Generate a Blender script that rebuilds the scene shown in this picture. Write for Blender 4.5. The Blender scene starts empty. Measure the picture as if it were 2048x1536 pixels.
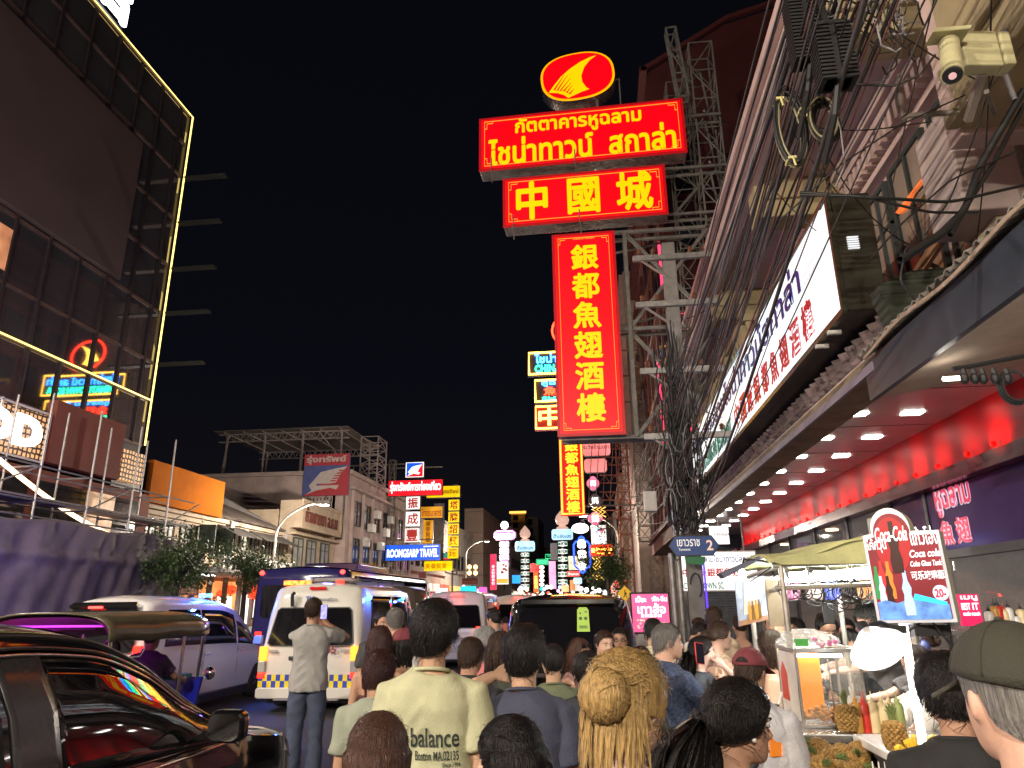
import bpy, math, random
import numpy as np
from mathutils import Vector, Matrix, noise as mnoise

R = math.radians
rnd = random.Random(7)
S = bpy.context.scene
COL = S.collection

# ---------------------------------------------------------------- camera, world, exposure
FPX, CZ = 1420.0, 1.8
PITCH, YAW, ROLL = R(17.15), R(6.56), R(0.6)
_f0 = np.array([-math.sin(YAW), math.cos(YAW), 0.0])
_r0 = np.array([math.cos(YAW), math.sin(YAW), 0.0])
_z = np.array([0, 0, 1.0])
FW = _f0 * math.cos(PITCH) + _z * math.sin(PITCH)
_u0 = _z * math.cos(PITCH) - _f0 * math.sin(PITCH)
RT = _r0 * math.cos(ROLL) - _u0 * math.sin(ROLL)
UP = _u0 * math.cos(ROLL) + _r0 * math.sin(ROLL)
cam = bpy.data.cameras.new('street_camera')
cam.sensor_width = 36.0
cam.lens = 36.0 * FPX / 2048
cam.clip_start, cam.clip_end = 0.05, 2000
camo = bpy.data.objects.new('street_camera', cam)
COL.objects.link(camo)
_m = Matrix.Identity(4)
for _i in range(3):
    _m[_i][0], _m[_i][1], _m[_i][2] = RT[_i], UP[_i], -FW[_i]
camo.matrix_world = Matrix.Translation((0, 0, CZ)) @ _m
S.camera = camo

wd = bpy.data.worlds.new('World')
S.world = wd
wd.use_nodes = True
_nt = wd.node_tree
_bg = _nt.nodes['Background']
_tc = _nt.nodes.new('ShaderNodeTexCoord')
_sp = _nt.nodes.new('ShaderNodeSeparateXYZ')
_cr = _nt.nodes.new('ShaderNodeValToRGB')
_nt.links.new(_tc.outputs['Generated'], _sp.inputs[0])
_nt.links.new(_sp.outputs['Z'], _cr.inputs[0])
_nt.links.new(_cr.outputs[0], _bg.inputs[0])
_e = _cr.color_ramp.elements
_e[0].position, _e[0].color = 0.0, (0.0095, 0.0085, 0.0115, 1)
_e[1].position, _e[1].color = 0.75, (0.0034, 0.0037, 0.006, 1)
_x = _cr.color_ramp.elements.new(0.3)
_x.color = (0.005, 0.0056, 0.0095, 1)
_bg.inputs[1].default_value = 0.6
S.view_settings.view_transform = 'Standard'
S.view_settings.look = 'None'
S.view_settings.gamma = 1
S.view_settings.exposure = 0.0
S.cycles.use_denoising = True
S.cycles.max_bounces = 6
S.cycles.glossy_bounces = 4
S.cycles.transparent_max_bounces = 8
S.cycles.sample_clamp_indirect = 4.0
S.cycles.use_light_tree = True


def ray(x, y):
    return FW + RT * ((x - 1024) / FPX) + UP * ((768 - y) / FPX)


def at(x, y, Y):
    d = ray(x, y)
    return d / d[1] * Y + _z * CZ


def atX(x, y, X):
    d = ray(x, y)
    return d / d[0] * X + _z * CZ


def atZ(x, y, Z):
    d = ray(x, y)
    return d / d[2] * (Z - CZ) + _z * CZ


# ---------------------------------------------------------------- materials
MATS = {}


def mat(name, col, rough=0.6, metal=0.0, var=0.15, vscale=4.0, bump=0.0, bscale=40.0, emit=0.0, ecol=None, evar=0.0,
        coat=0.0, alpha=1.0, trans=0.0, stretch=(1, 1, 1), spec=0.5, rvar=0.1):
    if name in MATS:
        return MATS[name]
    m = bpy.data.materials.new(name)
    m.use_nodes = True
    nt = m.node_tree
    b = nt.nodes['Principled BSDF']
    L = nt.links
    b.inputs['Roughness'].default_value = rough
    b.inputs['Metallic'].default_value = metal
    b.inputs['Specular IOR Level'].default_value = spec
    if coat:
        b.inputs['Coat Weight'].default_value = coat
        b.inputs['Coat Roughness'].default_value = 0.03
    if trans:
        b.inputs['Transmission Weight'].default_value = trans
    if alpha < 1:
        b.inputs['Alpha'].default_value = alpha
    tc = nt.nodes.new('ShaderNodeTexCoord')
    mp = nt.nodes.new('ShaderNodeMapping')
    mp.inputs['Scale'].default_value = stretch
    L.new(tc.outputs['Object'], mp.inputs[0])
    c = tuple(col) + (1,)
    if var > 0:
        n = nt.nodes.new('ShaderNodeTexNoise')
        n.inputs['Scale'].default_value = vscale
        n.inputs['Detail'].default_value = 6
        n.inputs['Roughness'].default_value = 0.65
        L.new(mp.outputs[0], n.inputs[0])
        r = nt.nodes.new('ShaderNodeValToRGB')
        r.color_ramp.elements[0].position = 0.3
        r.color_ramp.elements[1].position = 0.7
        r.color_ramp.elements[0].color = tuple(max(0, v * (1 - var)) for v in col) + (1,)
        r.color_ramp.elements[1].color = tuple(min(1, v * (1 + var)) for v in col) + (1,)
        L.new(n.outputs['Fac'], r.inputs[0])
        L.new(r.outputs[0], b.inputs['Base Color'])
        if rvar:
            mr = nt.nodes.new('ShaderNodeMapRange')
            mr.inputs['To Min'].default_value = max(0.02, rough - rvar)
            mr.inputs['To Max'].default_value = min(1, rough + rvar)
            L.new(n.outputs['Fac'], mr.inputs[0])
            L.new(mr.outputs[0], b.inputs['Roughness'])
    else:
        b.inputs['Base Color'].default_value = c
    if bump > 0:
        n2 = nt.nodes.new('ShaderNodeTexNoise')
        n2.inputs['Scale'].default_value = bscale
        n2.inputs['Detail'].default_value = 4
        L.new(mp.outputs[0], n2.inputs[0])
        bp = nt.nodes.new('ShaderNodeBump')
        bp.inputs['Strength'].default_value = bump
        bp.inputs['Distance'].default_value = 0.02
        L.new(n2.outputs['Fac'], bp.inputs['Height'])
        L.new(bp.outputs[0], b.inputs['Normal'])
    if emit > 0:
        ec = ecol or col
        b.inputs['Emission Color'].default_value = tuple(ec) + (1,)
        b.inputs['Emission Strength'].default_value = emit
        if evar > 0:      # uneven tubes behind a backlit panel
            n3 = nt.nodes.new('ShaderNodeTexNoise')
            n3.inputs['Scale'].default_value = vscale
            n3.inputs['Detail'].default_value = 1
            L.new(mp.outputs[0], n3.inputs[0])
            m3 = nt.nodes.new('ShaderNodeMapRange')
            m3.inputs['From Min'].default_value = 0.3
            m3.inputs['From Max'].default_value = 0.7
            m3.inputs['To Min'].default_value = emit * (1 - evar)
            m3.inputs['To Max'].default_value = emit * (1 + evar)
            L.new(n3.outputs['Fac'], m3.inputs[0])
            L.new(m3.outputs[0], b.inputs['Emission Strength'])
    MATS[name] = m
    return m


def glow(name, col, s, evar=0.0, vscale=1.0):
    """a lit sign face, tube or lamp"""
    return mat(name, tuple(min(.8, c * .6) for c in col), 0.4, emit=s, ecol=col, var=0, evar=evar, vscale=vscale)


def node_bands(m, axis, freq, lo, hi, kind='SIN', bumpd=0.02):
    """adds a wave bump (corrugation, tiles, slats) to a material"""
    nt = m.node_tree
    b = nt.nodes['Principled BSDF']
    tc = nt.nodes.new('ShaderNodeTexCoord')
    w = nt.nodes.new('ShaderNodeTexWave')
    w.bands_direction = axis
    w.wave_profile = kind
    w.inputs['Scale'].default_value = freq
    w.inputs['Distortion'].default_value = 0.3
    nt.links.new(tc.outputs['Object'], w.inputs[0])
    bp = nt.nodes.new('ShaderNodeBump')
    bp.inputs['Strength'].default_value = hi
    bp.inputs['Distance'].default_value = bumpd
    nt.links.new(w.outputs['Fac'], bp.inputs['Height'])
    nt.links.new(bp.outputs[0], b.inputs['Normal'])
    return m


# ---------------------------------------------------------------- mesh helpers
def wm(o):
    return (wm(o.parent) @ o.matrix_parent_inverse @ o.matrix_basis) if o.parent else o.matrix_basis.copy()


def link(name, me, mats=(), parent=None, world=False):
    o = bpy.data.objects.new(name, me)
    COL.objects.link(o)
    if me is not None:
        for m in (mats if isinstance(mats, (list, tuple)) else [mats]):
            me.materials.append(m)
    if parent is not None:
        o.parent = parent
        if world:
            o.matrix_parent_inverse = wm(parent).inverted()
    return o


def tag(o, label=None, cat=None, group=None, kind=None):
    if label: o['label'] = label
    if cat: o['category'] = cat
    if group: o['group'] = group
    if kind: o['kind'] = kind
    return o


def thing(name, label, cat, loc=(0, 0, 0), rz=0.0, group=None):
    o = bpy.data.objects.new(name, None)
    o.empty_display_size = 0.2
    COL.objects.link(o)
    o.location = [float(v) for v in loc]
    o.rotation_euler = (0, 0, rz)
    return tag(o, label, cat, group)


def dup(o, loc=None, rz=None, label=None, parent=None):
    c = o.copy()
    COL.objects.link(c)
    if parent is not None:
        c.parent = parent
    if loc is not None: c.location = [float(v) for v in loc]
    if rz is not None: c.rotation_euler = (0, 0, rz)
    if label: c['label'] = label
    for ch in list(o.children):
        dup(ch, parent=c)
    return c


def unit(v):
    v = np.array(v, float)
    return v / max(1e-9, np.linalg.norm(v))


def frame(d):
    d = unit(d)
    a = np.array([0, 0, 1.0]) if abs(d[2]) < 0.9 else np.array([1.0, 0, 0])
    s = unit(np.cross(d, a))
    return d, s, np.cross(s, d)


class MB:
    def __init__(s):
        s.v, s.f, s.m = [], [], []

    def add(s, vs, fs, m=0):
        n = len(s.v)
        s.v.extend([tuple(map(float, p)) for p in vs])
        s.f.extend([tuple(i + n for i in f) for f in fs])
        s.m.extend([m] * len(fs))
        return s

    def box(s, x0, x1, y0, y1, z0, z1, m=0):
        vs = [(x, y, z) for z in (z0, z1) for y in (y0, y1) for x in (x0, x1)]
        return s.add(vs, [(0, 2, 3, 1), (4, 5, 7, 6), (0, 1, 5, 4), (2, 6, 7, 3), (0, 4, 6, 2), (1, 3, 7, 5)], m)

    def cbox(s, c, sz, rz=0.0, m=0):
        x, y, z = [v / 2 for v in sz]
        ca, sa = math.cos(rz), math.sin(rz)
        vs = [(c[0] + a * x * ca - b * y * sa, c[1] + a * x * sa + b * y * ca, c[2] + k * z) for k in (-1, 1) for b in (-1, 1) for a in (-1, 1)]
        return s.add(vs, [(0, 2, 3, 1), (4, 5, 7, 6), (0, 1, 5, 4), (2, 6, 7, 3), (0, 4, 6, 2), (1, 3, 7, 5)], m)

    def bar(s, p, q, w, h=None, m=0):
        h = h or w
        p, q = np.array(p, float), np.array(q, float)
        d, a, b = frame(q - p)
        vs = [e + a * i * w / 2 + b * j * h / 2 for e in (p, q) for i, j in ((-1, -1), (1, -1), (1, 1), (-1, 1))]
        return s.add(vs, [(3, 2, 1, 0), (4, 5, 6, 7), (0, 1, 5, 4), (1, 2, 6, 5), (2, 3, 7, 6), (3, 0, 4, 7)], m)

    def tube(s, pts, r, n=8, m=0, cap=True, flat=None):
        pts = np.array(pts, float)
        k = len(pts)
        rr = [r] * k if np.isscalar(r) else list(r)
        t = np.gradient(pts, axis=0)
        _, a, b = frame(t[0])
        vs = []
        for i in range(k):
            d = unit(t[i])
            a = unit(a - d * np.dot(a, d))
            b = np.cross(d, a)
            f2 = flat if flat else 1.0
            for j in range(n):
                th = 2 * math.pi * j / n
                vs.append(pts[i] + rr[i] * (a * math.cos(th) + b * math.sin(th) * f2))
        fs = [(i * n + j, i * n + (j + 1) % n, (i + 1) * n + (j + 1) % n, (i + 1) * n + j) for i in range(k - 1) for j in range(n)]
        if cap:
            fs += [tuple(range(n))[::-1], tuple((k - 1) * n + j for j in range(n))]
        return s.add(vs, fs, m)

    def prism(s, pts, o, ux, uy, depth, m=0, side=None):
        """2-D outline extruded along ux x uy by depth; front cap at +depth"""
        o, ux, uy = np.array(o, float), np.array(ux, float), np.array(uy, float)
        nn = unit(np.cross(ux, uy))
        n = len(pts)
        vs = [o + ux * x + uy * y for x, y in pts] + [o + ux * x + uy * y + nn * depth for x, y in pts]
        s.add(vs, [tuple(range(n))[::-1], tuple(range(n, 2 * n))], m)
        k = len(s.v) - 2 * n
        fs = [(k + i, k + (i + 1) % n, k + n + (i + 1) % n, k + n + i) for i in range(n)]
        s.f.extend(fs)
        s.m.extend([m if side is None else side] * n)
        return s

    def lathe(s, prof, c=(0, 0, 0), n=16, m=0, ax=None):
        c = np.array(c, float)
        d, a, b = frame(ax if ax is not None else (0, 0, 1))
        vs = [c + d * z + (a * math.cos(2 * math.pi * j / n) + b * math.sin(2 * math.pi * j / n)) * r for r, z in prof for j in range(n)]
        k = len(prof)
        fs = [(i * n + j, (i + 1) * n + j, (i + 1) * n + (j + 1) % n, i * n + (j + 1) % n) for i in range(k - 1) for j in range(n)]
        fs += [tuple(range(n)), tuple((k - 1) * n + j for j in range(n))[::-1]]
        return s.add(vs, fs, m)

    def ell(s, c, r, nu=16, nv=10, m=0, rot=None):
        c = np.array(c, float)
        vs = []
        for i in range(nv + 1):
            ph = math.pi * (0.02 + 0.96 * i / nv) - math.pi / 2
            for j in range(nu):
                th = 2 * math.pi * j / nu
                p = np.array([r[0] * math.cos(ph) * math.cos(th), r[1] * math.cos(ph) * math.sin(th), r[2] * math.sin(ph)])
                vs.append(c + (rot @ p if rot is not None else p))
        fs = [(i * nu + j, i * nu + (j + 1) % nu, (i + 1) * nu + (j + 1) % nu, (i + 1) * nu + j) for i in range(nv) for j in range(nu)]
        fs += [tuple(range(nu))[::-1], tuple(nv * nu + j for j in range(nu))]
        return s.add(vs, fs, m)

    def grid(s, fn, nu, nv, m=0, closed_u=False):
        vs = [fn(i / (nu if closed_u else nu - 1), j / (nv - 1)) for j in range(nv) for i in range(nu)]
        fs = []
        for j in range(nv - 1):
            for i in range(nu if closed_u else nu - 1):
                i2 = (i + 1) % nu
                fs.append((j * nu + i, j * nu + i2, (j + 1) * nu + i2, (j + 1) * nu + i))
        return s.add(vs, fs, m)

    def loft(s, rings, m=0, cap=True):
        n = len(rings[0])
        vs = [p for r in rings for p in r]
        k = len(rings)
        fs = [(i * n + j, i * n + (j + 1) % n, (i + 1) * n + (j + 1) % n, (i + 1) * n + j) for i in range(k - 1) for j in range(n)]
        if cap:
            fs += [tuple(range(n))[::-1], tuple((k - 1) * n + j for j in range(n))]
        return s.add(vs, fs, m)

    def mesh(s, name):
        me = bpy.data.meshes.new(name)
        me.from_pydata(s.v, [], s.f)
        if any(s.m):
            me.polygons.foreach_set('material_index', s.m)
        return me

    def build(s, name, mats, parent=None, world=False, smooth=None, bevel=0.0, bseg=2, sub=0, thick=0.0):
        me = s.mesh(name)
        o = link(name, me, mats, parent, world)
        if smooth is not None:
            me.polygons.foreach_set('use_smooth', [True] * len(me.polygons))
            if smooth > 0:
                me.set_sharp_from_angle(angle=R(smooth))
        if thick:
            sm = o.modifiers.new('thick', 'SOLIDIFY')
            sm.thickness = thick
        if bevel:
            bm = o.modifiers.new('bevel', 'BEVEL')
            bm.width, bm.segments, bm.limit_method = bevel, bseg, 'ANGLE'
        if sub:
            sb = o.modifiers.new('sub', 'SUBSURF')
            sb.levels = sb.render_levels = sub
        return o


def rrect(x0, y0, x1, y1, r, n=5):
    out = []
    for cx, cy, a0 in ((x1 - r, y1 - r, 0), (x0 + r, y1 - r, 90), (x0 + r, y0 + r, 180), (x1 - r, y0 + r, 270)):
        for i in range(n + 1):
            a = R(a0 + 90 * i / n)
            out.append((cx + r * math.cos(a), cy + r * math.sin(a)))
    return out


DG = None


def text_mesh(body, bold=0.02, depth=0.02, res=3, shear=0.0):
    """letters from Blender's own built-in font, as a mesh in the unit box; bold strokes are shifted copies"""
    rad, bold = (bold, 0.0) if bold >= .028 else (0, bold)
    c = bpy.data.curves.new('lettering', 'FONT')
    c.body, c.size, c.extrude, c.offset, c.resolution_u, c.shear = body, 1, 0.01, bold, res, shear
    o = bpy.data.objects.new('lettering', c)
    COL.objects.link(o)
    dg = bpy.context.evaluated_depsgraph_get()
    me = bpy.data.meshes.new_from_object(o.evaluated_get(dg))
    bpy.data.objects.remove(o)
    bpy.data.curves.remove(c)
    n = len(me.vertices)
    co = np.empty(n * 3)
    me.vertices.foreach_get('co', co)
    co = co.reshape(-1, 3)
    if rad:
        fs = [tuple(p.vertices) for p in me.polygons]
        cs, F = [], []
        for i in range(9):
            a = i * math.pi / 4
            sh = np.array([rad * math.cos(a), rad * math.sin(a), i * .0012]) if i < 8 else np.array([0, 0, .0096])
            cs.append(co + sh)
            F += [tuple(v + i * n for v in f) for f in fs]
        co = np.concatenate(cs)
        bpy.data.meshes.remove(me)
        me = bpy.data.meshes.new('lettering')
        me.from_pydata(co.tolist(), [], F)
    lo, hi = co.min(0), co.max(0)
    asp = (hi[0] - lo[0]) / (hi[1] - lo[1])
    co = (co - lo) / np.maximum(hi - lo, 1e-6)
    return me, co, asp


def text(name, body, mats, parent, o, ux, uy, w, h, bold=0.02, depth=0.02, keep=False, world=True, shear=0.0, bend=None):
    """lettering filling a w x h box whose lower left corner is o, along unit vectors ux, uy"""
    me, co, asp = text_mesh(body, bold, shear=shear)
    o, ux, uy = np.array(o, float), unit(ux), unit(uy)
    nn = np.cross(ux, uy)
    if keep:
        w2 = min(w, h * asp)
        h2 = w2 / asp
        o = o + ux * (w - w2) / 2 + uy * (h - h2) / 2
        w, h = w2, h2
    P = o + np.outer(co[:, 0] * w, ux) + np.outer(co[:, 1] * h, uy) + np.outer(co[:, 2] * depth, nn)
    if bend is not None:
        P = np.array([bend(p) for p in P])
    me.vertices.foreach_set('co', P.ravel())
    me.materials.clear()
    me.update()
    ob = link(name, me, mats, parent, world)
    return ob


X3, Y3, Z3 = np.array([1.0, 0, 0]), np.array([0, 1.0, 0]), np.array([0, 0, 1.0])

# ================================================================ SETTING
ASPH = mat('asphalt', (0.045, 0.045, 0.05), 0.62, var=0.35, vscale=1.3, bump=0.5, bscale=160, rvar=0.22)
PAVE = mat('paving_concrete', (0.2, 0.19, 0.18), 0.75, var=0.25, vscale=2, bump=0.3, bscale=60)
KERB = mat('kerb_concrete', (0.28, 0.27, 0.25), 0.7, var=0.25)
GRND = mat('far_ground', (0.05, 0.05, 0.05), 0.9)
o = MB().box(-400, 400, -80, 900, -0.4, -0.02).build('ground', GRND); tag(o, kind='structure')
o = MB().grid(lambda u, v: (-12.5 + 13.5 * u, -40 + 440 * v, 0.0), 8, 120).build('road', ASPH); tag(o, kind='structure')
o = MB().box(1.2, 9, -40, 400, -0.3, 0.12).build('pavement', PAVE, bevel=0.01); tag(o, kind='structure')
o = MB().box(-22, -12.7, -40, 400, -0.3, 0.12).build('pavement', PAVE, bevel=0.01); tag(o, kind='structure')
k = MB()
for x0, x1 in ((1.0, 1.2), (-12.7, -12.5)):
    for i in range(110):
        k.box(x0, x1, -40 + i * 4, -40 + i * 4 + 3.98, -0.3, 0.125)
o = k.build('kerb', KERB, bevel=0.02); tag(o, kind='structure')
LINE = mat('road_paint', (0.62, 0.6, 0.52), 0.7, var=0.3, vscale=6)
k = MB()
for x in (-9.3, -5.9, -2.4):
    for i in range(40):
        y = -20 + i * 9
        k.grid(lambda u, v: (x + 0.12 * u, y + 3 * v, 0.004), 2, 2)
o = k.build('road_markings', LINE); tag(o, kind='structure')

# ---------------------------------------------------------------- shared building materials
STEEL = mat('galvanised_steel', (0.3, 0.29, 0.28), 0.5, 0.6, var=0.3, vscale=8)
RUST = mat('weathered_steel_frame', (0.2, 0.17, 0.15), 0.65, 0.3, var=0.35, vscale=5)
DARK = mat('dark_metal', (0.03, 0.03, 0.033), 0.45, 0.3, var=0.2)
BLACK = mat('black_rubber', (0.012, 0.012, 0.013), 0.55, var=0.2)
CREAM = mat('cream_plaster', (0.42, 0.33, 0.24), 0.8, var=0.22, vscale=1.6, bump=0.25, bscale=30)
PINKP = mat('pinkish_plaster', (0.44, 0.34, 0.31), 0.8, var=0.25, vscale=0.9, bump=0.3, bscale=20)
GREYP = mat('grey_plaster', (0.3, 0.27, 0.26), 0.8, var=0.3, vscale=0.8, bump=0.25, bscale=20)
GREENF = mat('green_window_frame', (0.03, 0.05, 0.04), 0.5, var=0.2)
PANE = mat('pale_window_pane', (0.3, 0.28, 0.24), 0.25, var=0.3, vscale=1.5)
DPANE = mat('dark_window_pane', (0.02, 0.022, 0.026), 0.08, var=0.3, vscale=0.7)
WHITEM = mat('white_metal', (0.62, 0.6, 0.56), 0.45, var=0.12)
TILE = node_bands(mat('roof_tiles', (0.13, 0.105, 0.09), 0.85, var=0.5, vscale=3.0), 'X', 2.2, 0, 0.9)
CHROME = mat('chrome', (0.75, 0.75, 0.76), 0.12, 1.0, var=0.05)

# ---------------------------------------------------------------- glass office building
GLASS = mat('dark_curtain_glass', (0.24, 0.225, 0.245), 0.025, 0.85, var=0.25, vscale=0.35, rvar=0.015)
MULL = mat('dark_mullion', (0.04, 0.03, 0.034), 0.4, 0.5, var=0.2)
SPAN = mat('reddish_transom', (0.11, 0.07, 0.065), 0.45, 0.4, var=0.2)
BROWNP = mat('unlit_dark_screen', (0.062, 0.042, 0.044), 0.55, var=0.12, vscale=0.5)
LEDY = glow('yellow_led', (1.0, 0.76, 0.2), 2.6)
t = thing('glass_building', 'tall dark glass building edged with yellow light strips', 'building', (-20, 8, 0))
XG = -16.0
b = MB().box(-34, XG - 0.06, -12, 23.15, 4.0, 21.15).box(-34, XG - 0.5, -12, 23.0, 0, 4.0)
b.build('wall', DARK, t, True)
# individually tilted panes (each float-glass sheet sits slightly out of true)
b = MB()
zs = [7.3, 8.98, 10.4, 12.4, 14.4, 16.4, 18.35, 19.8, 21.2]
y0 = -12.0
ys = [y0 + i * 1.28 for i in range(28)]
ys = [y for y in ys if y < 22.8] + [23.15]
for i in range(len(ys) - 1):
    for j in range(len(zs) - 1):
        a, c = rnd.uniform(-.004, .004), rnd.uniform(-.004, .004)
        b.add([(XG + a, ys[i], zs[j]), (XG + c, ys[i + 1], zs[j]), (XG - a, ys[i + 1], zs[j + 1]), (XG - c, ys[i], zs[j + 1])], [(0, 1, 2, 3)])
b.build('curtain_glass', GLASS, t, True)
b = MB()
for y in ys[:-1]:
    b.box(XG, XG + 0.07, y - 0.045, y + 0.045, 7.3, 21.15)
b.build('mullion', MULL, t, True)
b = MB()
for z in zs:
    b.box(XG + 0.001, XG + 0.05, -12, 23.1, z - 0.05, z + 0.05)
b.build('transom', SPAN, t, True)
b = MB().box(-34, XG, 22.99, 23.18, 7.3, 21.15)
b.build('end_wall', MULL, t, True)
b = MB().box(XG + .05, XG + 0.22, -12, 20.44, 12.5, 17.95)
b.build('billboard_panel', BROWNP, t, True, bevel=0.02)
MB().tube([(XG + .1, -12, 21.22), (XG + .1, 23.22, 21.22)], 0.022, 6).build('light_strip', LEDY, t, True)
MB().tube([(XG + .1, 23.22, 21.24), (XG + .1, 23.2, 7.32)], 0.03, 6).build('light_strip', LEDY, t, True)
MB().tube([(XG + .12, -12, 8.98), (XG + .12, 23.1, 8.98)], 0.026, 6).build('light_strip', LEDY, t, True)
FIN = mat('grey_fin', (0.02, 0.02, 0.018), 0.5, 0.2, var=0.15)
for z in (18.35, 16.3, 14.3, 12.45, 10.4):
    MB().box(XG, -14.15, 23.19, 23.45, z - 0.04, z + 0.04).build('sun_fin', FIN, t, True)
# a lit room and a warm ceiling spot behind the glass at the left end
WARMW = glow('warm_room', (1.0, 0.42, 0.2), 0.35, 0.7, 2.0)
MB().box(XG + .01, XG + 0.02, 14.6, 16.2, 10.75, 12.0).build('lit_window', WARMW, t, True)
t = thing('rooftop_sign', 'white glowing character sign standing on the roof edge of the glass building', 'sign', (XG, 16, 21.3))
WHITEB = glow('white_blue_letter', (0.86, 0.9, 1.0), 5.0)
b = MB()
for y in (12.2, 14.6, 16.2, 18.9):
    b.bar((XG - .25, y, 21.1), (XG - .25, y, 24.2), 0.08)
b.bar((XG - .25, 11, 21.7), (XG - .25, 19, 21.7), 0.06).bar((XG - .25, 11, 23.6), (XG - .25, 19, 23.6), 0.06)
b.build('frame', DARK, t, True)
for i, ch in enumerate('酒店'):
    text('letter', ch, [WHITEB], t, (XG - .05, 14.2 + i * 2.75, 21.55), Y3, Z3, 2.0, 2.35, 0.045, 0.15)

# ---------------------------------------------------------------- podium of the glass building: shop front under renovation
PAN = mat('brown_panel', (0.2, 0.065, 0.045), 0.7, spec=.1, var=0.12, vscale=1)


def lattice_mat():
    m = mat('backlit_lattice', (0.03, 0.02, 0.015), 0.6, emit=0.01, ecol=(1.0, 0.5, 0.22), var=0)
    nt = m.node_tree
    bs = nt.nodes['Principled BSDF']
    tc = nt.nodes.new('ShaderNodeTexCoord')
    vo = nt.nodes.new('ShaderNodeTexVoronoi')
    vo.feature = 'DISTANCE_TO_EDGE'
    vo.inputs['Scale'].default_value = 6.5
    vo.inputs['Randomness'].default_value = 0.25
    nt.links.new(tc.outputs['Object'], vo.inputs[0])
    r = nt.nodes.new('ShaderNodeMapRange')
    r.inputs['From Min'].default_value = 0.12
    r.inputs['From Max'].default_value = 0.24
    r.inputs['To Max'].default_value = 1.1
    nt.links.new(vo.outputs['Distance'], r.inputs[0])
    nt.links.new(r.outputs[0], bs.inputs['Emission Strength'])
    return m


LATT = lattice_mat()
t = thing('brown_panel_board', 'large plain brown panel mounted over the scaffolded shop front', 'panel', (-15, 19.3, 5.6))
MB().box(-15.3, -15.0, 17.76, 20.8, 5.66, 7.45).build('board', PAN, t, True, bevel=0.015)
MB().box(-16.0, -15.3, 17.9, 18.1, 6.0, 7.2).box(-16.0, -15.3, 20.4, 20.6, 6.0, 7.2).build('bracket', DARK, t, True)
t = thing('perforated_screen', 'small backlit perforated panel between brown board and orange hoarding', 'panel', (-15, 21.4, 5.7))
MB().box(-15.25, -15.03, 20.84, 22.02, 5.7, 6.7).build('screen', LATT, t, True)
MB().box(-16.0, -15.26, 20.84, 22.3, 5.5, 6.75).build('case', DARK, t, True)
t = thing('shop_sign', 'perforated shop fascia with round white glowing letters beside the brown panel', 'sign', (-15, 14, 5.6))
MB().box(-15.25, -15.03, 6, 17.55, 5.65, 6.9).build('screen', LATT, t, True)
b = MB()
for z in (5.6, 6.95):
    b.bar((-15.0, 6, z), (-15.0, 17.6, z), 0.05)
for y in (15.9, 17.58):
    b.bar((-15.0, y, 5.55), (-15.0, y, 7.0), 0.05)
b.build('frame', WHITEM, t, True)
WLET = glow('white_letter', (1.0, 0.93, 0.95), 3.0)
text('lettering', 'OD', [WLET], t, (-14.97, 15.15, 5.86), Y3, Z3, 2.15, 0.86, 0.06, 0.1)
t = thing('light_curve', 'sagging warm white light tube hung on the scaffold above the hoarding', 'light', (-14.5, 18, 3.8))
WTUBE = glow('warm_tube', (1.0, 0.66, 0.42), 3.2)
cv = [(-14.5, 8 + i * 0.7, 3.8 + 1.62 * max(0, (20.9 - 8 - i * 0.7) / 5.3) ** 1.5 * (0.93 if 8 + i * .7 > 15 else 0.93)) for i in range(19)]
cv = [p for p in cv if p[2] < 8.5] + [(-14.5, 20.95, 3.8)]
MB().tube(cv, 0.06, 6).build('tube', WTUBE, t, True)
t = thing('scaffold', 'tall steel pipe scaffold in front of the shop front under renovation', 'scaffold', (-14.4, 16, 0.1))
b = MB()
for y in np.arange(5, 23.4, 1.85):
    for x in (-14.75, -13.75):
        b.tube([(x, y, 0.1), (x, y, 7.1 if y > 16 else 6.6)], 0.03, 6)
    for z in (2.1, 4.3, 5.2):
        b.tube([(-14.75, y, z), (-13.75, y, z)], 0.025, 6)
for z in (2.1, 3.95, 4.35, 5.2):
    for x in (-14.75, -13.75):
        b.tube([(x, 5, z), (x, 23.2, z)], 0.025, 6)
for y in (14.25, 17.95, 21.65):
    b.tube([(-13.75, y, 4.3), (-13.75, y + 1.85, 5.2)], 0.022, 6)
b.build('pipe', STEEL, t, True)
b = MB()
for y in np.arange(6, 23, 2.0):
    b.cbox((-14.2, y, 4.42), (0.9, 1.9, 0.05))
b.build('plank', RUST, t, True)
# netting: one draped sheet on the scaffold
NET = mat('dust_netting', (0.15, 0.12, 0.115), 0.85, var=0.35, vscale=1.2, bump=0.35, bscale=18)


def net(u, v):
    y = 4.5 + 18.2 * u
    top = 3.82 + 0.12 * abs(math.sin((y - 0.4) * 0.85)) ** 1.6 * (0.4 + 0.6 * (y < 21))
    z = 0.12 + (top - 0.12) * v
    q = abs(((y / 1.85 + .2) % 1) - .5) * 2
    s = .09 * q ** 2 + .035 * math.sin(y * 5 + 2.2 * z) * (1 - q) + .025 * math.sin(y * 9 - 3.5 * z + 2 * math.sin(y)) + .05 * math.sin(y * 2.1 + 1.6 * z) * (1 - v)
    s += 0.10 * math.exp(-((z - 3.05) / 0.09) ** 2)
    return (-13.62 + s, y, z)


o = MB().grid(net, 170, 40).build('dust_netting', NET, smooth=0, thick=0.012)
tag(o, 'brown and violet lit dust netting draped along the construction hoarding', 'netting')
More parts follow.
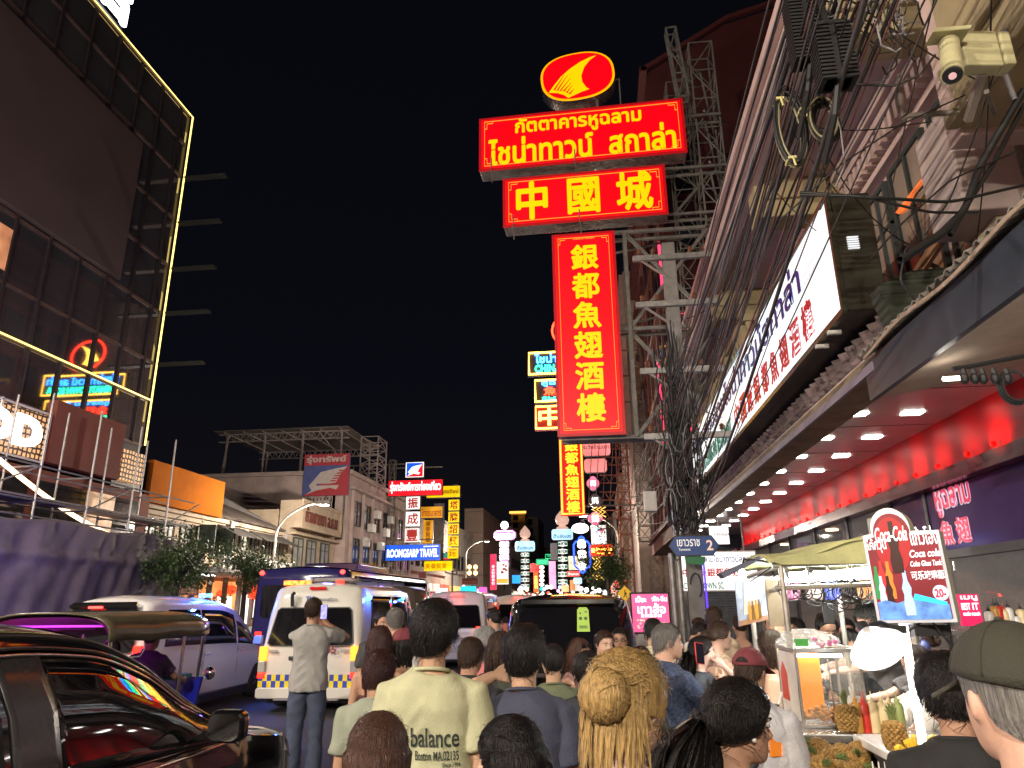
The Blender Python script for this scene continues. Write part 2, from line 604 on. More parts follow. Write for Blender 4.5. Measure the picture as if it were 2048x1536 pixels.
# shop front behind the scaffold
t = thing('shop_building', 'dim shop front behind the scaffold under the brown panel', 'building', (-15.5, 15, 0.1))
b = MB().box(-16.4, -15.35, -10, 23.1, 0.1, 5.5)
b.build('wall', PAN, t, True)
b = MB()
for y in np.arange(6, 22, 2.4):
    b.box(-15.34, -15.3, y, y + 2.0, 3.6, 5.2)
b.build('window', DPANE, t, True)
MB().box(-15.33, -15.28, 19.9, 21.2, 3.9, 5.2).build('lit_window', glow('dim_room', (1.0, 0.6, 0.3), 0.3, 0.5, 3), t, True)
ORNG = node_bands(mat('orange_sheet', (0.42, 0.12, 0.012), 0.8, spec=.04, var=0.2, vscale=1.2), 'Y', 6, 0, 0.25)
t = thing('orange_hoarding', 'wide orange sheet hoarding above the cream shophouse cornice', 'panel', (-15.5, 25.7, 5.3))
MB().box(-15.7, -15.5, 23.25, 28.3, 5.32, 6.8).build('board', ORNG, t, True)
MB().box(-16.2, -15.7, 23.4, 23.5, 5.3, 6.7).box(-16.2, -15.7, 28, 28.1, 5.3, 6.7).build('bracket', DARK, t, True)


# ---------------------------------------------------------------- shophouses on the left side
def window(parent, x, y0, y1, z0, z1, n=2, fm=GREENF, pm=PANE, nx=1, open_=False):
    """window on a wall facing nx along X: frame with n leaves, pane as its child"""
    f = MB()
    d = 0.07 * nx
    xa, xb = sorted((x, x + d))
    w = 0.07
    f.box(xa, xb, y0, y1, z0, z0 + w).box(xa, xb, y0, y1, z1 - w, z1)
    for i in range(n + 1):
        y = y0 + (y1 - y0 - w) * i / n
        f.box(xa, xb, y, y + w, z0 + w, z1 - w)
    f.box(xa + .01, xb - .01, y0, y1, z0 + (z1 - z0) * .68, z0 + (z1 - z0) * .68 + .05)
    fo = f.build('window', fm, parent, True)
    xa, xb = sorted((x + 0.01 * nx, x + 0.03 * nx))
    MB().box(xa, xb, y0 + w, y1 - w, z0 + w, z1 - w).build('pane', pm, fo, True)
    return fo


t = thing('cream_shophouse', 'cream two storey shophouse with tiled roof and green framed windows', 'building', (-19, 29, 0))
MB().box(-26, -16, 23.3, 35.2, 3.2, 5.25).box(-26, -17.5, 23.3, 35.2, 0, 3.2).build('wall', CREAM, t, True)
b = MB()
for z, p in ((5.25, .32), (5.07, .2), (4.98, .1), (3.25, .25)):
    b.box(-16, -16 + p, 23.3, 35.2, z - .09, z + .08)
for y in np.arange(23.5, 35.5, 2.35):
    b.box(-16, -15.9, y - .14, y + .14, 3.34, 4.9)
b.build('cornice', CREAM, t, True, bevel=0.015)
rb = MB()
for k, (ya, yb, hz) in enumerate(((23.3, 29.5, 8.1), (29.5, 35.2, 7.7))):
    for i in range(40):
        yy0 = ya + (yb - ya) * i / 40
        yy1 = ya + (yb - ya) * (i + 1) / 40
        for j in range(6):
            xa, xb = -15.7 - j * 0.95, -15.7 - (j + 1) * .95
            za, zb = 5.35 + (hz - 5.35) * j / 6, 5.35 + (hz - 5.35) * (j + 1) / 6
            jz = rnd.uniform(-.02, .02)
            rb.add([(xa, yy0, za + .06 + jz), (xa, yy1, za + .06 + jz), (xb, yy1, zb + jz), (xb, yy0, zb + jz)], [(0, 1, 2, 3)])
        rb.tube([(-15.7, yy0, 5.42), (-21.4, yy0, hz + .04)], 0.05, 5)
    rb.bar((-21.4, ya, hz + .05), (-21.4, yb, hz + .05), .25)
ro = rb.build('roof', TILE, t, True)
# raised party wall of the roof (the light sloping strip)
for y in (29.5, 35.2, 23.3):
    MB().prism([(-15.6, 5.3), (-21.5, 8.45), (-21.5, 8.0), (-15.6, 5.0)], (0, y + .15, 0), X3, Z3, .3).build('parapet', GREYP, t, True)
for i, y in enumerate(np.arange(23.8, 35, 1.17)):
    window(t, -15.99, y, y + .82, 3.75, 4.95, 2)
for y in (27.4, 28.9):   # casements pushed open
    MB().box(-15.9, -15.2, y, y + .05, 3.85, 4.95).build('shutter', GREENF, t, True)
for y0, y1 in ((28.6, 31), (31.4, 35)):
    o = MB().add([(-15.95, y0, 5.15), (-15.95, y1, 5.15), (-14.9, y1, 4.62), (-14.9, y0, 4.62)], [(0, 1, 2, 3)]).build('awning', node_bands(mat('dark_awning', (0.07, 0.065, 0.06), .6), 'Y', 5, 0, .7), t, True, thick=.03)
MB().box(-17.4, -14.2, 23.3, 41.5, 3.05, 3.2).build('canopy', GREYP, t, True)


def aircon(x, y, z, nx=1, lab='white air conditioner unit on the ledge of the cream shophouse'):
    t = thing('air_conditioner', lab, 'air conditioner', (x, y, z), group='air conditioners on the left shophouses')
    MB().box(-.16, .16, -.4, .4, 0, .58).build('case', WHITEM, t, bevel=.02)
    MB().lathe([(.0, 0.0), (.23, 0.0), (.23, .02), (.2, .03), (.05, .015), (0, .015)][::-1], (.162 * nx, -.1, .29), 20, ax=(nx, 0, 0)).build('grille', DARK, t)
    return t


AC_L = aircon(-15.2, 26.1, 3.22)
for y in (25.0, 28.4, 29.4, 31.6, 32.6, 34.3):
    dup(AC_L, (-15.2, y, 3.22))

t = thing('pharmacy_shophouse', 'cream shophouse with a framed parapet sign in brown lettering', 'building', (-18, 38, 0))
MB().box(-26, -15.6, 35.35, 41.9, 3.2, 5.7).box(-26, -17.3, 35.35, 41.9, 0, 3.2).build('wall', CREAM, t, True)
b = MB().box(-16.2, -15.05, 35.36, 41.15, 5.62, 7.03)
b.build('parapet', CREAM, t, True)
b = MB()
for z0, z1 in ((5.58, 5.75), (6.92, 7.1)):
    b.box(-15.04, -14.96, 35.3, 41.2, z0, z1)
for y0, y1 in ((35.3, 35.5), (41.0, 41.2)):
    b.box(-15.04, -14.96, y0, y1, 5.751, 6.919)
b.build('sign_frame', CREAM, t, True, bevel=.01)
text('lettering', 'ห้างขายยา ล.ธ.พ', [mat('brown_letter', (.13, .03, .02), .6)], t, (-15.03, 35.9, 5.95), Y3, Z3, 4.7, .85, .02, .05)
for y in (35.8, 37.6, 39.6):
    window(t, -15.59, y, y + 1.3, 3.7, 5.2, 2)
MB().box(-15.6, -15.3, 35.35, 41.9, 5.3, 5.4).build('cornice', CREAM, t, True)
rb = MB()
for j in range(6):
    xa, xb = -16.3 - j * .9, -16.3 - (j + 1) * .9
    za, zb = 6.6 + .33 * j, 6.6 + .33 * (j + 1)
    rb.add([(xa, 35.36, za + .05), (xa, 41.9, za + .05), (xb, 41.9, zb), (xb, 35.36, zb)], [(0, 1, 2, 3)])
rb.build('roof', TILE, t, True)
MB().box(-25.9, -16.3, 35.4, 41.85, 5.7, 6.58).build('upper_wall', CREAM, t, True)

t = thing('pink_apartment', 'pinkish four storey corner building carrying a steel roof frame', 'building', (-22, 49, 0))
MB().box(-36, -15, 42, 57, 0, 9.7).build('wall', PINKP, t, True)
b = MB().box(-14.98, -14.55, 42, 57, 8.6, 8.75).box(-36, -14.7, 41.8, 41.99, 9.5, 9.75).box(-14.98, -14.75, 42, 57, 9.5, 9.75)
for y in np.arange(42.6, 57, 2.0):
    b.box(-14.99, -14.8, y, y + .22, 4, 8.6)
b.build('cornice', PINKP, t, True)
for z in (4.2, 6.5):
    for y in np.arange(43.1, 56.5, 2.0):
        window(t, -14.97, y, y + 1.3, z, z + 1.55, 2, DARK, DPANE)
b = MB()
for y in np.arange(36.2, 41, .3):
    b.box(-15.9, -15.75, 41.85, 41.9, 7.2, 8.6)
for i in range(9):
    b.box(-17.6 + i * .22, -17.55 + i * .22, 41.95, 42, 7.1, 8.1)
b.build('vent_grille', DARK, t, True)
for i in range(6):
    MB().cbox((-14.7, 45 + i * 1.1, 5.6 + (i % 3)), (.35, .8, .55)).build('air_conditioner', WHITEM, t, True, bevel=.02)
# steel roof frame on the flat roof
t = thing('steel_canopy', 'open steel canopy frame with sheet roof on top of the pinkish building', 'canopy', (-21, 46, 9.7))
pa, pb = at(478, 872, 46), at(700, 866, 46)
xa, xb, zt = pa[0], pb[0], 12.9
b = MB()
for x in np.linspace(xa, xb, 4):
    for y in (44.5, 50.5):
        b.bar((x, y, 9.5), (x, y, zt), .1)
for y in (44.5, 50.5):
    for z in (zt, zt - .5):
        b.bar((xa - .6, y, z), (xb + .5, y, z), .08)
    for x in np.arange(xa, xb, .45):
        b.bar((x, y, zt - .5), (x + .22, y, zt), .03)
        b.bar((x + .22, y, zt), (x + .45, y, zt - .5), .03)
for x in np.linspace(xa, xb, 7):
    b.bar((x, 44.0, zt + .05), (x, 51, zt + .05), .07)
b.bar((xa - .2, 44.5, 9.6), (xa + .1, 44.5, zt), .08)
b.bar((xb - 1.6, 44.5, 12.9), (xb, 44.5, 11.0), .06)
b.build('frame', mat('pale_steel', (.36, .3, .28), .6, .2, var=.2), t, True)
MB().box(xa - .7, xb + .6, 43.9, 51.2, zt + .1, zt + .16).build('roof', RUST, t, True)


def truss(b, c0, c1, w, n, d=None, r=.035, m=0):
    """square lattice mast between two points"""
    c0, c1 = np.array(c0, float), np.array(c1, float)
    _, a, e = frame(c1 - c0)
    d = d or w
    cs = [(a * w / 2 + e * d / 2), (-a * w / 2 + e * d / 2), (-a * w / 2 - e * d / 2), (a * w / 2 - e * d / 2)]
    for q in cs:
        b.bar(c0 + q, c1 + q, r * 1.5, m=m)
    for i in range(n):
        p, q = c0 + (c1 - c0) * i / n, c0 + (c1 - c0) * (i + 1) / n
        for k in range(4):
            k2 = (k + 1) % 4
            b.bar(p + cs[k], p + cs[k2], r, m=m)
            b.bar(p + cs[k if i % 2 else k2], q + cs[k2 if i % 2 else k], r, m=m)
    for k in range(4):
        b.bar(c1 + cs[k], c1 + cs[(k + 1) % 4], r, m=m)
    return b


t = thing('lattice_tower', 'pale square lattice tower beside the steel roof frame', 'tower', (-14.9, 47, 9.7))
pa, pb = at(722, 880, 47), at(776, 872, 47)
b = truss(MB(), ((pa[0] + pb[0]) / 2, 47, 9.0), ((pa[0] + pb[0]) / 2, 47, pa[2]), pb[0] - pa[0], 6, 1.2, .05)
b.build('mast', MATS['pale_steel'], t, True)

# ---------------------------------------------------------------- further building fronts, both sides, down the street
FACM = []
for i, c in enumerate(((.3, .24, .2), (.26, .2, .17), (.34, .3, .27), (.22, .2, .2), (.3, .22, .15))):
    FACM.append(mat('street_facade_%s' % 'abcde'[i], c, .8, var=.3, vscale=.6, bump=.2, bscale=15))
LITS = [glow('street_shop_white', (1, .9, .75), 1.0, .7, .9), glow('street_shop_amber', (1, .5, .15), .8, .7, .9), glow('street_shop_red', (1, .12, .06), .8, .7, .9), glow('street_shop_cool', (.7, .85, 1), .9, .7, .9)]
labs = ['narrow brown tower block behind the yellow signs', 'pale grey apartment block on the left kerb', 'dim brown shophouse block halfway along the street',
        'tall dark block at the bend of the street', 'golden lit tower rising at the far end of the street', 'dark tower beside the golden lit tower']


def block(name, label, x0, x1, y0, y1, h, m, wm_=None, nx=0, floors=None, fm=DARK):
    t = thing(name, label, 'building', ((x0 + x1) / 2, (y0 + y1) / 2, 0))
    MB().box(x0, x1, y0, y1, 0, h).build('wall', m, t, True)
    fl = floors or int(h / 3.2)
    bb = MB()
    m1, m2 = MB().box(0, .05, 0, 1.3, 0, 1.5).mesh('window'), MB().box(0, 1.2, -.05, 0, 0, 1.4).mesh('window')
    for q in (m1, m2):
        q.materials.append(DPANE)
    cnt = [0]

    def win(me, *loc):
        cnt[0] += 1
        if cnt[0] <= 100:
            o = link('window', me, (), t, True)
            o.location = loc
    for f in range(1, fl):
        z = f * h / fl + .6
        if nx:
            xs = x1 if nx > 0 else x0
            for y in np.arange(y0 + .6, y1 - 1.2, 2.2):
                win(m1, xs if nx > 0 else xs - .05, y, z)
            bb.box(min(xs, xs + .25 * nx), max(xs, xs + .25 * nx), y0, y1, z - .5, z - .3)
        for x in np.arange(x0 + .5, x1 - 1.2, 2.2):
            win(m2, x, y0, z)
        bb.box(x0, x1, y0 - .12, y0 - .001, z - .52, z - .32)
    bb.box(x0 - .1, x1 + .1, y0 - .2, y1, h, h + .35)
    bb.build('ledge', m, t, True)
    if nx:      # lit shops at street level
        for i, y in enumerate(np.arange(y0 + .5, y1 - 3, 4.2)):
            MB().box(min(xs, xs + .3 * nx), max(xs, xs + .3 * nx), y, y + 3.4, .4 + .3 * (i % 3), 2.7).build('lit_shop_window', LITS[(i + int(y0)) % 4], t, True)
            MB().box(min(xs, xs + .9 * nx), max(xs, xs + .9 * nx), y, y + 3.6, 2.9, 3.5).build('fascia_light', LITS[(i * 2 + int(y0) + 1) % 4], t, True)
    return t


def slab(name, label, x0, x1, y0, y1, h, m, step=2.6):
    t = thing(name, label, 'building', ((x0 + x1) / 2, (y0 + y1) / 2, 0))
    b = MB()
    z = 0
    while z < h:
        b.box(x0, x1, y0, y1, z, min(h, z + step - .06))
        z += step
    b.build('wall', m, t, True)
    MB().box(x0 + .1, x1 - .1, y0 + .1, y1, 0, h - .1).build('joint', DARK, t, True)
    return t


block('shophouse', 'dim pinkish shophouse right behind the travel signs', -30, -15.2, 57.2, 72, 8.6, FACM[0], nx=1)
block('shophouse', 'pale shophouse past the yellow sign stack', -30, -15.4, 72.2, 89, 9.6, FACM[2], nx=1)
slab('tower_block', labs[0], -16.6, -14.2, 90, 110, 13.4, mat('brown_cladding', (.27, .19, .15), .7, var=.15, vscale=.5))
block('shophouse', 'grey block just past the narrow brown tower', -15.9, -13.2, 111, 140, 12.8, FACM[3], nx=1)
block('shophouse', labs[2], -20, -13.6, 141, 190, 13, FACM[1], nx=1)
gold = mat('golden_floodlit_wall', (.5, .36, .16), .7, var=.1, vscale=.3)
t = block('tower_block', labs[4], at(1022, 1030, 170)[0], at(1050, 1030, 170)[0], 170, 185, at(1030, 1030, 170)[2], gold, floors=12)
t = block('tower_block', labs[5], at(1051, 1040, 172)[0], at(1076, 1040, 172)[0], 172, 190, at(1060, 1037, 172)[2], FACM[3], floors=10)
MB().box(at(1022, 1030, 170)[0] - .3, at(1050, 1030, 170)[0] + .3, 169.3, 169.7, at(1030, 1030, 170)[2] + .35, at(1030, 1030, 170)[2] + .8).build('crown_light', glow('amber_crown', (1, .45, .08), 2.5), bpy.data.objects['tower_block.001'], True)
block('shophouse', 'dark block closing the view beyond the neon signs', -13, 4, 215, 230, 14, FACM[3])
block('shophouse', 'dim block standing left of the view end', -24, -13.2, 200, 214, 16, FACM[1])

# ---------------------------------------------------------------- projecting signs, left side
def rect_px(x0, y0, x1, y1, Y):
    """plane rectangle (X0, X1, Z0, Z1) that a sign facing the street at distance Y fills"""
    a, b = at(x0, (y0 + y1) / 2, Y), at(x1, (y0 + y1) / 2, Y)
    c, d = at((x0 + x1) / 2, y1, Y), at((x0 + x1) / 2, y0, Y)
    return a[0], b[0], c[2], d[2]


def sign_at(name, label, r, Y, face, case, lines=(), border=None, depth=.3, group=None, cat='sign', shape=None, mount=None, keep=True):
    """lightbox facing -Y: case, face, frame lines and lettering"""
    x0, x1, z0, z1 = r
    w, h = x1 - x0, z1 - z0
    t = thing(name, label, cat, ((x0 + x1) / 2, Y, z0), group=group)
    pts = shape(w, h) if shape else [(0, 0), (w, 0), (w, h), (0, h)]
    MB().prism(pts, (x0, Y + depth, z0), X3, Z3, depth).build('case', case, t, True)
    cx, cy = w / 2, h / 2
    k = 1 - .05
    fp = [((x - cx) * (1 - .04 * min(1, h / w)) + cx, (y - cy) * (1 - .04 * min(1, w / h)) + cy) for x, y in pts]
    MB().prism(fp, (x0, Y, z0), X3, Z3, .012).build('face', face, t, True)
    if border:
        m, inset, th = border
        b = MB()
        n = len(pts)
        sc = lambda q, i: ((q[0] - cx) * (1 - 2 * i / w) + cx, (q[1] - cy) * (1 - 2 * i / h) + cy)
        for i in range(n):
            p, q = sc(pts[i], inset), sc(pts[(i + 1) % n], inset)
            b.bar((x0 + p[0], Y - .02, z0 + p[1]), (x0 + q[0], Y - .02, z0 + q[1]), th)
        b.build('border', m, t, True)
    for ln in lines:
        body, m, fx0, fy0, fx1, fy1 = ln[:6]
        bold = ln[6] if len(ln) > 6 else .03
        text('lettering', body, [m], t, (x0 + w * fx0, Y - .014, z0 + h * fy0), X3, Z3, w * (fx1 - fx0), h * (fy1 - fy0), bold, .02, keep=keep)
    if mount:
        b = MB()
        for z in np.linspace(z0 + .15 * h, z1 - .15 * h, 2):
            b.bar((x1 if mount > x1 else x0, Y + depth / 2, z), (mount, Y + depth / 2, z), .07)
        b.build('bracket', RUST, t, True)
    return t


YEL = glow('yellow_face', (1.0, .66, .0), 1.05, .3, 1.2)
YELD = glow('dull_yellow_face', (1.0, .45, .02), .6, .3, 1.2)
REDF = glow('red_face', (1.0, .0, .012), 1.15, .2, 1)
BLUF = glow('blue_face', (.0, .10, .75), .95, .2, 1)
WHIF = glow('white_face', (1, .97, .95), 1.25, .2, 1)
WHID = glow('dim_white_face', (1, .9, .88), .8, .2, 1)
WLT = glow('white_lettering', (1, 1, 1), 1.5)
RLT = mat('red_lettering', (.42, .02, .02), .5, emit=.25, ecol=(.8, .02, .01), var=0)
BRLT = mat('brown_red_lettering', (.2, .03, .01), .5, emit=.12, ecol=(.8, .05, .0), var=0)
CASE = mat('sign_case', (.2, .2, .21), .35, .7, var=.2)
CASER = mat('red_sign_case', (.3, .02, .02), .4, .2, var=.2)
t = thing('sign_gantry', 'steel lattice frame carrying the travel signs off the pinkish building', 'frame', (-14, 50.5, 4.5))
b = MB()
truss(b, (-14.75, 50.6, 4.4), (-14.75, 50.6, 12.0), .4, 12, r=.04)
for z in (5.0, 6.2, 9.6, 11.4):
    b.bar((-15, 50.6, z), (-11, 50.6, z), .08)
for i in range(6):
    b.bar((-18 + i * .6, 50.6, 10.2), (-17.7 + i * .6, 50.6, 11.7), .05)
b.bar((-18, 50.6, 11.7), (-13.4, 50.6, 11.7), .08).bar((-18, 50.6, 10.2), (-14, 50.6, 10.2), .08)
b.build('frame', RUST, t, True)
r = rect_px(811, 924, 848, 955, 50)
t = sign_at('emblem_sign', 'small square lit emblem sign with a white junk sail on blue and red', r, 50, WHIF, CASE)
w, h = r[1] - r[0], r[3] - r[2]
MB().prism([(.06, .06), (.06, .94), (.94, .94)], (r[0], 49.985, r[2]), X3 * w, Z3 * h, .004).build('blue_field', BLUF, t, True)
MB().prism([(.06, .06), (.94, .94), (.94, .06)], (r[0], 49.985, r[2]), X3 * w, Z3 * h, .004).build('red_field', REDF, t, True)
SAIL = [(.14, .12), (.24, .28), (.14, .34), (.34, .66), (.52, .74), (.9, .82), (.76, .6), (.66, .36), (.8, .3), (.72, .18), (.45, .26), (.3, .18)]
MB().prism(SAIL, (r[0], 49.975, r[2]), X3 * w, Z3 * h, .006).build('junk_sail', WLT, t, True)
sign_at('travel_sign', 'wide red lightbox with white Thai lettering on top of the travel signs', rect_px(777, 960, 885, 991, 50), 50, REDF, CASER,
        [('รุ่งทรัพย์การท่องเที่ยว', WLT, .03, .14, .97, .92, .035)], keep=False)
for i, ch in enumerate('振成豐'):
    sign_at('character_sign', ['white lightbox with the first red character under the red travel sign', 'white lightbox with the middle red character between two like it',
                               'white lightbox with the last red character above the blue travel sign'][i],
            rect_px([812, 811, 809][i], [993, 1023, 1056][i], [840, 840, 839][i], [1019, 1053, 1085][i], 50), 50, WHIF if i < 2 else WHID, CASE,
            [(ch, RLT, .12, .1, .88, .92, .03)], group='stacked white character signs')
sign_at('travel_sign', 'blue lightbox with white Latin lettering at the foot of the travel signs', rect_px(771, 1089, 880, 1121, 50), 50, BLUF, CASE,
        [('ROONGSARP TRAVEL', WLT, .03, .2, .97, .72, .03), ('ศูนย์รวมการท่องเที่ยว', WLT, .7, .8, .97, .93, .02)], keep=False)
# billboard with the same junk sail, painted, lit only by street lamps
t = thing('painted_billboard', 'large painted blue and red billboard with a white junk above the cream parapet', 'billboard', (-16.4, 41.5, 8.2))
r = rect_px(607, 908, 698, 991, 41.5)
w, h = r[1] - r[0], r[3] - r[2]
PB, PR, PW = mat('faded_blue_paint', (.07, .09, .26), .6, var=.15), mat('faded_red_paint', (.4, .035, .05), .6, var=.15), mat('faded_white_paint', (.5, .42, .4), .6, var=.12)
MB().box(r[0], r[1], 41.5, 41.62, r[2], r[3]).build('board', PB, t, True)
MB().prism([(0, .72), (1, .72), (1, 1), (0, 1)], (r[0], 41.495, r[2]), X3 * w, Z3 * h, .004).build('red_band', PR, t, True)
MB().prism([(.02, 0), (1, 0), (1, .715)], (r[0], 41.495, r[2]), X3 * w, Z3 * h, .004).build('red_field', PR, t, True)
MB().prism([(.08, .03), (.2, .13), (.14, .24), (.38, .56), (.6, .62), (.96, .69), (.84, .54), (.72, .3), (.6, .28), (.3, .28), (.3, .24), (.8, .24), (.74, .14), (.6, .18), (.3, .12)],
           (r[0], 41.485, r[2]), X3 * w, Z3 * h, .006).build('junk_sail', PW, t, True)
b = MB()
for i in range(5):
    b.prism([(.6 + .045 * i, .33 + .06 * i), (.72 + .05 * i, .33 + .06 * i), (.725 + .05 * i, .36 + .06 * i), (.605 + .045 * i, .36 + .06 * i)], (r[0], 41.475, r[2]), X3 * w, Z3 * h, .004)
b.build('sail_bars', PR, t, True)
text('lettering', 'รุ่งทรัพย์', [PW], t, (r[0] + w * .05, 41.48, r[2] + h * .75), X3, Z3, w * .88, h * .22, .035, .02)
for x in np.linspace(r[0] + .3, r[1] - .3, 3):
    MB().bar((x, 41.7, 7.0), (x, 41.7, r[3]), .09).build('post', RUST, t, True)
sign_at('name_sign', 'dull yellow lightbox with red Thai lettering half hidden by the red travel sign', rect_px(853, 972, 920, 995, 56), 56, YEL, CASE,
        [('เฮงเทียน', BRLT, .45, .15, .95, .9, .02)])
for i, ch in enumerate('塔牌紹興酒'):
    y0, y1 = 999 + i * 24, 1021 + i * 24
    sign_at('character_sign', 'yellow lightbox with red character, %s of its stack' % ['topmost', 'second from the top', 'middle one', 'second from the bottom', 'bottom one'][i],
            rect_px(897 - i * .5, y0, 919 - i * .5, y1, 56), 56, YEL, CASE, [(ch, RLT, .14, .1, .86, .9, .02)], group='stacked yellow character signs')
sign_at('name_sign', 'orange yellow lightbox with red Thai lettering right of the white characters', rect_px(841, 1013, 885, 1036, 54), 54, YELD, CASE,
        [('ไทยธนาคาร', RLT, .05, .15, .95, .85, .01)], keep=False)
sign_at('name_sign', 'dull orange vertical sign hanging below the orange yellow lightbox', rect_px(846, 1040, 866, 1087, 54), 54, YELD, CASE,
        [('美\n泰\n貿\n業', BRLT, .2, .05, .8, .95, .01)])
sign_at('name_sign', 'flat yellow lightbox with red characters below the blue travel sign', rect_px(848, 1122, 905, 1142, 56), 56, YEL, CASE,
        [('美泰貿業', RLT, .05, .1, .8, .92, .0)])
t = thing('sign_gantry', 'steel frame carrying the stack of yellow signs', 'frame', (-12, 56.5, 4))
b = MB()
for x in (-15.2, -11.2):
    truss(b, (x, 56.6, 4), (x, 56.6, 11), .35, 12, r=.04)
for z in (5.1, 10.2):
    b.bar((-15.3, 56.6, z), (-10.7, 56.6, z), .08)
b.build('frame', RUST, t, True)
b = MB().box(-13.0, -12.2, 56.8, 57.1, 5, 9.6)
o = b.build('blank_sign_back', GREYP); tag(o, 'blank grey back of an unlit sign between the two yellow stacks', 'sign')


# ---------------------------------------------------------------- street lamps
LAMPG = glow('lamp_glass', (1.0, .93, .78), 12)
POLEG = mat('grey_lamp_post', (.3, .29, .27), .5, .4, var=.2)


def street_lamp(x, y, side, label, h=8.0, power=900, light=True):
    t = thing('street_lamp', label, 'street lamp', (x, y, .12), group='street lamps along the kerbs')
    pts = [(0, 0, 0), (0, 0, h * .8)]
    for i in range(1, 8):
        a = i / 7 * math.pi / 2.3
        pts.append((side * (1.9 * (1 - math.cos(a)) + .4 * i / 7), 0, h * .8 + 1.35 * math.sin(a)))
    MB().tube(pts, [.09, .07] + [.045] * 7, 8).build('post', POLEG, t, smooth=40)
    e = pts[-1]
    MB().prism([(-.15, -.1), (.45, -.13), (.5, 0), (.4, .1), (-.15, .06)], (e[0], .12, e[2]), X3 * side, Z3, .24 * side).build('head', POLEG, t, bevel=.02)
    MB().box(e[0] + min(.0, side * .4), e[0] + max(.0, side * .4), -.09, .09, e[2] - .15, e[2] - .125).build('lens', LAMPG, t)
    if light:
        ld = bpy.data.lights.new('street_lamp_light', 'POINT')
        ld.energy, ld.color, ld.shadow_soft_size = power, (1, .87, .72), .15
        lo = bpy.data.objects.new('street_lamp_light', ld)
        COL.objects.link(lo)
        lo.parent = t
        lo.location = (e[0] + side * .2, 0, e[2] - .2)
    return t


pl = atX(645, 985, -12.0)
street_lamp(-14.0, float(pl[1]), 1, 'curved street lamp lit in front of the painted billboard', h=float(pl[2]) / .97 - .9, power=4200)
street_lamp(-13.1, 6.5, 1, 'added unseen street lamp above the black car on the left kerb', power=3000)  # out of view, added to light the facades across the street
street_lamp(-13.1, -7, 1, 'added unseen street lamp on the left kerb behind the crowd', power=13500)  # unseen lamp added to brighten the upper facade on the right
street_lamp(-13.1, 72, 1, 'street lamp far along the left kerb', power=6500)
street_lamp(1.4, -9, -1, 'street lamp behind the crowd on the right kerb', h=7.2, power=8200)
street_lamp(1.3, 45, -1, 'street lamp beyond the red vertical sign', h=7, power=3500)

# ---------------------------------------------------------------- street trees
LEAF = mat('street_tree_leaf', (.08, .13, .045), .55, var=.5, vscale=5)
BARK = mat('bark', (.09, .07, .055), .85, var=.3, vscale=9, bump=.6, bscale=30)


def tree(label, x, y, zc, r, h, seed, group='street trees on the left kerb'):
    rg = np.random.default_rng(seed)
    t = thing('street_tree', label, 'tree', (x, y, .12), group=group)
    b = MB().tube([(0, 0, 0), (.04, 0, zc * .4), (0, .05, zc - .2 * h), (0, 0, zc + .3 * h)], [.12, .1, .08, .03], 8)
    for i in range(7):
        a = i * 2.4
        e = (math.cos(a) * r * .75, math.sin(a) * r * .75, zc + h * rg.uniform(-.3, .6))
        b.tube([(0, .03, zc - .4 * h), (e[0] * .5, e[1] * .5, (zc - .2 * h + e[2]) / 2), e], [.05, .035, .012], 6)
    b.build('trunk', BARK, t, smooth=60)
    N = 5200
    cl = rg.normal(size=(26, 3)) * np.array([r * .55, r * .55, h * .45]) + [0, 0, zc]
    c = cl[rg.integers(0, 26, N)] + rg.normal(size=(N, 3)) * .19
    lf = MB()
    for p in c:
        d = unit(rg.normal(size=3) + [0, 0, -.4])
        _, s, u = frame(d)
        L, W = rg.uniform(.09, .16), rg.uniform(.03, .05)
        lf.add([p, p + d * L * .5 + s * W, p + d * L, p + d * L * .5 - s * W], [(0, 1, 2, 3)])
    lf.build('crown', LEAF, t)
    return t


p = atX(355, 1140, -13.0); tree('small clipped street tree in front of the cream shophouse, left of the other', -13.0, float(p[1]), float(p[2]), 1.2, .95, 1)
p = atX(492, 1132, -13.0); tree('small clipped street tree beside the red lanterns', -13.0, float(p[1]), float(p[2]), 1.25, 1.0, 2)
p = at(1215, 1150, 34); tree('dark street tree under the red neon on the right kerb', float(p[0]), 34, float(p[2]) + .2, 1.0, 1.2, 3, 'trees on the right kerb')

# ---------------------------------------------------------------- lanterns and lit shops on the left pavement
LANT = glow('red_lantern', (1.0, .06, .015), 1.6, .5, 6)
i = 0
for (px, py, rr) in ((432, 1178, 9), (446, 1172, 10), (462, 1180, 9), (500, 1168, 10), (516, 1176, 11), (530, 1168, 9), (455, 1192, 8), (508, 1190, 8), (440, 1190, 8), (522, 1188, 8)):
    p = at(px, py, 33.5 - (i % 3) * .7)
    t = thing('red_lantern', 'round red paper lantern glowing under the left shop canopies', 'lantern', p, group='red lanterns of the left shops')
    q = .26
    MB().lathe([(.05, -q * .8), (q * .7, -q * .62), (q, -.05), (q, .05), (q * .7, q * .62), (.05, q * .8)], n=14).build('paper_shade', LANT, t, smooth=0)
    MB().tube([(0, 0, -q * .8), (0, 0, -q * 1.5)], .03, 6).tube([(0, 0, q * .8), (0, 0, 3.05 - p[2])], .008, 4).build('tassel', CASER, t)
    i += 1
SHOPW = glow('shop_white', (1, .95, .86), 2.2, .4, 1.5)
SHOPO = glow('shop_orange', (1, .4, .12), .8, .6, 1.2)
TUBEW = glow('fluorescent', (.95, 1.0, 1.0), 6)
t = thing('lit_shop', 'open lit shop with orange walls behind the red lanterns', 'shop', (-17, 31, .12))
MB().box(-17.35, -17.3, 26.6, 34.6, .2, 2.9).build('back_wall', SHOPO, t, True)
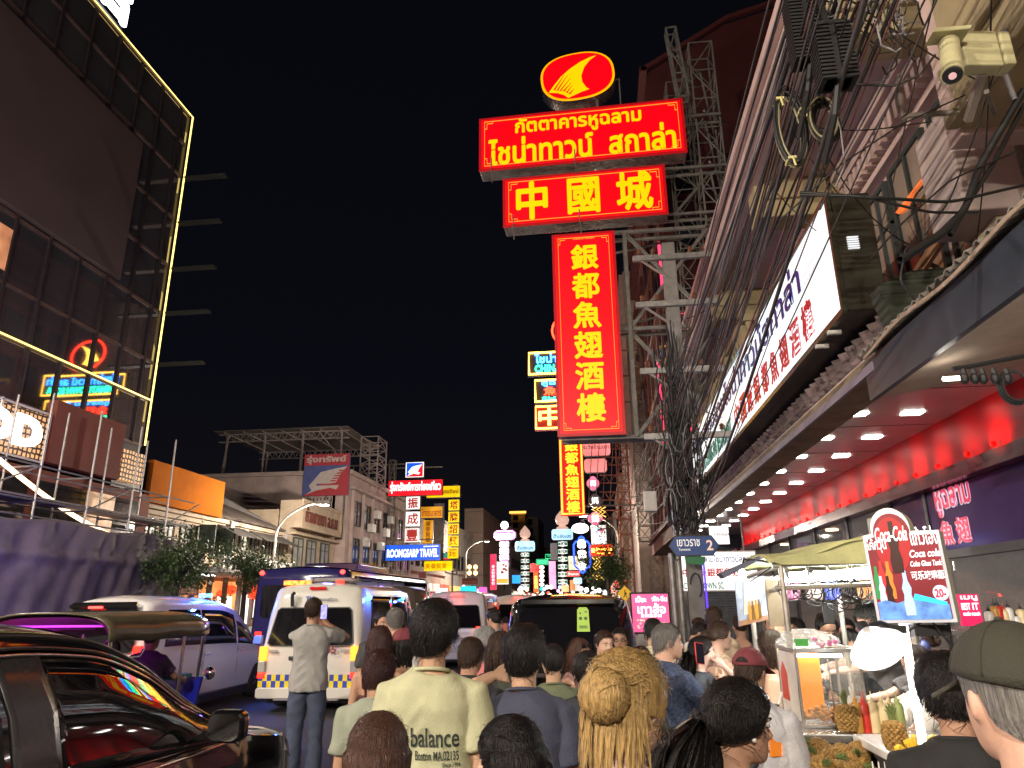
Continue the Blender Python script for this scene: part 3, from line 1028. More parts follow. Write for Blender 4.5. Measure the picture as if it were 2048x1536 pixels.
for y0, y1, z0, z1 in ((30.5, 31.6, .9, 2.2), (32.6, 33.9, 1.0, 2.3)):
    MB().box(-16.5, -16.4, y0, y1, z0, z1).build('display', SHOPW, t, True)
for y in np.arange(26.6, 34.7, 1.3):
    MB().box(-16.3, -16.1, y - .06, y + .06, .12, 3.0).build('post', RUST, t, True)
t = thing('shutter_shop', 'shop front with cool white tubes beside the netting', 'shop', (-16.5, 24.8, .12))
MB().box(-17.2, -17.1, 23.4, 26.4, .12, 2.9).build('shutter', GREYP, t, True)
MB().box(-15.2, -15.1, 24.4, 26.5, 2.2, 2.85).build('fascia', mat('dim_red_fascia', (.15, .03, .03), .5), t, True)
for y0, y1, z, x in ((23.4, 26.6, 2.05, -15.0), (25.7, 26.6, 2.92, -14.6), (23.7, 25.2, 2.1, -15.3)):
    MB().tube([(x, y0, z), (x, y1, z)], .035, 6).build('tube', TUBEW, t, True)
text('lettering', 'บ้านทองหยง', [mat('pale_letter', (.6, .3, .2), .5)], t, (-15.09, 24.6, 2.25), Y3, Z3, 1.7, .5, .01, .02)

# ================================================================ RIGHT SIDE
ROSEP = mat('rose_plaster', (.5, .37, .33), .8, var=.2, vscale=1.5, bump=.25, bscale=25)
OCHRE = mat('ochre_plaster', (.31, .25, .14), .8, var=.22, vscale=1.8, bump=.25, bscale=22)
TAUPE = mat('taupe_soffit', (.46, .37, .34), .8, var=.15, vscale=1.2)
WINF = mat('dark_green_frame', (.035, .045, .045), .45, var=.2)
WOODB = mat('stained_wood_board', (.3, .16, .09), .6, var=.3, vscale=3)
t = thing('corner_shophouse', 'rose and ochre plastered shophouse with dentil cornice above the white lightbox', 'building', (4.6, 5, .12))
XW = 4.5
b = MB().box(XW, 12, -14, 23.2, 4.9, 12.6)
b.build('wall', ROSEP, t, True)
# soffit slab and eave fascia running along the street
b = MB().box(3.0, XW, -14, 23.2, 8.62, 8.72)
b.build('soffit', TAUPE, t, True)
b = MB()
for x0, x1, z0, z1 in ((2.75, 3.0, 8.5, 9.2), (2.66, 2.75, 8.6, 8.74), (2.6, 2.75, 9.05, 9.2), (3.0, 3.1, 8.55, 8.619), (3.5, 3.6, 8.57, 8.619)):
    b.box(x0, x1, -14, 23.2, z0, z1)
b.build('eave', ROSEP, t, True, bevel=.015)
# moulded dentil cornice between wall and soffit
b = MB()
for x0, z0, z1 in ((XW - .34, 8.44, 8.61), (XW - .26, 8.3, 8.41), (XW - .1, 7.86, 7.98), (XW - .16, 7.8, 7.859)):
    b.box(x0, XW - .001, -14, 23.2, z0, z1)
for y in np.arange(5, 23, .2):
    b.box(XW - .24, XW - .002, y, y + .1, 8.02, 8.28)
b.build('cornice', ROSEP, t, True)
# ochre piers (party walls) crossing the soffit with deep beams
for y, xo in ((6.9, 2.9), (10.9, 2.9), (15.4, 2.9), (22.6, 2.9)):
    b = MB().box(xo, XW - .4, y, y + .5, 7.9, 8.61).box(XW - .35, XW + .001, y, y + .5, 4.9, 8.61).box(xo + .1, XW - .4, y - .08, y + .58, 8.2, 8.3)
    b.build('pier', OCHRE, t, True, bevel=.02)
# windows of the upper floor
WP = mat('curtained_pane', (.27, .21, .17), .2, var=.3, vscale=.8)
for y0, y1 in ((8.5, 9.6), (9.75, 10.45), (12.0, 13.1), (13.4, 14.5), (16.2, 17.3), (17.6, 18.6), (7.5, 8.3)):
    fo = window(t, XW - .002, y0, y1, 5.5, 7.72, 2, WINF, WP, nx=-1)
    MB().box(XW - .1, XW - .003, y0 - .08, y1 + .08, 5.4, 5.49).build('sill', ROSEP, fo, True)
b = MB()      # fan of security wires behind the nearest panes
for k in range(9):
    b.bar((XW - .04, 9.05, 6.1), (XW - .04, 9.05 + .45 * math.cos(.4 + k * .3), 6.1 + .8 * math.sin(.4 + k * .3)), .008)
b.build('wire_guard', STEEL, t, True)
# balcony with balusters further along
b = MB().box(3.15, XW, 13.9, 22.6, 6.2, 6.4).box(3.15, 3.4, 13.9, 22.6, 7.25, 7.4).box(3.4, XW, 13.9, 14.15, 7.25, 7.4)
for y in np.arange(14.3, 22.6, 2.0):
    b.box(3.14, 3.42, y - .15, y + .15, 6.4, 7.25)
b.build('balcony', OCHRE, t, True, bevel=.015)
b = MB()
pr = [(.05, 0), (.05, .08), (.085, .2), (.08, .34), (.045, .52), (.04, .68), (.07, .76), (.07, .85)]
for y in np.arange(14.0, 22.5, .3):
    b.lathe(pr, (3.28, y, 6.4), 8)
for x in np.arange(3.5, XW, .28):
    b.lathe(pr, (x, 14.02, 6.4), 8)
b.build('baluster', OCHRE, t, True, smooth=50)

# ochre wing wall next door, nearest the camera
t = thing('ochre_shophouse', 'ochre neighbouring shophouse wing projecting past the window wall at the top', 'building', (4, 2, .12))
b = MB().box(3.5, 12, -14, 6.05, 5.95, 12)
b.box(3.38, 3.5, -14, 6.05, 5.95, 6.12).box(3.42, 3.5, -14, 6.06, 6.5, 6.6)
b.build('wall', OCHRE, t, True, bevel=.02)
MB().box(3.52, 4.49, 6.051, 6.3, 5.9, 8.6).build('pier', ROSEP, t, True, bevel=.015)
b = MB().box(4.1, 4.48, -14, 6.04, 4.9, 5.95)
b.build('lower_wall', PINKP, t, True)
MB().box(4.05, 4.099, 3.2, 5.4, 5.0, 5.8).build('shutter', WOODB, t, True)
t = thing('meter_box', 'large taupe metal box hung below the ochre wing wall', 'box', (4.1, 7.2, 5.5))
MB().box(3.8, 4.4, 6.75, 7.45, 5.5, 6.75).build('case', TAUPE, t, True, bevel=.02)
MB().box(4.4, 4.495, 6.8, 7.4, 5.6, 6.6).build('bracket', STEEL, t, True)
t = thing('wooden_board', 'reddish wooden board under the arched board with painted orange glow', 'board', (3.9, 8, 5.2))
P = [atX(x, y, 4.05) for x, y in ((1822, 548), (1880, 452), (1893, 470), (1832, 562))]
MB().add(P + [q + [.05, 0, 0] for q in P], [(0, 1, 2, 3), (7, 6, 5, 4), (0, 4, 5, 1), (1, 5, 6, 2), (2, 6, 7, 3), (3, 7, 4, 0)]).build('board', WOODB, t, True)
b = MB()
for y in (7.6, 8.3):
    b.bar((4.48, y, 5.4), (4.08, y, 5.7), .04)
b.build('bracket', RUST, t, True)
t = thing('arched_board', 'board with painted orange glow and an arched cut hanging before the upper window', 'sign', (4.3, 8.6, 6.7))
P = [atX(x, y, 4.3) for x, y in ((1893, 303), (1904, 386), (1886, 404), (1872, 372), (1852, 362), (1832, 384), (1815, 420), (1806, 428), (1798, 425))]
ob = np.array([4.3, P[0][1], P[0][2]])
MB().prism([(ob[1] - q[1], q[2] - ob[2]) for q in P], ob, -Y3, Z3, .05).build('board', glow('board_painted_orange_light', (1, .2, .04), .7, .5, 3.0), t, True)  # emission stands in for orange light falling on the board
MB().bar(P[0] + [.05, 0, .02], P[-1] + [.05, 0, .02], .03).build('rail', RUST, t, True)

# ---------------------------------------------------------------- dark red gabled building behind the trusses
REDW = mat('dark_red_wall', (.085, .016, .014), .7, var=.25, vscale=1)
PINKL = glow('pink_strip', (1.0, .05, .14), 2.0)
t = thing('red_gabled_building', 'tall dark red gabled building behind the sign trusses', 'building', (6, 28, .12))
MB().box(3.2, 14, 25.9, 44, 4.4, 21.5).prism([(3.0, 21.5), (14, 21.5), (14, 28), (6.5, 25.8), (3.0, 23.6)], (0, 44, 0), X3, Z3, 18.1).build('wall', REDW, t, True)
b = MB()
for z in (20.9, 21.6):
    b.box(2.85, 3.2, 25.7, 44, z, z + .25)
b.box(2.7, 3.0, 25.6, 44, 23.5, 23.75).bar((2.8, 25.7, 23.6), (6.6, 25.7, 25.95), .2).bar((6.6, 25.7, 25.95), (14, 25.7, 28.1), .2)
for z in np.arange(5, 20, 2.9):
    b.box(3.0, 3.2, 25.8, 44, z, z + .22)
    for y in np.arange(26.5, 43, 2.2):
        b.box(3.1, 3.2, y, y + .2, z + .22, z + 2.9)
b.build('ledge', mat('maroon_trim', (.12, .028, .026), .6, var=.2), t, True)
m1, m2 = MB().box(-.045, 0, 0, 1.5, 0, 1.7).mesh('window'), MB().box(0, 1.2, -.06, 0, 0, 1.7).mesh('window')
for q in (m1, m2):
    q.materials.append(DPANE)
for z in np.arange(6, 20, 2.9):
    for y in np.arange(26.9, 43, 2.2):
        link('window', m1, (), t, True).location = (3.195, y, z)
    for x in np.arange(3.6, 12, 2):
        link('window', m2, (), t, True).location = (x, 25.9, z)
for p, q in (((3.0, 30, 8), (3.0, 30, 12)), ((2.95, 25.75, 13.4), (2.95, 25.75, 15.4)), ((3.6, 25.6, 5.9), (3.6, 25.6, 7.8)), ((3.6, 25.6, 9.5), (5.2, 25.6, 9.5)), ((3.2, 25.6, 12.3), (4.6, 25.6, 12.3))):
    MB().bar(p, q, .1).build('light_strip', PINKL, t, True)
SLATS = node_bands(mat('pale_slat_screen', (.45, .36, .3), .7, var=.15), 'Z', 4, 0, .8)
t = thing('slatted_facade', 'pale ribbed facade strips beyond the dark red building', 'building', (3.5, 55, .12))
MB().box(2.6, 12, 46, 60, .12, 24).build('wall', SLATS, t, True)
b = MB()
for y in np.arange(46.5, 60, .9):
    b.box(2.35, 2.6, y, y + .35, 8, 24)
b.build('fin', ROSEP, t, True)
block('shophouse', 'brown shophouse with lattice signs past the ribbed facade', 2.2, 12, 61, 80, 12, FACM[4], nx=-1)
block('shophouse', 'pale shophouse far along the right kerb', 2.0, 12, 81, 105, 11, FACM[2], nx=-1)
block('shophouse', 'grey shophouse at the far right end of the street', 1.4, 12, 106, 150, 13, FACM[3], nx=-1)

# ---------------------------------------------------------------- the main red signs over the street
SRED = glow('sign_red', (1.0, .0, .006), 1.0, .35, .9)
SREDD = mat('sign_red_edge', (.35, .01, .012), .4, emit=.25, ecol=(1, 0, .01), var=0)
SYEL = glow('sign_yellow', (1.0, .58, .0), 1.0)
SORG = glow('sign_border_gold', (1.0, .36, .03), 1.1)
TIN = mat('patchy_tin_case', (.42, .38, .37), .22, .9, var=.4, vscale=4, bump=.6, bscale=7)


def fret(b, x0, x1, z0, z1, Y, th, k):
    """thin gold frame with stepped fret corners"""
    for sx, sz, cx, cz in ((1, 1, x0, z0), (-1, 1, x1, z0), (1, -1, x0, z1), (-1, -1, x1, z1)):
        P = lambda a, c: (cx + sx * a * k, Y, cz + sz * c * k)
        for pl in ([(0, 3.4), (0, 0), (3.4, 0)], [(1.0, 3.4), (0, 3.4)], [(3.4, 1.0), (3.4, 0)], [(1.0, 2.3), (1.0, 1.0), (2.3, 1.0)], [(1.0, 2.3), (1.0, 3.4)], [(2.3, 1.0), (3.4, 1.0)]):
            for p, q in zip(pl, pl[1:]):
                b.bar(P(*p), P(*q), th, .01)
    g = 3.4 * k
    for p, q in (((x0 + g, Y, z0), (x1 - g, Y, z0)), ((x0 + g, Y, z1), (x1 - g, Y, z1)), ((x0, Y, z0 + g), (x0, Y, z1 - g)), ((x1, Y, z0 + g), (x1, Y, z1 - g))):
        b.bar(p, q, th, .01)


def red_sign(name, label, x0, x1, z0, z1, lines, Y=18.0, dep=.55, rot=0.0, group=None, fk=.075):
    """yawed slightly, so it is built round its own right end"""
    t = thing(name, label, 'sign', (x1, Y, z0), rz=rot, group=group)
    W, H = x1 - x0, z1 - z0
    MB().box(-W, 0, .0, dep, 0, H).build('case', TIN, t, bevel=.015)
    MB().box(-W - .015, .015, -.03, .0, -.015, H + .015).build('edge', SREDD, t)
    m = .07
    MB().box(-W + m, -m, -.042, -.031, m, H - m).build('face', SRED, t)
    b = MB()
    fret(b, -W + .16, -.16, .14, H - .14, -.047, .03, fk)
    b.build('fret_border', SORG, t)
    for body, fx0, fy0, fx1, fy1, bold in lines:
        text('lettering', body, [SYEL], t, (-W + W * fx0, -.045, H * fy0), X3, Z3, W * (fx1 - fx0), H * (fy1 - fy0), bold, .012, world=False)
    # stiffener rods hanging in front of the box
    b = MB()
    for fx in (.06, .47):
        b.tube([(-W + W * fx, -.07, H * .22), (-W + W * fx + .03, -.07, -.45 if H < 3 else H * .2)], .02, 6)
    if H < 3:
        b.build('rod', RUST, t)
    return t


red_sign('restaurant_sign', 'wide red lightbox with two lines of yellow Thai lettering, topmost board', -3.0, 3.06, 14.12, 15.95,
         [('กัตตาคารหูฉลาม', .18, .56, .80, .93, .03), ('ไชน่าทาวน์  สกาล่า', .045, .07, .955, .58, .03)], rot=R(-1.6))
t = red_sign('restaurant_sign', 'red lightbox with three large yellow characters between the wide and tall boards', -2.28, 2.38, 12.17, 13.75,
             [('中', .08, .1, .28, .9, .032), ('國', .4, .14, .6, .88, .028), ('城', .7, .12, .92, .92, .03)], rot=R(-1.6))
red_sign('restaurant_sign', 'tall vertical red lightbox with six yellow characters', -.88, .85, 5.92, 11.74,
         [(ch, .29, 1 - .062 - (i + .90) * .149, .73, 1 - .062 - i * .149 + .0, .03) for i, ch in enumerate('銀都魚翅酒樓')], rot=R(-1.0), dep=.45, fk=.055)
t = bpy.data.objects['restaurant_sign.002']
text('small_print', 'โปรดระวัง ทรัพย์สิน', [SORG], t, (-1.15, -.05, 5.62), X3, Z3, .6, .07, .01, .005, world=False)
# oval emblem on top
t = thing('emblem_sign', 'oval red lightbox with a yellow curved fin emblem above the boards', 'sign', (.03, 18, 16.15), rz=R(-1.6))
ov = [(1.13 * math.copysign(abs(math.cos(a)) ** .82, math.cos(a)), .94 + .86 * math.copysign(abs(math.sin(a)) ** .82, math.sin(a))) for a in np.linspace(0, 2 * math.pi, 56, endpoint=False)]
tl = R(5)
ov = [(x * math.cos(tl) - (y - .94) * math.sin(tl), .94 + x * math.sin(tl) + (y - .94) * math.cos(tl)) for x, y in ov]
sc = lambda k: [(x * k, .94 + (y - .94) * k) for x, y in ov]
MB().prism(ov, (0, .5, 0), X3, Z3, .5).build('case', TIN, t)
MB().prism(sc(.99), (0, 0, 0), X3, Z3, .02).build('rim', glow('rim_orange', (1, .42, .0), 1.1), t)
MB().prism(sc(.93), (0, -.021, 0), X3, Z3, .012).build('face', SRED, t)
FINP = [(-.88, .42), (-.72, .66), (-.5, .95), (-.2, 1.22), (.12, 1.43), (.42, 1.56), (.6, 1.6), (.4, 1.46), (.22, 1.22), (.12, .92), (.14, .68), (.26, .46), (.34, .4), (.1, .33), (-.16, .22), (-.3, .16), (-.42, .28), (-.62, .38)]
MB().prism(FINP, (0, -.034, 0), X3, Z3, .01).build('fin_emblem', SYEL, t)
b = MB()
for x0, y0, x1, y1, w in ((-.74, .5, -.4, 1.0, .05), (-.64, .48, -.3, .98, .045), (-.55, .45, -.22, .86, .04), (-.46, .42, -.2, .68, .05), (-.36, .36, -.18, .58, .04), (-.28, .3, -.12, .46, .05), (-.7, .46, -.36, .42, .07), (-.4, .4, -.22, .26, .06)):
    b.prism([(x0, y0), (x0 + w, y0 - .02), (x1 + .012, y1), (x1, y1)], (0, -.046, 0), X3, Z3, .006)
b.build('fin_strokes', SRED, t)
b = MB()
for x in (-.55, .55):
    b.bar((x, .25, -.25), (x, .25, .35), .08)
b.tube([(1.1, .2, .8), (1.25, .2, .85), (1.25, .2, -.2)], .025, 6)
b.build('leg', RUST, t)

# trusses carrying the boards
TR = mat('grey_lattice_steel', (.2, .19, .17), .6, .35, var=.35, vscale=4)
t = thing('lattice_mast', 'tall grey lattice mast and cross beams holding the red boards', 'mast', (3.6, 18.6, 5))
b = MB()
truss(b, (3.85, 18.9, 4.9), (3.85, 18.9, 18.4), .75, 13, .7, .03)
for z in (12.35, 13.85, 15.6):
    for y in (18.2, 18.6):
        b.bar((-2.2 if z > 13 else -2, y + .15, z), (4.2, y + .15, z), .06)
for z in (5.9, 8.9, 11.85):
    b.bar((-.8, 18.3, z), (4.2, 18.3, z), .09)
    b.bar((-.8, 18.75, z), (4.2, 18.75, z), .09)
for x0, x1 in ((1.0, 3.5),):
    b.bar((1.15, 18.25, 5.9), (1.15, 18.25, 11.85), .1).bar((1.15, 18.75, 5.9), (1.15, 18.75, 11.85), .08)
    for z in (5.9, 8.9):
        b.bar((1.15, 18.3, z), (3.5, 18.3, z + 2.95), .09)
        b.bar((3.5, 18.34, z), (1.15, 18.34, z + 2.95), .09)
for z in (12.4, 14.2, 16):
    b.bar((2.6, 18.5, z), (3.8, 18.8, z + 1.5), .07)
    b.bar((3.8, 18.7, z), (4.8, 20.5, z + .8), .06).bar((3.8, 18.7, z + 1.4), (4.6, 21, z - .2), .06)
truss(b, (3.2, 18.6, 16.4), (3.0, 18.6, 19.0), .3, 3, .3, .035)
b.build('frame', TR, t, True)
t = thing('lattice_mast', 'rear lattice mast standing closer to the rose shophouse', 'mast', (4.3, 20.6, 5))
b = MB()
truss(b, (3.35, 20.8, 9.2), (3.35, 20.8, 18.6), .7, 9, .7, .026)
truss(b, (3.4, 20.8, 4.6), (3.4, 20.8, 9.2), .55, 6, .55, .045)
for z in (10, 12.5, 15):
    b.bar((3.0, 20.4, z), (4.4, 22.6, z + .6), .06)
    b.bar((1.0, 20.8, z), (3.2, 20.8, z + .4), .06)
b.build('frame', TR, t, True)
t = thing('sign_gantry', 'dark lattice frame carrying the small neon boards beyond the tall red sign', 'frame', (1, 40.5, 5))
b = MB()
truss(b, (2.7, 40.9, 5), (2.7, 40.9, 17), .7, 14, .7, .05)
for z in (7, 10.9, 13, 14.6, 16.2):
    b.bar((-3.2 if z > 11 else -1.9, 40.6, z), (3.0, 40.6, z), .08)
for i in range(8):
    b.bar((-.4 + i * .4, 40.7, 7), (0 + i * .4, 40.7, 10.9), .04)
b.build('frame', RUST, t, True)

# ---------------------------------------------------------------- neon boards on Y = 40 (mirrored in the glass building across the street)
NBK = mat('neon_backing', (.05, .035, .03), .5, var=.2)
NY, NB, NG, NR, NW = (glow('neon_yellow', (1, .52, .06), 11), glow('neon_blue', (.03, .3, 1), 15), glow('neon_green', (.02, .9, .42), 13), glow('neon_red', (1, .03, .01), 13), glow('neon_white', (1, .95, .9), 5))


def neon(name, label, r, Y, back, rim, lines, rr=.05):
    Y *= .9625
    x0, x1, z0, z1 = r[0] * .9625, r[1] * .9625, (r[2] - CZ) * .9625 + CZ, (r[3] - CZ) * .9625 + CZ
    w, h = x1 - x0, z1 - z0
    t = thing(name, label, 'sign', ((x0 + x1) / 2, Y, z0))
    MB().box(x0, x1, Y, Y + .3, z0, z1).build('case', back, t, True)
    MB().tube([(x0 + .08, Y - .05, z0 + .08), (x1 - .08, Y - .05, z0 + .08), (x1 - .08, Y - .05, z1 - .08), (x0 + .08, Y - .05, z1 - .08), (x0 + .08, Y - .05, z0 + .04)], rr, 6).build('rim_tube', rim, t, True)
    for body, m, a, b_, c, d, bo in lines:
        text('neon_lettering', body, [m], t, (x0 + w * a, Y - .05, z0 + h * b_), X3, Z3, w * (c - a), h * (d - b_), bo, .04)
    return t


neon('neon_sign', 'neon board with blue Thai and green Latin lettering in a yellow rim', (-3.65, 1.9, 14.68, 16.18), 40, NBK, NY,
     [('ไชน่าทาวน์ สกาล่า', NB, .08, .5, .94, .88, .02), ('CHINATOWN SCALA', NG, .08, .12, .92, .42, .02)])
neon('neon_sign', 'neon board with blue, red and green lines, second from the top', (-3.3, 1.5, 12.98, 14.45), 40, NBK, NY,
     [('หูฉลาม รังนก', NB, .1, .68, .9, .92, .02), ('魚翅 燕窩', NR, .12, .3, .8, .66, .02), ("SHARK'S FIN", NG, .1, .08, .9, .24, .01)])
neon('neon_sign', 'neon board with red and yellow characters, lowest of the wide three', (-3.3, 1.5, 11.36, 12.84), 40, mat('neon_red_back', (.2, .01, .01), .5, emit=.12, ecol=(1, 0, 0), var=0), NY,
     [('中國城', NY, .05, .15, .95, .88, .02)])
t = neon('neon_sign', 'tall vertical neon board with six yellow characters on red', (-1.93, -.58, 6.43, 10.8), 40, mat('neon_red_back2', (.4, .01, .01), .5, emit=.5, ecol=(1, 0, 0), var=0), glow('neon_amber', (1, .45, .05), 2.2), 
         [(ch, glow('neon_yellow_letter', (1, .75, .02), 1.3), .24, 1 - .03 - (i + .93) * .158, .8, 1 - .03 - i * .158, .03) for i, ch in enumerate('銀都魚翅酒樓')], .06)
t = thing('neon_emblem', 'round red neon ring with a yellow fin on top of the neon boards', 'sign', (-.9, 40, 16.3))
MB().tube([(-.9 + 1.15 * math.cos(a), 38.45, 16.85 + 1.0 * math.sin(a)) for a in np.linspace(0, 2 * math.pi, 30)], .06, 6).build('ring_tube', NR, t, True)
MB().prism([(x * .95, y) for x, y in FINP], (-.9, 38.45, 15.95), X3, Z3, .04).build('fin_tube', NY, t, True)
b = MB()
for x in (-1.5, -.3):
    b.bar((x, 38.7, 15.5), (x, 38.7, 17.0), .08)
b.build('leg', RUST, t, True)

# ---------------------------------------------------------------- white restaurant lightbox along the facade
t = thing('restaurant_lightbox', 'long white lightbox with blue Thai and red character lettering along the facade', 'sign', (3, 15, 5.03))
XS = 3.0
WHS = glow('white_sign_face', (.9, .96, 1.0), .95, .3, .6)
OLV = mat('olive_sign_case', (.07, .07, .05), .3, .6, var=.25, vscale=2)
MB().box(XS + .012, XS + .5, 8.1, 22.6, 5.03, 6.58).build('case', OLV, t, True, bevel=.02)
b = MB()
for i in range(6):      # the face is six acrylic sheets
    y0 = 8.14 + i * (14.42 / 6)
    b.box(XS, XS + .011, y0 + .006, y0 + 14.42 / 6 - .006, 5.08, 6.55)
b.build('face', WHS, t, True)
b = MB()
b.box(XS - .03, XS + .03, 8.08, 22.62, 5.0, 5.075).box(XS - .02, XS + .03, 8.08, 22.62, 6.55, 6.6).box(XS - .03, XS + .02, 8.07, 8.138, 5.075, 6.55)
b.build('trim', OLV, t, True)
b = MB()
for i in range(6):
    b.box(XS + .15, XS + .28, 8.07, 8.098, 5.82 + i * .03, 5.82 + i * .03 + .009)
b.build('vent', glow('vent_slot', (.95, .97, 1), .8), t, True)
BLT = mat('blue_sign_letter', (.01, .015, .16), .4, emit=.1, ecol=(.02, .02, .6), var=0)
RL2 = mat('red_sign_letter', (.35, .01, .02), .4, emit=.35, ecol=(.75, .005, .01), var=0)
GL2 = mat('green_sign_letter', (.0, .14, .09), .4, emit=.14, ecol=(0, .42, .25), var=0)
text('lettering', 'ภัตตาคารหูฉลามไชน่าทาวน์สกาล่า', [BLT], t, (XS - .002, 22.2, 5.78), -Y3, Z3, 22.2 - 9.55, .70, .012, .012)
for i, ch in enumerate('中國城銀都魚翅酒樓'):
    yc = 14.95 - i * .655
    text('lettering', ch, [RL2], t, (XS - .002, yc, 5.2), -Y3, Z3, .5, .52, .014, .012)
text('lettering', 'CHINA TOWN SCALA SHARK-FINS RESTAURANT', [GL2], t, (XS - .002, 22.2, 5.2), -Y3, Z3, 6.8, .42, .015, .012)
# cornice of old corrugated plaster under the lightbox
t = thing('scalloped_cornice', 'sooty scalloped cornice ledge under the long white lightbox', 'cornice', (3.3, 15, 4.1))
SOOT = mat('sooty_plaster', (.15, .11, .105), .85, var=.5, vscale=3, bump=.4, bscale=25)


def corn(u, v):
    y = 7.5 + 15.1 * u
    prof = [(3.55, 5.02), (3.42, 4.98), (3.40, 4.86), (3.22, 4.8), (3.28, 4.66), (3.18, 4.52), (3.06, 4.42), (3.1, 4.34)]
    i = min(len(prof) - 2, int(v * (len(prof) - 1)))
    f = v * (len(prof) - 1) - i
    x = prof[i][0] * (1 - f) + prof[i + 1][0] * f
    z = prof[i][1] * (1 - f) + prof[i + 1][1] * f
    s = .055 * math.sin(y * 2 * math.pi / .26) * min(1, v * 3) * (1 if v < .9 else 0)
    return (x + s * .9, y, z)


MB().grid(corn, 600, 22).build('scallop', SOOT, t, True, smooth=0)
b = MB().box(3.05, 3.6, 7.5, 22.6, 4.22, 4.33).box(3.0, 3.05, 7.5, 22.6, 4.16, 4.3)
b.build('ledge', mat('grimy_ledge', (.22, .17, .1), .8, var=.4, vscale=2.5), t, True)
MB().box(2.96, 3.0, 7.48, 22.6, 4.1, 4.2).build('gutter', mat('violet_grey_gutter', (.2, .17, .22), .5, var=.3), t, True)
MB().box(3.6, 4.48, 7.5, 22.6, 4.32, 5.0).build('backing', SOOT, t, True)
# mossy broken end of the cornice
t = thing('mossy_beam_end', 'dark green mossy beam end between the cornice and the corrugated awning', 'beam', (3.3, 7.3, 4.3))
MOSS = node_bands(mat('mossy_board', (.03, .036, .024), .85, var=.5, vscale=5), 'Z', 4, 0, .8)
MB().prism([(3.05, 4.95), (3.2, 4.3), (4.45, 4.3), (4.45, 5.15), (3.4, 5.1)], (0, 7.49, 0), X3, Z3, .25).build('beam', MOSS, t, True)
# light strip-lamp and old fluorescent brackets on the cornice
for y in (8.6, 9.1):
    tag(MB().cbox((3.02, y, 4.95), (.16, .05, .05)).build('sign_clamp', WHITEM), 'pale metal clamp under the near end of the white lightbox', 'clamp', 'clamps under the white lightbox')

# ---------------------------------------------------------------- neighbour's corrugated awning (nearest)
CORR = mat('corrugated_sheet', (.26, .24, .21), .6, .3, var=.35, vscale=4)
t = thing('corrugated_awning', 'corrugated awning with dark blue fascia and cream soffit above the food cart', 'awning', (3.6, 2, 3.8))


def corr(u, v):
    y = -10 + 17.7 * u
    return (2.92 + 1.15 * v, y, 4.33 + .5 * v + .028 * math.sin(y * 2 * math.pi / .16))


MB().grid(corr, 900, 4).build('sheet', CORR, t, True, smooth=0, thick=.012)
MB().box(2.97, 3.03, -10, 7.72, 3.83, 4.25).build('fascia', mat('dark_blue_fascia', (.028, .036, .05), .35, var=.25), t, True)
MB().add([(3.03, -10, 3.86), (3.03, 7.72, 3.86), (5.0, 7.72, 4.15), (5.0, -10, 4.15)], [(0, 1, 2, 3)]).build('soffit', mat('cream_canvas_soffit', (.48, .38, .29), .75, var=.18, vscale=2.5, bump=.2, bscale=6), t, True, thick=.02)
MB().tube([(2.9, y, 4.27 + .03 * math.sin(y * 3.1)) for y in np.arange(-6, 7.7, .25)], .02, 6).build('rope', mat('pale_rope', (.4, .3, .22), .8), t, True)
MB().box(4.1, 4.5, -14, 7.5, 4.3, 5.0).build('backing', DARK, t, True)
NT = glow('awning_tube_and_fill', (1, .93, .82), 24)
for y in (-6, -3.5, -1, 1.5, 4):
    MB().tube([(4.3, y, 3.75), (4.3, y + 1.2, 3.75)], .02, 6).build('tube_light', NT, t, True)  # unseen tubes added to brighten the soffit and the stall
p = at(1905, 757, 6.6)
MB().tube([p - [.08, 0, 0], p + [.08, 0, 0]], .02, 6).build('tube_light', NT, t, True)

# ---------------------------------------------------------------- restaurant arcade: mirror ceiling, downlights, red band, glass front
CEIL = mat('polished_ceiling', (.62, .56, .52), .22, .12, var=.15, vscale=.8, rvar=.06)
t = thing('arcade_ceiling', 'polished metal arcade ceiling dotted with square downlights', 'ceiling', (4.2, 16, 4.3))
MB().box(3.05, 6.2, 7.72, 29.5, 4.301, 4.36).build('panel', CEIL, t, True)
b = MB()
for y in np.arange(9, 29, 2.0):
    b.box(3.1, 6.2, y - .006, y + .006, 4.296, 4.3005)
b.build('seam', DARK, t, True)
DL = glow('downlight', (1, .95, .86), 22)
for i in range(12):
    for x in (3.72, 4.48):
        y = 10.2 + i * 1.55 + (x - 3.72) * .06
        MB().box(x - .13, x + .13, y - .09, y + .09, 4.285, 4.299).build('downlight', DL, t, True)
REDB = mat('glossy_red_band', (.42, .006, .01), .35, var=.08, vscale=1.5, spec=.08)
REDK = mat('dark_red_panel', (.1, .012, .02), .2, var=.15)
t = thing('red_fascia_band', 'glossy red band washed by small red lamps below the arcade ceiling', 'fascia', (5.1, 16, 3.6))
MB().box(5.1, 5.4, 4.0, 26.5, 3.62, 4.298).build('band', REDB, t, True)
MB().box(5.06, 5.38, 4.0, 26.6, 3.42, 3.615).build('lower_band', REDK, t, True)
RLAMP = glow('red_wash_lamp', (1, .01, .0), .3)
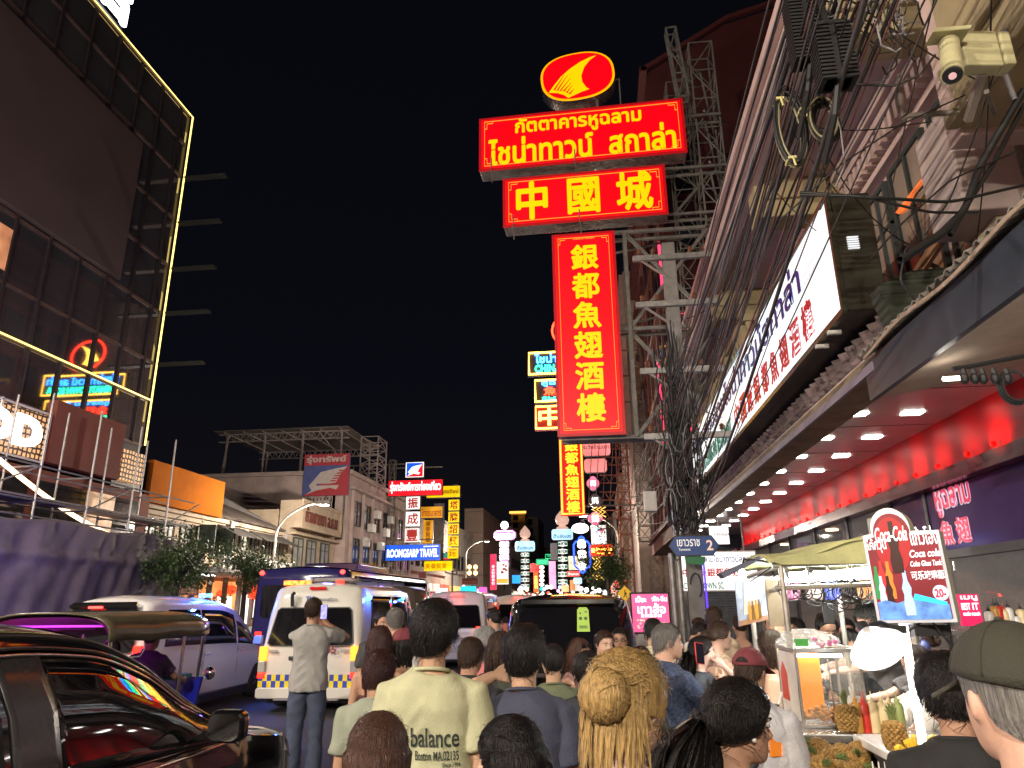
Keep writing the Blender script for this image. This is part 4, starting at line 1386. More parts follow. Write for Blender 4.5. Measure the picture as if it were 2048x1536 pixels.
for i in range(26):
    y = 6.2 + i * .775 + rnd.uniform(-.12, .12)
    MB().tube([(5.0, y, 3.625), (5.0, y, 3.68)], .035, 8).build('wash_lamp', RLAMP, t, True)
    ld = bpy.data.lights.new('wash_light', 'SPOT')
    ld.energy, ld.color, ld.spot_size, ld.spot_blend, ld.shadow_soft_size = rnd.uniform(16, 40), (1, .012, .006), R(84), 1.0, .05
    lo = bpy.data.objects.new('wash_light', ld)
    COL.objects.link(lo)
    lo.parent = t
    lo.matrix_parent_inverse = wm(t).inverted()
    lo.location = (4.68, y, 3.58)
    lo.rotation_euler = Vector((.4, 0, .22)).to_track_quat('-Z', 'Y').to_euler()
t = thing('restaurant', 'restaurant shop front with violet glass and lit rooms behind', 'shop', (5.3, 15, .12))
VGL = mat('violet_glass', (.07, .035, .14), .08, .3, var=.2, vscale=.6)
MB().box(5.28, 5.34, 4.0, 13.6, 2.5, 3.41).build('violet_panel', VGL, t, True)
b = MB()
for y in (4.0, 6.4, 8.8, 12.2, 13.6, 16, 18.4, 20.8, 23.2, 26.4):
    b.box(5.26, 5.36, y - .05, y + .05, .12, 3.41)
b.box(5.26, 5.36, 4.0, 26.4, 2.38, 2.5)
b.build('frame', DARK, t, True)
CLG = mat('clear_shop_glass', (.6, .62, .62), .02, trans=.0, alpha=.14, var=0)
MB().box(5.29, 5.31, 4.0, 26.4, .5, 2.38).build('window', CLG, t, True)
MB().box(5.29, 5.31, 13.65, 26.4, 2.5, 3.41).build('window', CLG, t, True)
# rooms behind
ROOMW = mat('room_wall', (.2, .14, .11), .7, var=.3)
MB().box(8.6, 8.7, 3, 27, .12, 4.2).build('back_wall', ROOMW, t, True)
for y in (4, 12.6, 17, 21.5, 26.5):
    MB().box(5.5, 8.6, y - .08, y + .08, .12, 4.2).build('partition', ROOMW, t, True)
MB().box(5.42, 8.6, 4, 26.5, 3.6, 3.7).build('room_ceiling', mat('room_ceiling_white', (.55, .48, .42), .6, var=.1), t, True)
RL = glow('room_lamp', (1, .72, .42), 6)
for y in (5.5, 7.5, 9.5, 13.6, 15.2, 18, 20, 23, 25):
    for x in (6.2, 7.4):
        MB().lathe([(.0, 0), (.16, 0), (.16, .03), (0, .03)][::-1], (x, y, 3.55), 12).build('room_lamp', RL, t, True)
for yy in (8.0, 13, 18):
    MB().tube([(5.45, yy - 3, 2.44), (5.45, yy - .4, 2.44)], .03, 6).build('tube', glow('cool_tube', (.9, 1, 1), 7), t, True)
for y in np.arange(4.6, 26, 1.6):
    MB().box(6.6, 7.4, y, y + .8, .78, .85).box(6.95, 7.05, y + .35, y + .45, .12, .78).build('table', WOODB, t, True)
LTR, LTW = mat('red_outline', (.55, .02, .08), .4, emit=.5, ecol=(.8, .03, .12), var=0), mat('white_outline', (.7, .6, .7), .4, emit=.45, ecol=(.9, .7, .9), var=0)
for body, y, z, w, h in (('หูฉลาม', 11.85, 2.98, 1.1, .42), ('魚', 11.85, 2.56, .42, .38), ('翅', 11.35, 2.56, .42, .38)):
    text('lettering', body, [LTW], t, (5.275, y, z), -Y3, Z3, w, h, .075, .003)
    text('lettering', body, [LTR], t, (5.268, y, z), -Y3, Z3, w, h, .015, .004)
# white notices on the glass
MB().box(5.25, 5.258, 14.4, 14.75, 2.9, 3.3).build('notice', WHITEM, t, True)

# things near the restaurant entrance, further along the pavement
t = thing('restaurant_lightbox', 'smaller white lightbox facing the street at the end of the arcade', 'sign', (3.6, 22, 2.1))
r = rect_px(1362, 1102, 1516, 1183, 22)
MB().box(r[0], r[1], 22.01, 22.3, r[2], r[3]).build('case', WHITEM, t, True, bevel=.02)
MB().box(r[0] + .04, r[1] - .04, 22, 22.011, r[2] + .04, r[3] - .04).build('face', WHIF, t, True)
w, h = r[1] - r[0], r[3] - r[2]
text('lettering', 'หูฉลามไชน่าทาวน์สกาล่า', [BLT], t, (r[0] + .22 * w, 21.995, r[2] + .66 * h), X3, Z3, w * .75, h * .25, .012, .01)
text('lettering', '中國城銀都魚翅酒', [RL2], t, (r[0] + .02 * w, 21.995, r[2] + .36 * h), X3, Z3, w * .86, h * .22, .02, .01)
text('lettering', 'CHINA TOWN SC', [GL2], t, (r[0] + .02 * w, 21.995, r[2] + .06 * h), X3, Z3, w * .52, h * .17, .02, .01)
b = MB().bar((r[0] + .3, 22.2, r[3]), (r[0] + .3, 22.2, 4.3), .04).bar((r[1] - .3, 22.2, r[3]), (r[1] - .3, 22.2, 4.3), .04)
b.build('hanger', STEEL, t, True)
SHUT = node_bands(mat('roller_shutter', (.11, .115, .13), .5, .4, var=.2), 'Z', 3.2, 0, .9)
t = thing('shuttered_shop', 'closed grey roller shutter shop at the end of the arcade', 'shop', (4.6, 30, .12))
MB().box(3.4, 8.6, 29.6, 29.8, .12, 4.3).build('shutter', SHUT, t, True)
b = MB().box(3.1, 3.4, 29.5, 29.9, .12, 4.3).box(4.9, 5.1, 27, 29.6, .12, 3.6)
b.build('post', CHROME, t, True)
t = thing('notice_lightbox', 'small pale square lightbox hanging above the smaller white lightbox', 'sign', (3.2, 24, 3.2))
r = rect_px(1420, 1052, 1458, 1088, 24)
MB().box(r[0], r[1], 24, 24.12, r[2], r[3]).build('case', WHIF, t, True, bevel=.01)
MB().bar((r[0] + .3, 24.06, r[3]), (r[0] + .3, 24.06, 4.3), .03).build('hanger', STEEL, t, True)
text('lettering', 'YANGH', [mat('grey_letter', (.1, .1, .1), .5)], t, (r[0] + .1, 23.995, r[2] + .25), X3, Z3, .5, .1, .01, .005)
t = thing('price_board', 'pale board of printed prices hanging in the arcade opening', 'sign', (3.2, 23.6, 3.4))
r = rect_px(1420, 965, 1500, 1008, 23.4)
MB().box(r[0], r[1], 23.4, 23.44, r[2], r[3]).build('board', mat('pale_green_board', (.5, .56, .46), .6, emit=.18, var=.1), t, True)
text('lettering', '中國銀魚\nหูฉลาม 90', [BLT], t, (r[0] + .15, 23.395, r[2] + .12), X3, Z3, (r[1] - r[0]) * .7, (r[3] - r[2]) * .7, .01, .004)

# ---------------------------------------------------------------- utility pole, cables, boxes
CONC = mat('utility_pole_concrete', (.2, .19, .18), .85, var=.3, vscale=2, bump=.3, bscale=40)
t = thing('utility_pole', 'square concrete utility pole wrapped in cables at the street name sign', 'pole', (1.85, 14.6, .12))
MB().box(1.71, 1.99, 14.4, 14.72, .12, 9.4).build('shaft', CONC, t, True, bevel=.025)
for z in (5.0, 6.4, 7.9, 9.0):
    b = MB()
    b.cbox((1.9, 14.34, z), (1.7, .1, .12))
    b.bar((1.2, 14.34, z - .02), (1.85, 14.42, z - .5), .04)
    b.build('crossarm', STEEL, t, True)
b = MB()
for z in (5.1, 6.5, 8.0, 9.1):
    for x in (1.2, 1.5, 2.3, 2.6):
        b.lathe([(.03, 0), (.055, .03), (.035, .06), (.055, .09), (.02, .13)], (x, 14.34, z), 8)
b.build('insulator', mat('brown_insulator', (.16, .07, .04), .3), t, True)
t = thing('conduit_pipe', 'pair of grey conduit pipes beside the utility pole', 'pipe', (1.5, 14.5, .12))
b = MB().tube([(1.42, 14.5, .12), (1.42, 14.5, 2.7)], .055, 10).tube([(1.56, 14.55, .12), (1.56, 14.55, 4.2)], .06, 10)
b.build('pipe', STEEL, t, True, smooth=50)
PURP = glow('purple_lamp_strip', (.12, .04, 1.0), 1.6)
t = thing('light_strip', 'violet light strip fixed on the street edge of the utility pole', 'light', (2.03, 14.35, .6))
MB().box(2.0, 2.03, 14.36, 14.4, .9, 2.5).build('tube', PURP, t, True)
# street name sign
SNB = mat('street_sign_blue', (.02, .06, .2), .4, var=.1, emit=.05, ecol=(.03, .1, .5))
t = thing('street_name_sign', 'blue pointed street name sign with Thai lettering and a number on the pole', 'street sign', (1.8, 14.0, 2.6))
x0, x1, zc, hh = 1.34, 2.28, 2.8, .19
hexo = lambda k: [(x0 + k, zc), (x0 + .13 + k * .5, zc - hh + k), (x1 - .13 - k * .5, zc - hh + k), (x1 - k, zc), (x1 - .13 - k * .5, zc + hh - k), (x0 + .13 + k * .5, zc + hh - k)]
MB().prism(hexo(0), (0, 14.03, 0), X3, Z3, .03).build('frame', DARK, t, True)
MB().prism(hexo(.018), (0, 14.0, 0), X3, Z3, .006).build('plate', SNB, t, True)
SLW = mat('reflective_white', (.8, .8, .78), .4, emit=.35, ecol=(.95, .95, 1), var=0)
text('lettering', 'เยาวราช', [SLW], t, (1.5, 13.99, 2.79), X3, Z3, .42, .13, .01, .004)
text('lettering', 'Yaowarat', [SLW], t, (1.52, 13.99, 2.71), X3, Z3, .22, .05, .01, .004)
text('lettering', '2', [mat('reflective_peach', (.8, .55, .45), .4, emit=.35, ecol=(1, .7, .55), var=0)], t, (2.04, 13.99, 2.71), X3, Z3, .12, .19, .02, .004)
MB().prism([(1.62, 2.6), (1.65, 2.48), (1.95, 2.44), (2.0, 2.52), (2.0, 2.6)], (0, 14.03, 0), X3, Z3, .03).build('green_plate', mat('green_plate', (.02, .16, .06), .5), t, True)
MB().box(1.75, 1.85, 14.04, 14.4, 2.72, 2.86).build('bracket', STEEL, t, True)

CABM = [BLACK, mat('dusty_cable', (.05, .045, .045), .6, var=.3), mat('grey_cable', (.2, .19, .2), .5, var=.3), mat('reddish_cable', (.16, .06, .06), .5, var=.3)]


def cable(b, p, q, sag, r, n=14, wob=0.0, m=0):
    p, q = np.array(p, float), np.array(q, float)
    pts = []
    ph = rnd.uniform(0, 6)
    for i in range(n + 1):
        u = i / n
        x = p + (q - p) * u
        x = x + np.array([wob * math.sin(5 * u + ph), 0, -sag * 4 * u * (1 - u) + wob * math.cos(7 * u + ph)])
        pts.append(x)
    b.tube(pts, r, 5, m, cap=False)


t = thing('cable_bundle', 'thick bundle of black telephone cables sweeping along the facade to the pole', 'cables', (2, 8, 5))
for k in range(34):
    near = (1.95 + rnd.uniform(-.35, .5), -3, 7.0 + rnd.uniform(-.5, .9))
    far = (1.85 + rnd.uniform(-.25, .3), 14.4 + rnd.uniform(-.2, .2), 4.2 + rnd.uniform(-1.0, 2.2))
    b = MB()
    cable(b, near, far, rnd.uniform(-.1, .35), rnd.choice([.007, .01, .014, .02]), 26, rnd.uniform(.01, .05))
    b.build('cable', CABM[rnd.choice([0, 0, 1, 1, 2, 3])], t, True, smooth=0)
for k in range(22):
    b = MB()
    cable(b, (1.85 + rnd.uniform(-.3, .35), 14.4, 4.3 + rnd.uniform(-.8, 3.2)), (1.9 + rnd.uniform(-.6, .6), 40, 6.3 + rnd.uniform(-1, 2)), rnd.uniform(.1, .9), rnd.choice([.009, .012, .016]), 20, .05)
    b.build('cable', CABM[1], t, True, smooth=0)
for k in range(12):
    b = MB()
    cable(b, (1.85 + rnd.uniform(-.3, .35), 14.4, 4.6 + rnd.uniform(-.8, 4)), (3.4 + rnd.uniform(-.2, .6), 20 + rnd.uniform(-5, 2), 7.5 + rnd.uniform(-2, 4)), rnd.uniform(.1, .5), rnd.choice([.008, .011]), 14, .03)
    b.build('cable', CABM[0], t, True, smooth=0)
for k in range(8):
    b = MB()
    cable(b, (2.2, rnd.uniform(2, 9), 6.6), (4.4, rnd.uniform(3, 12), rnd.uniform(5.0, 7.4)), rnd.uniform(.05, .4), .007, 12, .03)
    b.build('cable', CABM[0], t, True, smooth=0)
t = thing('cable_tangle', 'messy black tangle of drop wires hanging round the utility pole', 'cables', (1.8, 14.3, 2.7))
b = MB()
for k in range(70):
    c = np.array([1.72 + rnd.gauss(0, .22), 14.2 + rnd.gauss(0, .12), 4.0 + rnd.gauss(0, .7)])
    a0, rr = rnd.uniform(0, 6), rnd.uniform(.08, .3)
    st = rnd.uniform(1.2, 2.4)
    b.tube([c + [rr * .6 * math.cos(a0 + i * .5), rnd.uniform(-.03, .03), rr * st * math.sin(a0 + i * .5)] for i in range(rnd.randint(5, 12))], rnd.choice([.007, .01, .014]), 5, rnd.choice([0, 0, 0, 1, 2]), cap=False)
for k in range(60):
    x = 1.75 + rnd.gauss(0, .16)
    z1 = rnd.uniform(4.5, 7.5)
    b.tube([(x + rnd.uniform(-.05, .05), 14.28 + rnd.uniform(-.1, .1), z1 - (z1 - 2.9 - rnd.random()) * i / 8) for i in range(9)], rnd.choice([.01, .014, .02]), 5, rnd.choice([0, 0, 1]), cap=False)
b.build('wire', CABM, t, True, smooth=0)
t = thing('junction_box', 'pale grey junction box among the cables left of the pole', 'box', (1.2, 14.1, 3.55))
r = rect_px(1288, 982, 1314, 1022, 14.1)
MB().box(r[0], r[1], 14.1, 14.25, r[2], r[3]).build('case', mat('pale_box_plastic', (.45, .43, .42), .5, var=.15), t, True, bevel=.015)
MB().box(r[0] + .03, r[1] - .03, 14.09, 14.099, r[2] + .03, r[3] - .03).build('door', MATS['pale_box_plastic'], t, True)
# ribbed cable splice enclosures near the camera
for i, (px, py, Y, L, lab) in enumerate(((1610, 60, 4.6, .62, 'black ribbed splice enclosure hanging at the top of the cable bundle, left one'), (1665, 110, 4.3, .5, 'black ribbed splice enclosure hanging right of its larger neighbour'))):
    p = at(px, py, Y)
    t = thing('splice_enclosure', lab, 'cable box', p, group='splice enclosures on the cable bundle')
    b = MB().box(-.085, .085, -.06, .06, -L / 2, L / 2)
    for k in range(int(L / .032)):
        b.box(-.12, -.02, -.085, .085, -L / 2 + k * .032, -L / 2 + k * .032 + .018).box(.02, .12, -.085, .085, -L / 2 + k * .032, -L / 2 + k * .032 + .018)
    b.build('body', BLACK, t)
    MB().tube([(0, 0, L / 2), (.02, .1, L / 2 + .35), (.05, .4, L / 2 + .7)], .02, 6).build('cable', BLACK, t)
    MB().tube([(0, 0, -L / 2), (-.03, .05, -L / 2 - .2), (-.06, .3, -L / 2 - .42)], .022, 6).build('cable', BLACK, t)
for i, (px, py, Y, rx, rz, lab) in enumerate(((1583, 255, 5.0, .105, .33, 'oval coil of cable tied with yellow straps below the splice boxes'), (1650, 240, 4.8, .09, .17, 'smaller black cable coil right of the strapped coil'))):
    p = at(px, py, Y)
    t = thing('cable_coil', lab, 'cables', p)
    b = MB()
    for k in range(11):
        o = rnd.uniform(-.02, .02), rnd.uniform(-.04, .04), rnd.uniform(-.02, .02)
        a = rnd.uniform(.88, 1.1)
        b.tube([(o[0] + rx * a * math.cos(q), o[1], o[2] + rz * a * math.sin(q)) for q in np.linspace(0, 2 * math.pi, 28)], .009, 5, 0 if k < 7 else 1, cap=False)
    b.build('coil', [BLACK, mat('olive_cable', (.28, .25, .14), .5, var=.2)], t, smooth=0)
    if i == 0:
        b = MB()
        for q in (.4, 2.3, 4.3):
            c = (rx * math.cos(q), 0, rz * math.sin(q))
            b.cbox(c, (.06, .11, .022)).tube([(c[0], -.06, c[2]), (c[0] + .01, -.07, c[2] - .09)], .009, 5)
        b.build('strap', mat('yellow_strap', (.55, .5, .22), .6), t)
# tangle in the upper right and loose drop wires
t = thing('cable_tangle', 'grey and black tangle of thin wires at the top right corner', 'cables', at(1760, 60, 4.6))
b = MB()
for k in range(60):
    px, py = rnd.uniform(1640, 1830), rnd.uniform(-60, 110)
    c = at(px, py, rnd.uniform(4.3, 5.2))
    a0, rr = rnd.uniform(0, 6), rnd.uniform(.05, .2)
    b.tube([c + [rr * .6 * math.cos(a0 + i * .45), rnd.uniform(-.03, .03), rr * 1.5 * math.sin(a0 + i * .45)] for i in range(rnd.randint(5, 10))], rnd.choice([.004, .006, .008]), 5, rnd.choice([0, 0, 1, 2]), cap=False)
b.build('wire', CABM, t, True, smooth=0)
t = thing('drop_wires', 'loose drop wires crossing the rose facade toward the corrugated awning', 'cables', at(1850, 380, 5))
b = MB()
for pts, r, m in (([(2048, 180), (1960, 330), (1930, 420), (1880, 470), (1800, 520)], .03, 0), ([(2048, 210), (1985, 330), (1940, 400), (1900, 470)], .02, 0), ([(2010, 60), (2000, 120), (2030, 200)], .02, 2),
                  ([(1600, 385), (1750, 395), (1900, 405), (2048, 370)], .012, 0), ([(1600, 390), (1720, 392), (1860, 425), (1960, 425)], .01, 0), ([(1670, 375), (1690, 330), (1680, 250), (1660, 210)], .006, 2),
                  ([(1990, 140), (1950, 270), (1900, 400), (1850, 470)], .006, 0), ([(1850, 0), (1760, 180), (1680, 330), (1640, 420)], .006, 0), ([(1870, 110), (1840, 150), (1790, 172), (1700, 168)], .009, 1), ([(2040, 300), (1900, 360), (1800, 450), (1740, 520)], .007, 0),
                  ([(1560, 440), (1680, 330), (1800, 250), (1930, 190)], .006, 0), ([(1830, 480), (1810, 500), (1800, 560), (1830, 600)], .008, 0)):
    P = [at(x, y, 4.9 + .25 * math.sin(x * .01) - (.0 if y > 200 else .2)) for x, y in pts]
    P = np.array(P)
    k = np.linspace(0, len(P) - 1, 24)
    P = np.array([[np.interp(q, range(len(P)), P[:, j]) for j in range(3)] for q in k])
    P[1:-1] = (P[:-2] + P[1:-1] * 2 + P[2:]) / 4
    b.tube(P, r, 6, m, cap=False)
b.build('wire', CABM, t, True, smooth=0)
# CCTV camera with its box
t = thing('security_camera', 'cream bullet security camera on a square junction box at the top right', 'camera', at(1950, 100, 4.5))
c = at(1955, 95, 4.5)
CRP = mat('aged_cream_plastic', (.5, .47, .27), .45, var=.15, vscale=6)
MB().cbox(c + [0.02, .06, 0], (.27, .12, .30), R(8)).build('box', CRP, t, True, bevel=.012)
MB().cbox(c + [.205, .09, .0], (.08, .14, .28), R(8)).build('side_box', CRP, t, True, bevel=.012)
h0, h1 = at(1898, 88, 4.42), at(1905, 150, 4.25)
MB().tube([h0, h0 + (h1 - h0) * .5, h1], [.066, .066, .07], 16).build('body', CRP, t, True, smooth=50)
d = unit(h1 - h0)
lz = MB().tube([h1, h1 + d * .012], [.062, .058], 16)
lz.build('lens', BLACK, t, True)
MB().tube([h1 + d * .012, h1 + d * .018], [.024, .024], 12).build('lens_ring', glow('lens_pink', (1, .6, .6), .5), t, True)
MB().prism([(-.13, 0), (.12, 0), (.14, .03), (-.1, .035)], h0 + [-.01, .05, .04], X3, Z3, .14).build('sun_hood', CRP, t, True, bevel=.006)
MB().tube([h0 + [0, .02, 0], h0 + [.06, .07, .03], c + [-.1, .05, .02]], .028, 8).build('bracket', CRP, t, True)
b = MB().bar(c + [.05, .1, -.15], c + [.06, .4, -.32], .05).bar(c + [.05, .1, -.3], c + [.32, .5, -.2], .03)
b.tube([at(1800, 240, 4.95), at(1815, 232, 4.95), at(1905, 225, 4.95), at(1915, 222, 4.95)], .022, 8).tube([at(1805, 238, 4.95), at(1798, 180, 4.95), at(1800, 150, 4.95)], .022, 8)
b.build('mount', RUST, t, True)
# aerial bracket in the lower right (black wrought bar with cable loop)
t = thing('cable_bracket', 'black bracket bar with a cable loop above the drink sign', 'bracket', at(2000, 745, 3.6))
b = MB()
P = [at(x, y, 3.6) for x, y in ((1905, 738), (1940, 733), (1980, 725), (2048, 712))]
b.tube(P, .012, 6)
for x in (1925, 1945, 1962, 1985, 2010):
    q = at(x, 738, 3.6)
    b.tube([q, q + [.01, 0, -.06]], .012, 6)
    b.ell(q + [0, 0, -.05], (.022, .022, .03), 8, 6)
q = at(2032, 772, 3.6)
for k in range(3):
    b.tube([q + [(.06 + k * .006) * math.cos(a), k * .01, (.075 + k * .006) * math.sin(a)] for a in np.linspace(0, 6.28, 20)], .007, 5, cap=False)
b.build('bar', BLACK, t, True)
# pink menu lightbox, pedestrian sign on the pavement
t = thing('menu_lightbox', 'pink standing lightbox with white Thai lettering beside the black van', 'sign', (1.2, 12.6, .12))
r = rect_px(1265, 1188, 1338, 1264, 12.6)
PINKF = glow('pink_face', (1.0, .10, .30), 1.0, .12, 2)
MB().box(r[0] - .03, r[1] + .03, 12.61, 12.75, r[2] - .03, r[3] + .03).build('case', BLACK, t, True, bevel=.01)
MB().box(r[0], r[1], 12.6, 12.611, r[2], r[3]).build('face', PINKF, t, True)
w, h = r[1] - r[0], r[3] - r[2]
for body, a, b_, c, d in (('เปี๊ยะ', .1, .78, .4, .95), ('ฟัก-จีน', .55, .8, .97, .95), ('เทาส้อ', .14, .48, .92, .76), ('正宗豆沙餅', .22, .38, .8, .47)):
    text('lettering', body, [WLT], t, (r[0] + w * a, 12.595, r[2] + h * b_), X3, Z3, w * (c - a), h * (d - b_), .03, .004)
b = MB()
for k in range(26):
    q = (r[0] + w * rnd.uniform(.05, .95), 12.594, r[2] + h * rnd.uniform(.03, .32))
    b.prism([(math.cos(a) * .022, math.sin(a) * .018) for a in np.linspace(0, 6.28, 9)[:-1]], q, X3, Z3, .003)
b.build('pastry_picture', mat('pastry_white', (.7, .62, .5), .5, emit=.5, ecol=(1, .9, .75), var=0), t, True)
b = MB().bar((r[0] + .06, 12.7, .12), (r[0] + .06, 12.7, r[2]), .04).bar((r[1] - .06, 12.7, .12), (r[1] - .06, 12.7, r[2]), .04)
b.build('leg', STEEL, t, True)
t = thing('pedestrian_sign', 'yellow diamond pedestrian warning sign on a thin post', 'street sign', at(1250, 1187, 21))
c = at(1250, 1187, 21)
MB().prism([(-.21, 0), (0, -.21), (.21, 0), (0, .21)], c, X3, Z3, .02).build('plate', mat('sign_yellow_plate', (.75, .45, .01), .45, emit=.25, ecol=(1, .55, 0), var=0), t, True)
b = MB()
for pl in ([(-.015, .09), (.015, .09), (.02, .06), (0, .045), (-.02, .06)], [(-.02, .04), (.03, .03), (.03, -.03), (-.015, -.03)], [(.03, .03), (.06, -.005), (.05, -.01), (.02, .015)], [(-.015, -.03), (.01, -.03), (-.04, -.12), (-.055, -.11)], [(.005, -.03), (.03, -.03), (.06, -.11), (.045, -.12)]):
    b.prism(pl, c + [0, -.022, 0], X3, Z3, .004)
b.build('walking_figure', BLACK, t, True)
MB().tube([(c[0], 21.03, .12), (c[0], 21.03, c[2] + .2)], .03, 8).build('post', STEEL, t, True)

# ================================================================ NEON BOARDS DOWN THE STREET
LBL = glow('pale_blue_face', (.42, .78, 1.0), 1.3, .25, .6)
CYN = glow('cyan_face', (.0, .75, .95), 1.15, .2, .8)
PUR = glow('purple_face', (.75, .04, .6), 1.3, .2, 1)
PNK = glow('pink_neon_face', (1.0, .22, .36), 1.1, .25, 1)
SAL = glow('salmon_face', (1.0, .28, .27), 1.0, .4, .5)
GRN = glow('green_face', (.05, .75, .3), 1.3, .2, 1)
CRIM = glow('crimson_face', (.85, .03, .12), .9, .2, 1)
BTUBE = glow('blue_tube', (.02, .08, 1.0), 2.6)
BULB = glow('white_bulb', (1, .97, .93), 3.0)
GOLDT = glow('gold_tube', (1, .55, .1), 2.0)
AMB = glow('amber_face', (1, .4, .05), 1.2, .3, 1)
DTX = mat('dark_blue_letter', (.02, .06, .25), .5, emit=.15, ecol=(.0, .1, .6), var=0)
GCH = mat('green_edge', (.02, .2, .1), .5, emit=.3, ecol=(.0, .5, .2), var=0)
oct_ = lambda w, h: [(h * .3, 0), (w - h * .3, 0), (w, h * .3), (w, h * .7), (w - h * .3, h), (h * .3, h), (0, h * .7), (0, h * .3)]
rnd_ = lambda w, h: rrect(0, 0, w, h, min(w, h) * .22, 4)
ovl_ = lambda w, h: [(w / 2 + w / 2 * math.cos(a), h / 2 + h / 2 * math.sin(a)) for a in np.linspace(0, 2 * math.pi, 22)[:-1]]
plum = lambda w, h: [(w / 2 + w / 2 * (.82 + .18 * abs(math.cos(2 * a))) * math.cos(a), h / 2 + h / 2 * (.82 + .18 * abs(math.cos(2 * a))) * math.sin(a)) for a in np.linspace(0, 2 * math.pi, 41)[:-1]]


def post(x, y, z0, z1, name='sign_post', label=None, r=.09):
    b = MB().tube([(x, y, z0), (x, y, z1)], r, 8)
    return tag(b.build(name, RUST), label, 'post')


def px_sign(name, label, q, Y, face, lines=(), shape=None, case=CASE, **k):
    return sign_at(name, label, rect_px(*q, Y), Y, face, case, lines, shape=shape, depth=.3, **k)


px_sign('gold_shop_sign', 'purple octagonal lightbox with white lettering under a white oval', (987, 1060, 1032, 1080), 75, PUR, [('ทองใบ', WLT, .1, .14, .9, .86, .04)], oct_, border=(glow('lilac_tube', (.8, .4, 1), 2), .12, .09))
px_sign('gold_shop_sign', 'glowing white oval on top of the purple octagonal lightbox', (1001, 1042, 1017, 1059), 75, BULB, (), ovl_)
for i, ch in enumerate('金利大和'):
    y = 1083 + i * 13.2
    px_sign('character_sign', 'small violet edged character box, %s below the purple octagonal lightbox' % ['first', 'second', 'third', 'fourth'][i], (999, y, 1018, y + 11.5), 75, WHIF,
            [(ch, mat('violet_letter', (.2, .02, .3), .5, emit=.2, ecol=(.5, 0, .6), var=0), .22, .08, .78, .92, .03)], rnd_, case=mat('yellow_violet_case', (.4, .1, .4), .5, emit=.5, ecol=(.7, .3, .6), var=0), border=(glow('violet_tube', (.6, .05, .8), 1.4), .1, .12), group='violet character boxes')
t = sign_at('poster_lightbox', 'white picture lightbox with an orange foot in front of the violet character boxes', rect_px(993, 1123, 1017, 1169, 72), 72, WHIF, CASE)
r = rect_px(993, 1123, 1017, 1169, 72)
MB().box(r[0] + .06, r[1] - .06, 71.97, 71.985, r[2] + .12, r[2] + .55).build('orange_foot', AMB, t, True)
b = MB()
for k in range(7):
    c = (rnd.uniform(r[0] + .3, r[1] - .3), 71.97, rnd.uniform(r[2] + .9, r[3] - .3))
    b.prism([(0, 0), (.3, .1), (.22, .25), (.05, .2)], c, X3, Z3, .01)
b.build('picture', RLT, t, True)
px_sign('name_sign', 'slim crimson vertical sign with white characters left of the white picture lightbox', (980, 1108, 993, 1180), 70, CRIM, [('金\n大\n行\n和\n金\n行', WLT, .25, .03, .75, .8, .02)])
for k, (sx0, sy0, sx1, sy1, Y, lab) in enumerate(((1030, 1082, 1070, 1103, 80, 'farther'), (1103, 1058, 1146, 1080, 62, 'nearer'))):
    t = px_sign('gold_shop_sign', '%s pale blue rounded lightbox with dark blue Thai lettering and a finial' % lab, (sx0, sy0, sx1, sy1), Y, LBL, [('ฮั่วเซ่งเฮง', DTX, .08, .12, .92, .6, .02)], rnd_)
    c = at((sx0 + sx1) / 2, sy0, Y)
    MB().lathe([(.1, 0), (.55, .02), (.5, .15), (.22, .3), (.5, .45), (.62, .8), (.5, 1.15), (.2, 1.5), (.03, 1.7)], c + [0, .2, 0], 14).build('finial', glow('finial_glow', (.8, .5, .4), .75), t, True, smooth=50)
    chars = '和成興大金行'
    for i, ch in enumerate(chars):
        st, n0 = (12.6, 1104.5) if k == 0 else (15.2, 1082)
        y = n0 + i * st
        cx = 1050 if k == 0 else 1125.5
        hw = 8.2 if k == 0 else 9.3
        px_sign('character_sign', '%s green ended character box from the top below the %s pale blue lightbox' % (['topmost', 'second', 'third', 'fourth', 'fifth', 'lowest'][i], lab),
                (cx - hw, y, cx + hw, y + st * .76), Y, WHIF, [(ch, mat('black_letter', (.02, .02, .02), .5, var=0), .28, .06, .72, .94, .02)], lambda w, h: [(0, h * .14), (w * .3, h * .1), (w * .5, 0), (w * .7, h * .1), (w, h * .14), (w, h * .86), (w * .7, h * .9), (w * .5, h), (w * .3, h * .9), (0, h * .86)], case=GCH, group='green ended character boxes')
        tt = bpy.data.objects[[o.name for o in COL.objects if o.name.startswith('character_sign')][-1]]
        r = rect_px(cx - hw, y, cx + hw, y + st * .76, Y)
        b = MB()
        for a, c_ in ((r[0] + .02, r[0] + .22), (r[1] - .22, r[1] - .02)):
            b.box(a, c_, Y - .03, Y - .014, r[2] + (r[3] - r[2]) * .25, r[3] - (r[3] - r[2]) * .25)
        b.build('green_end', GCH, tt, True)
    c = at(1050 if k == 0 else 1125.5, 1150, Y)
    post(c[0], Y + .4, .1, c[2] + 5, 'sign_post', 'steel post behind the %s stack of green ended boxes' % lab)
t = px_sign('oval_sign', 'bright white oval sign with a curled tube finial near the tall neon board', (1143, 1046, 1178, 1067), 52, BULB, (), ovl_)
c = at(1168, 1046, 52)
MB().tube([c + [.12 * a * math.cos(a * 2.2), 0, .13 * a] for a in np.linspace(0, 4.5, 26)], .05, 6).build('finial', CHROME, t, True)
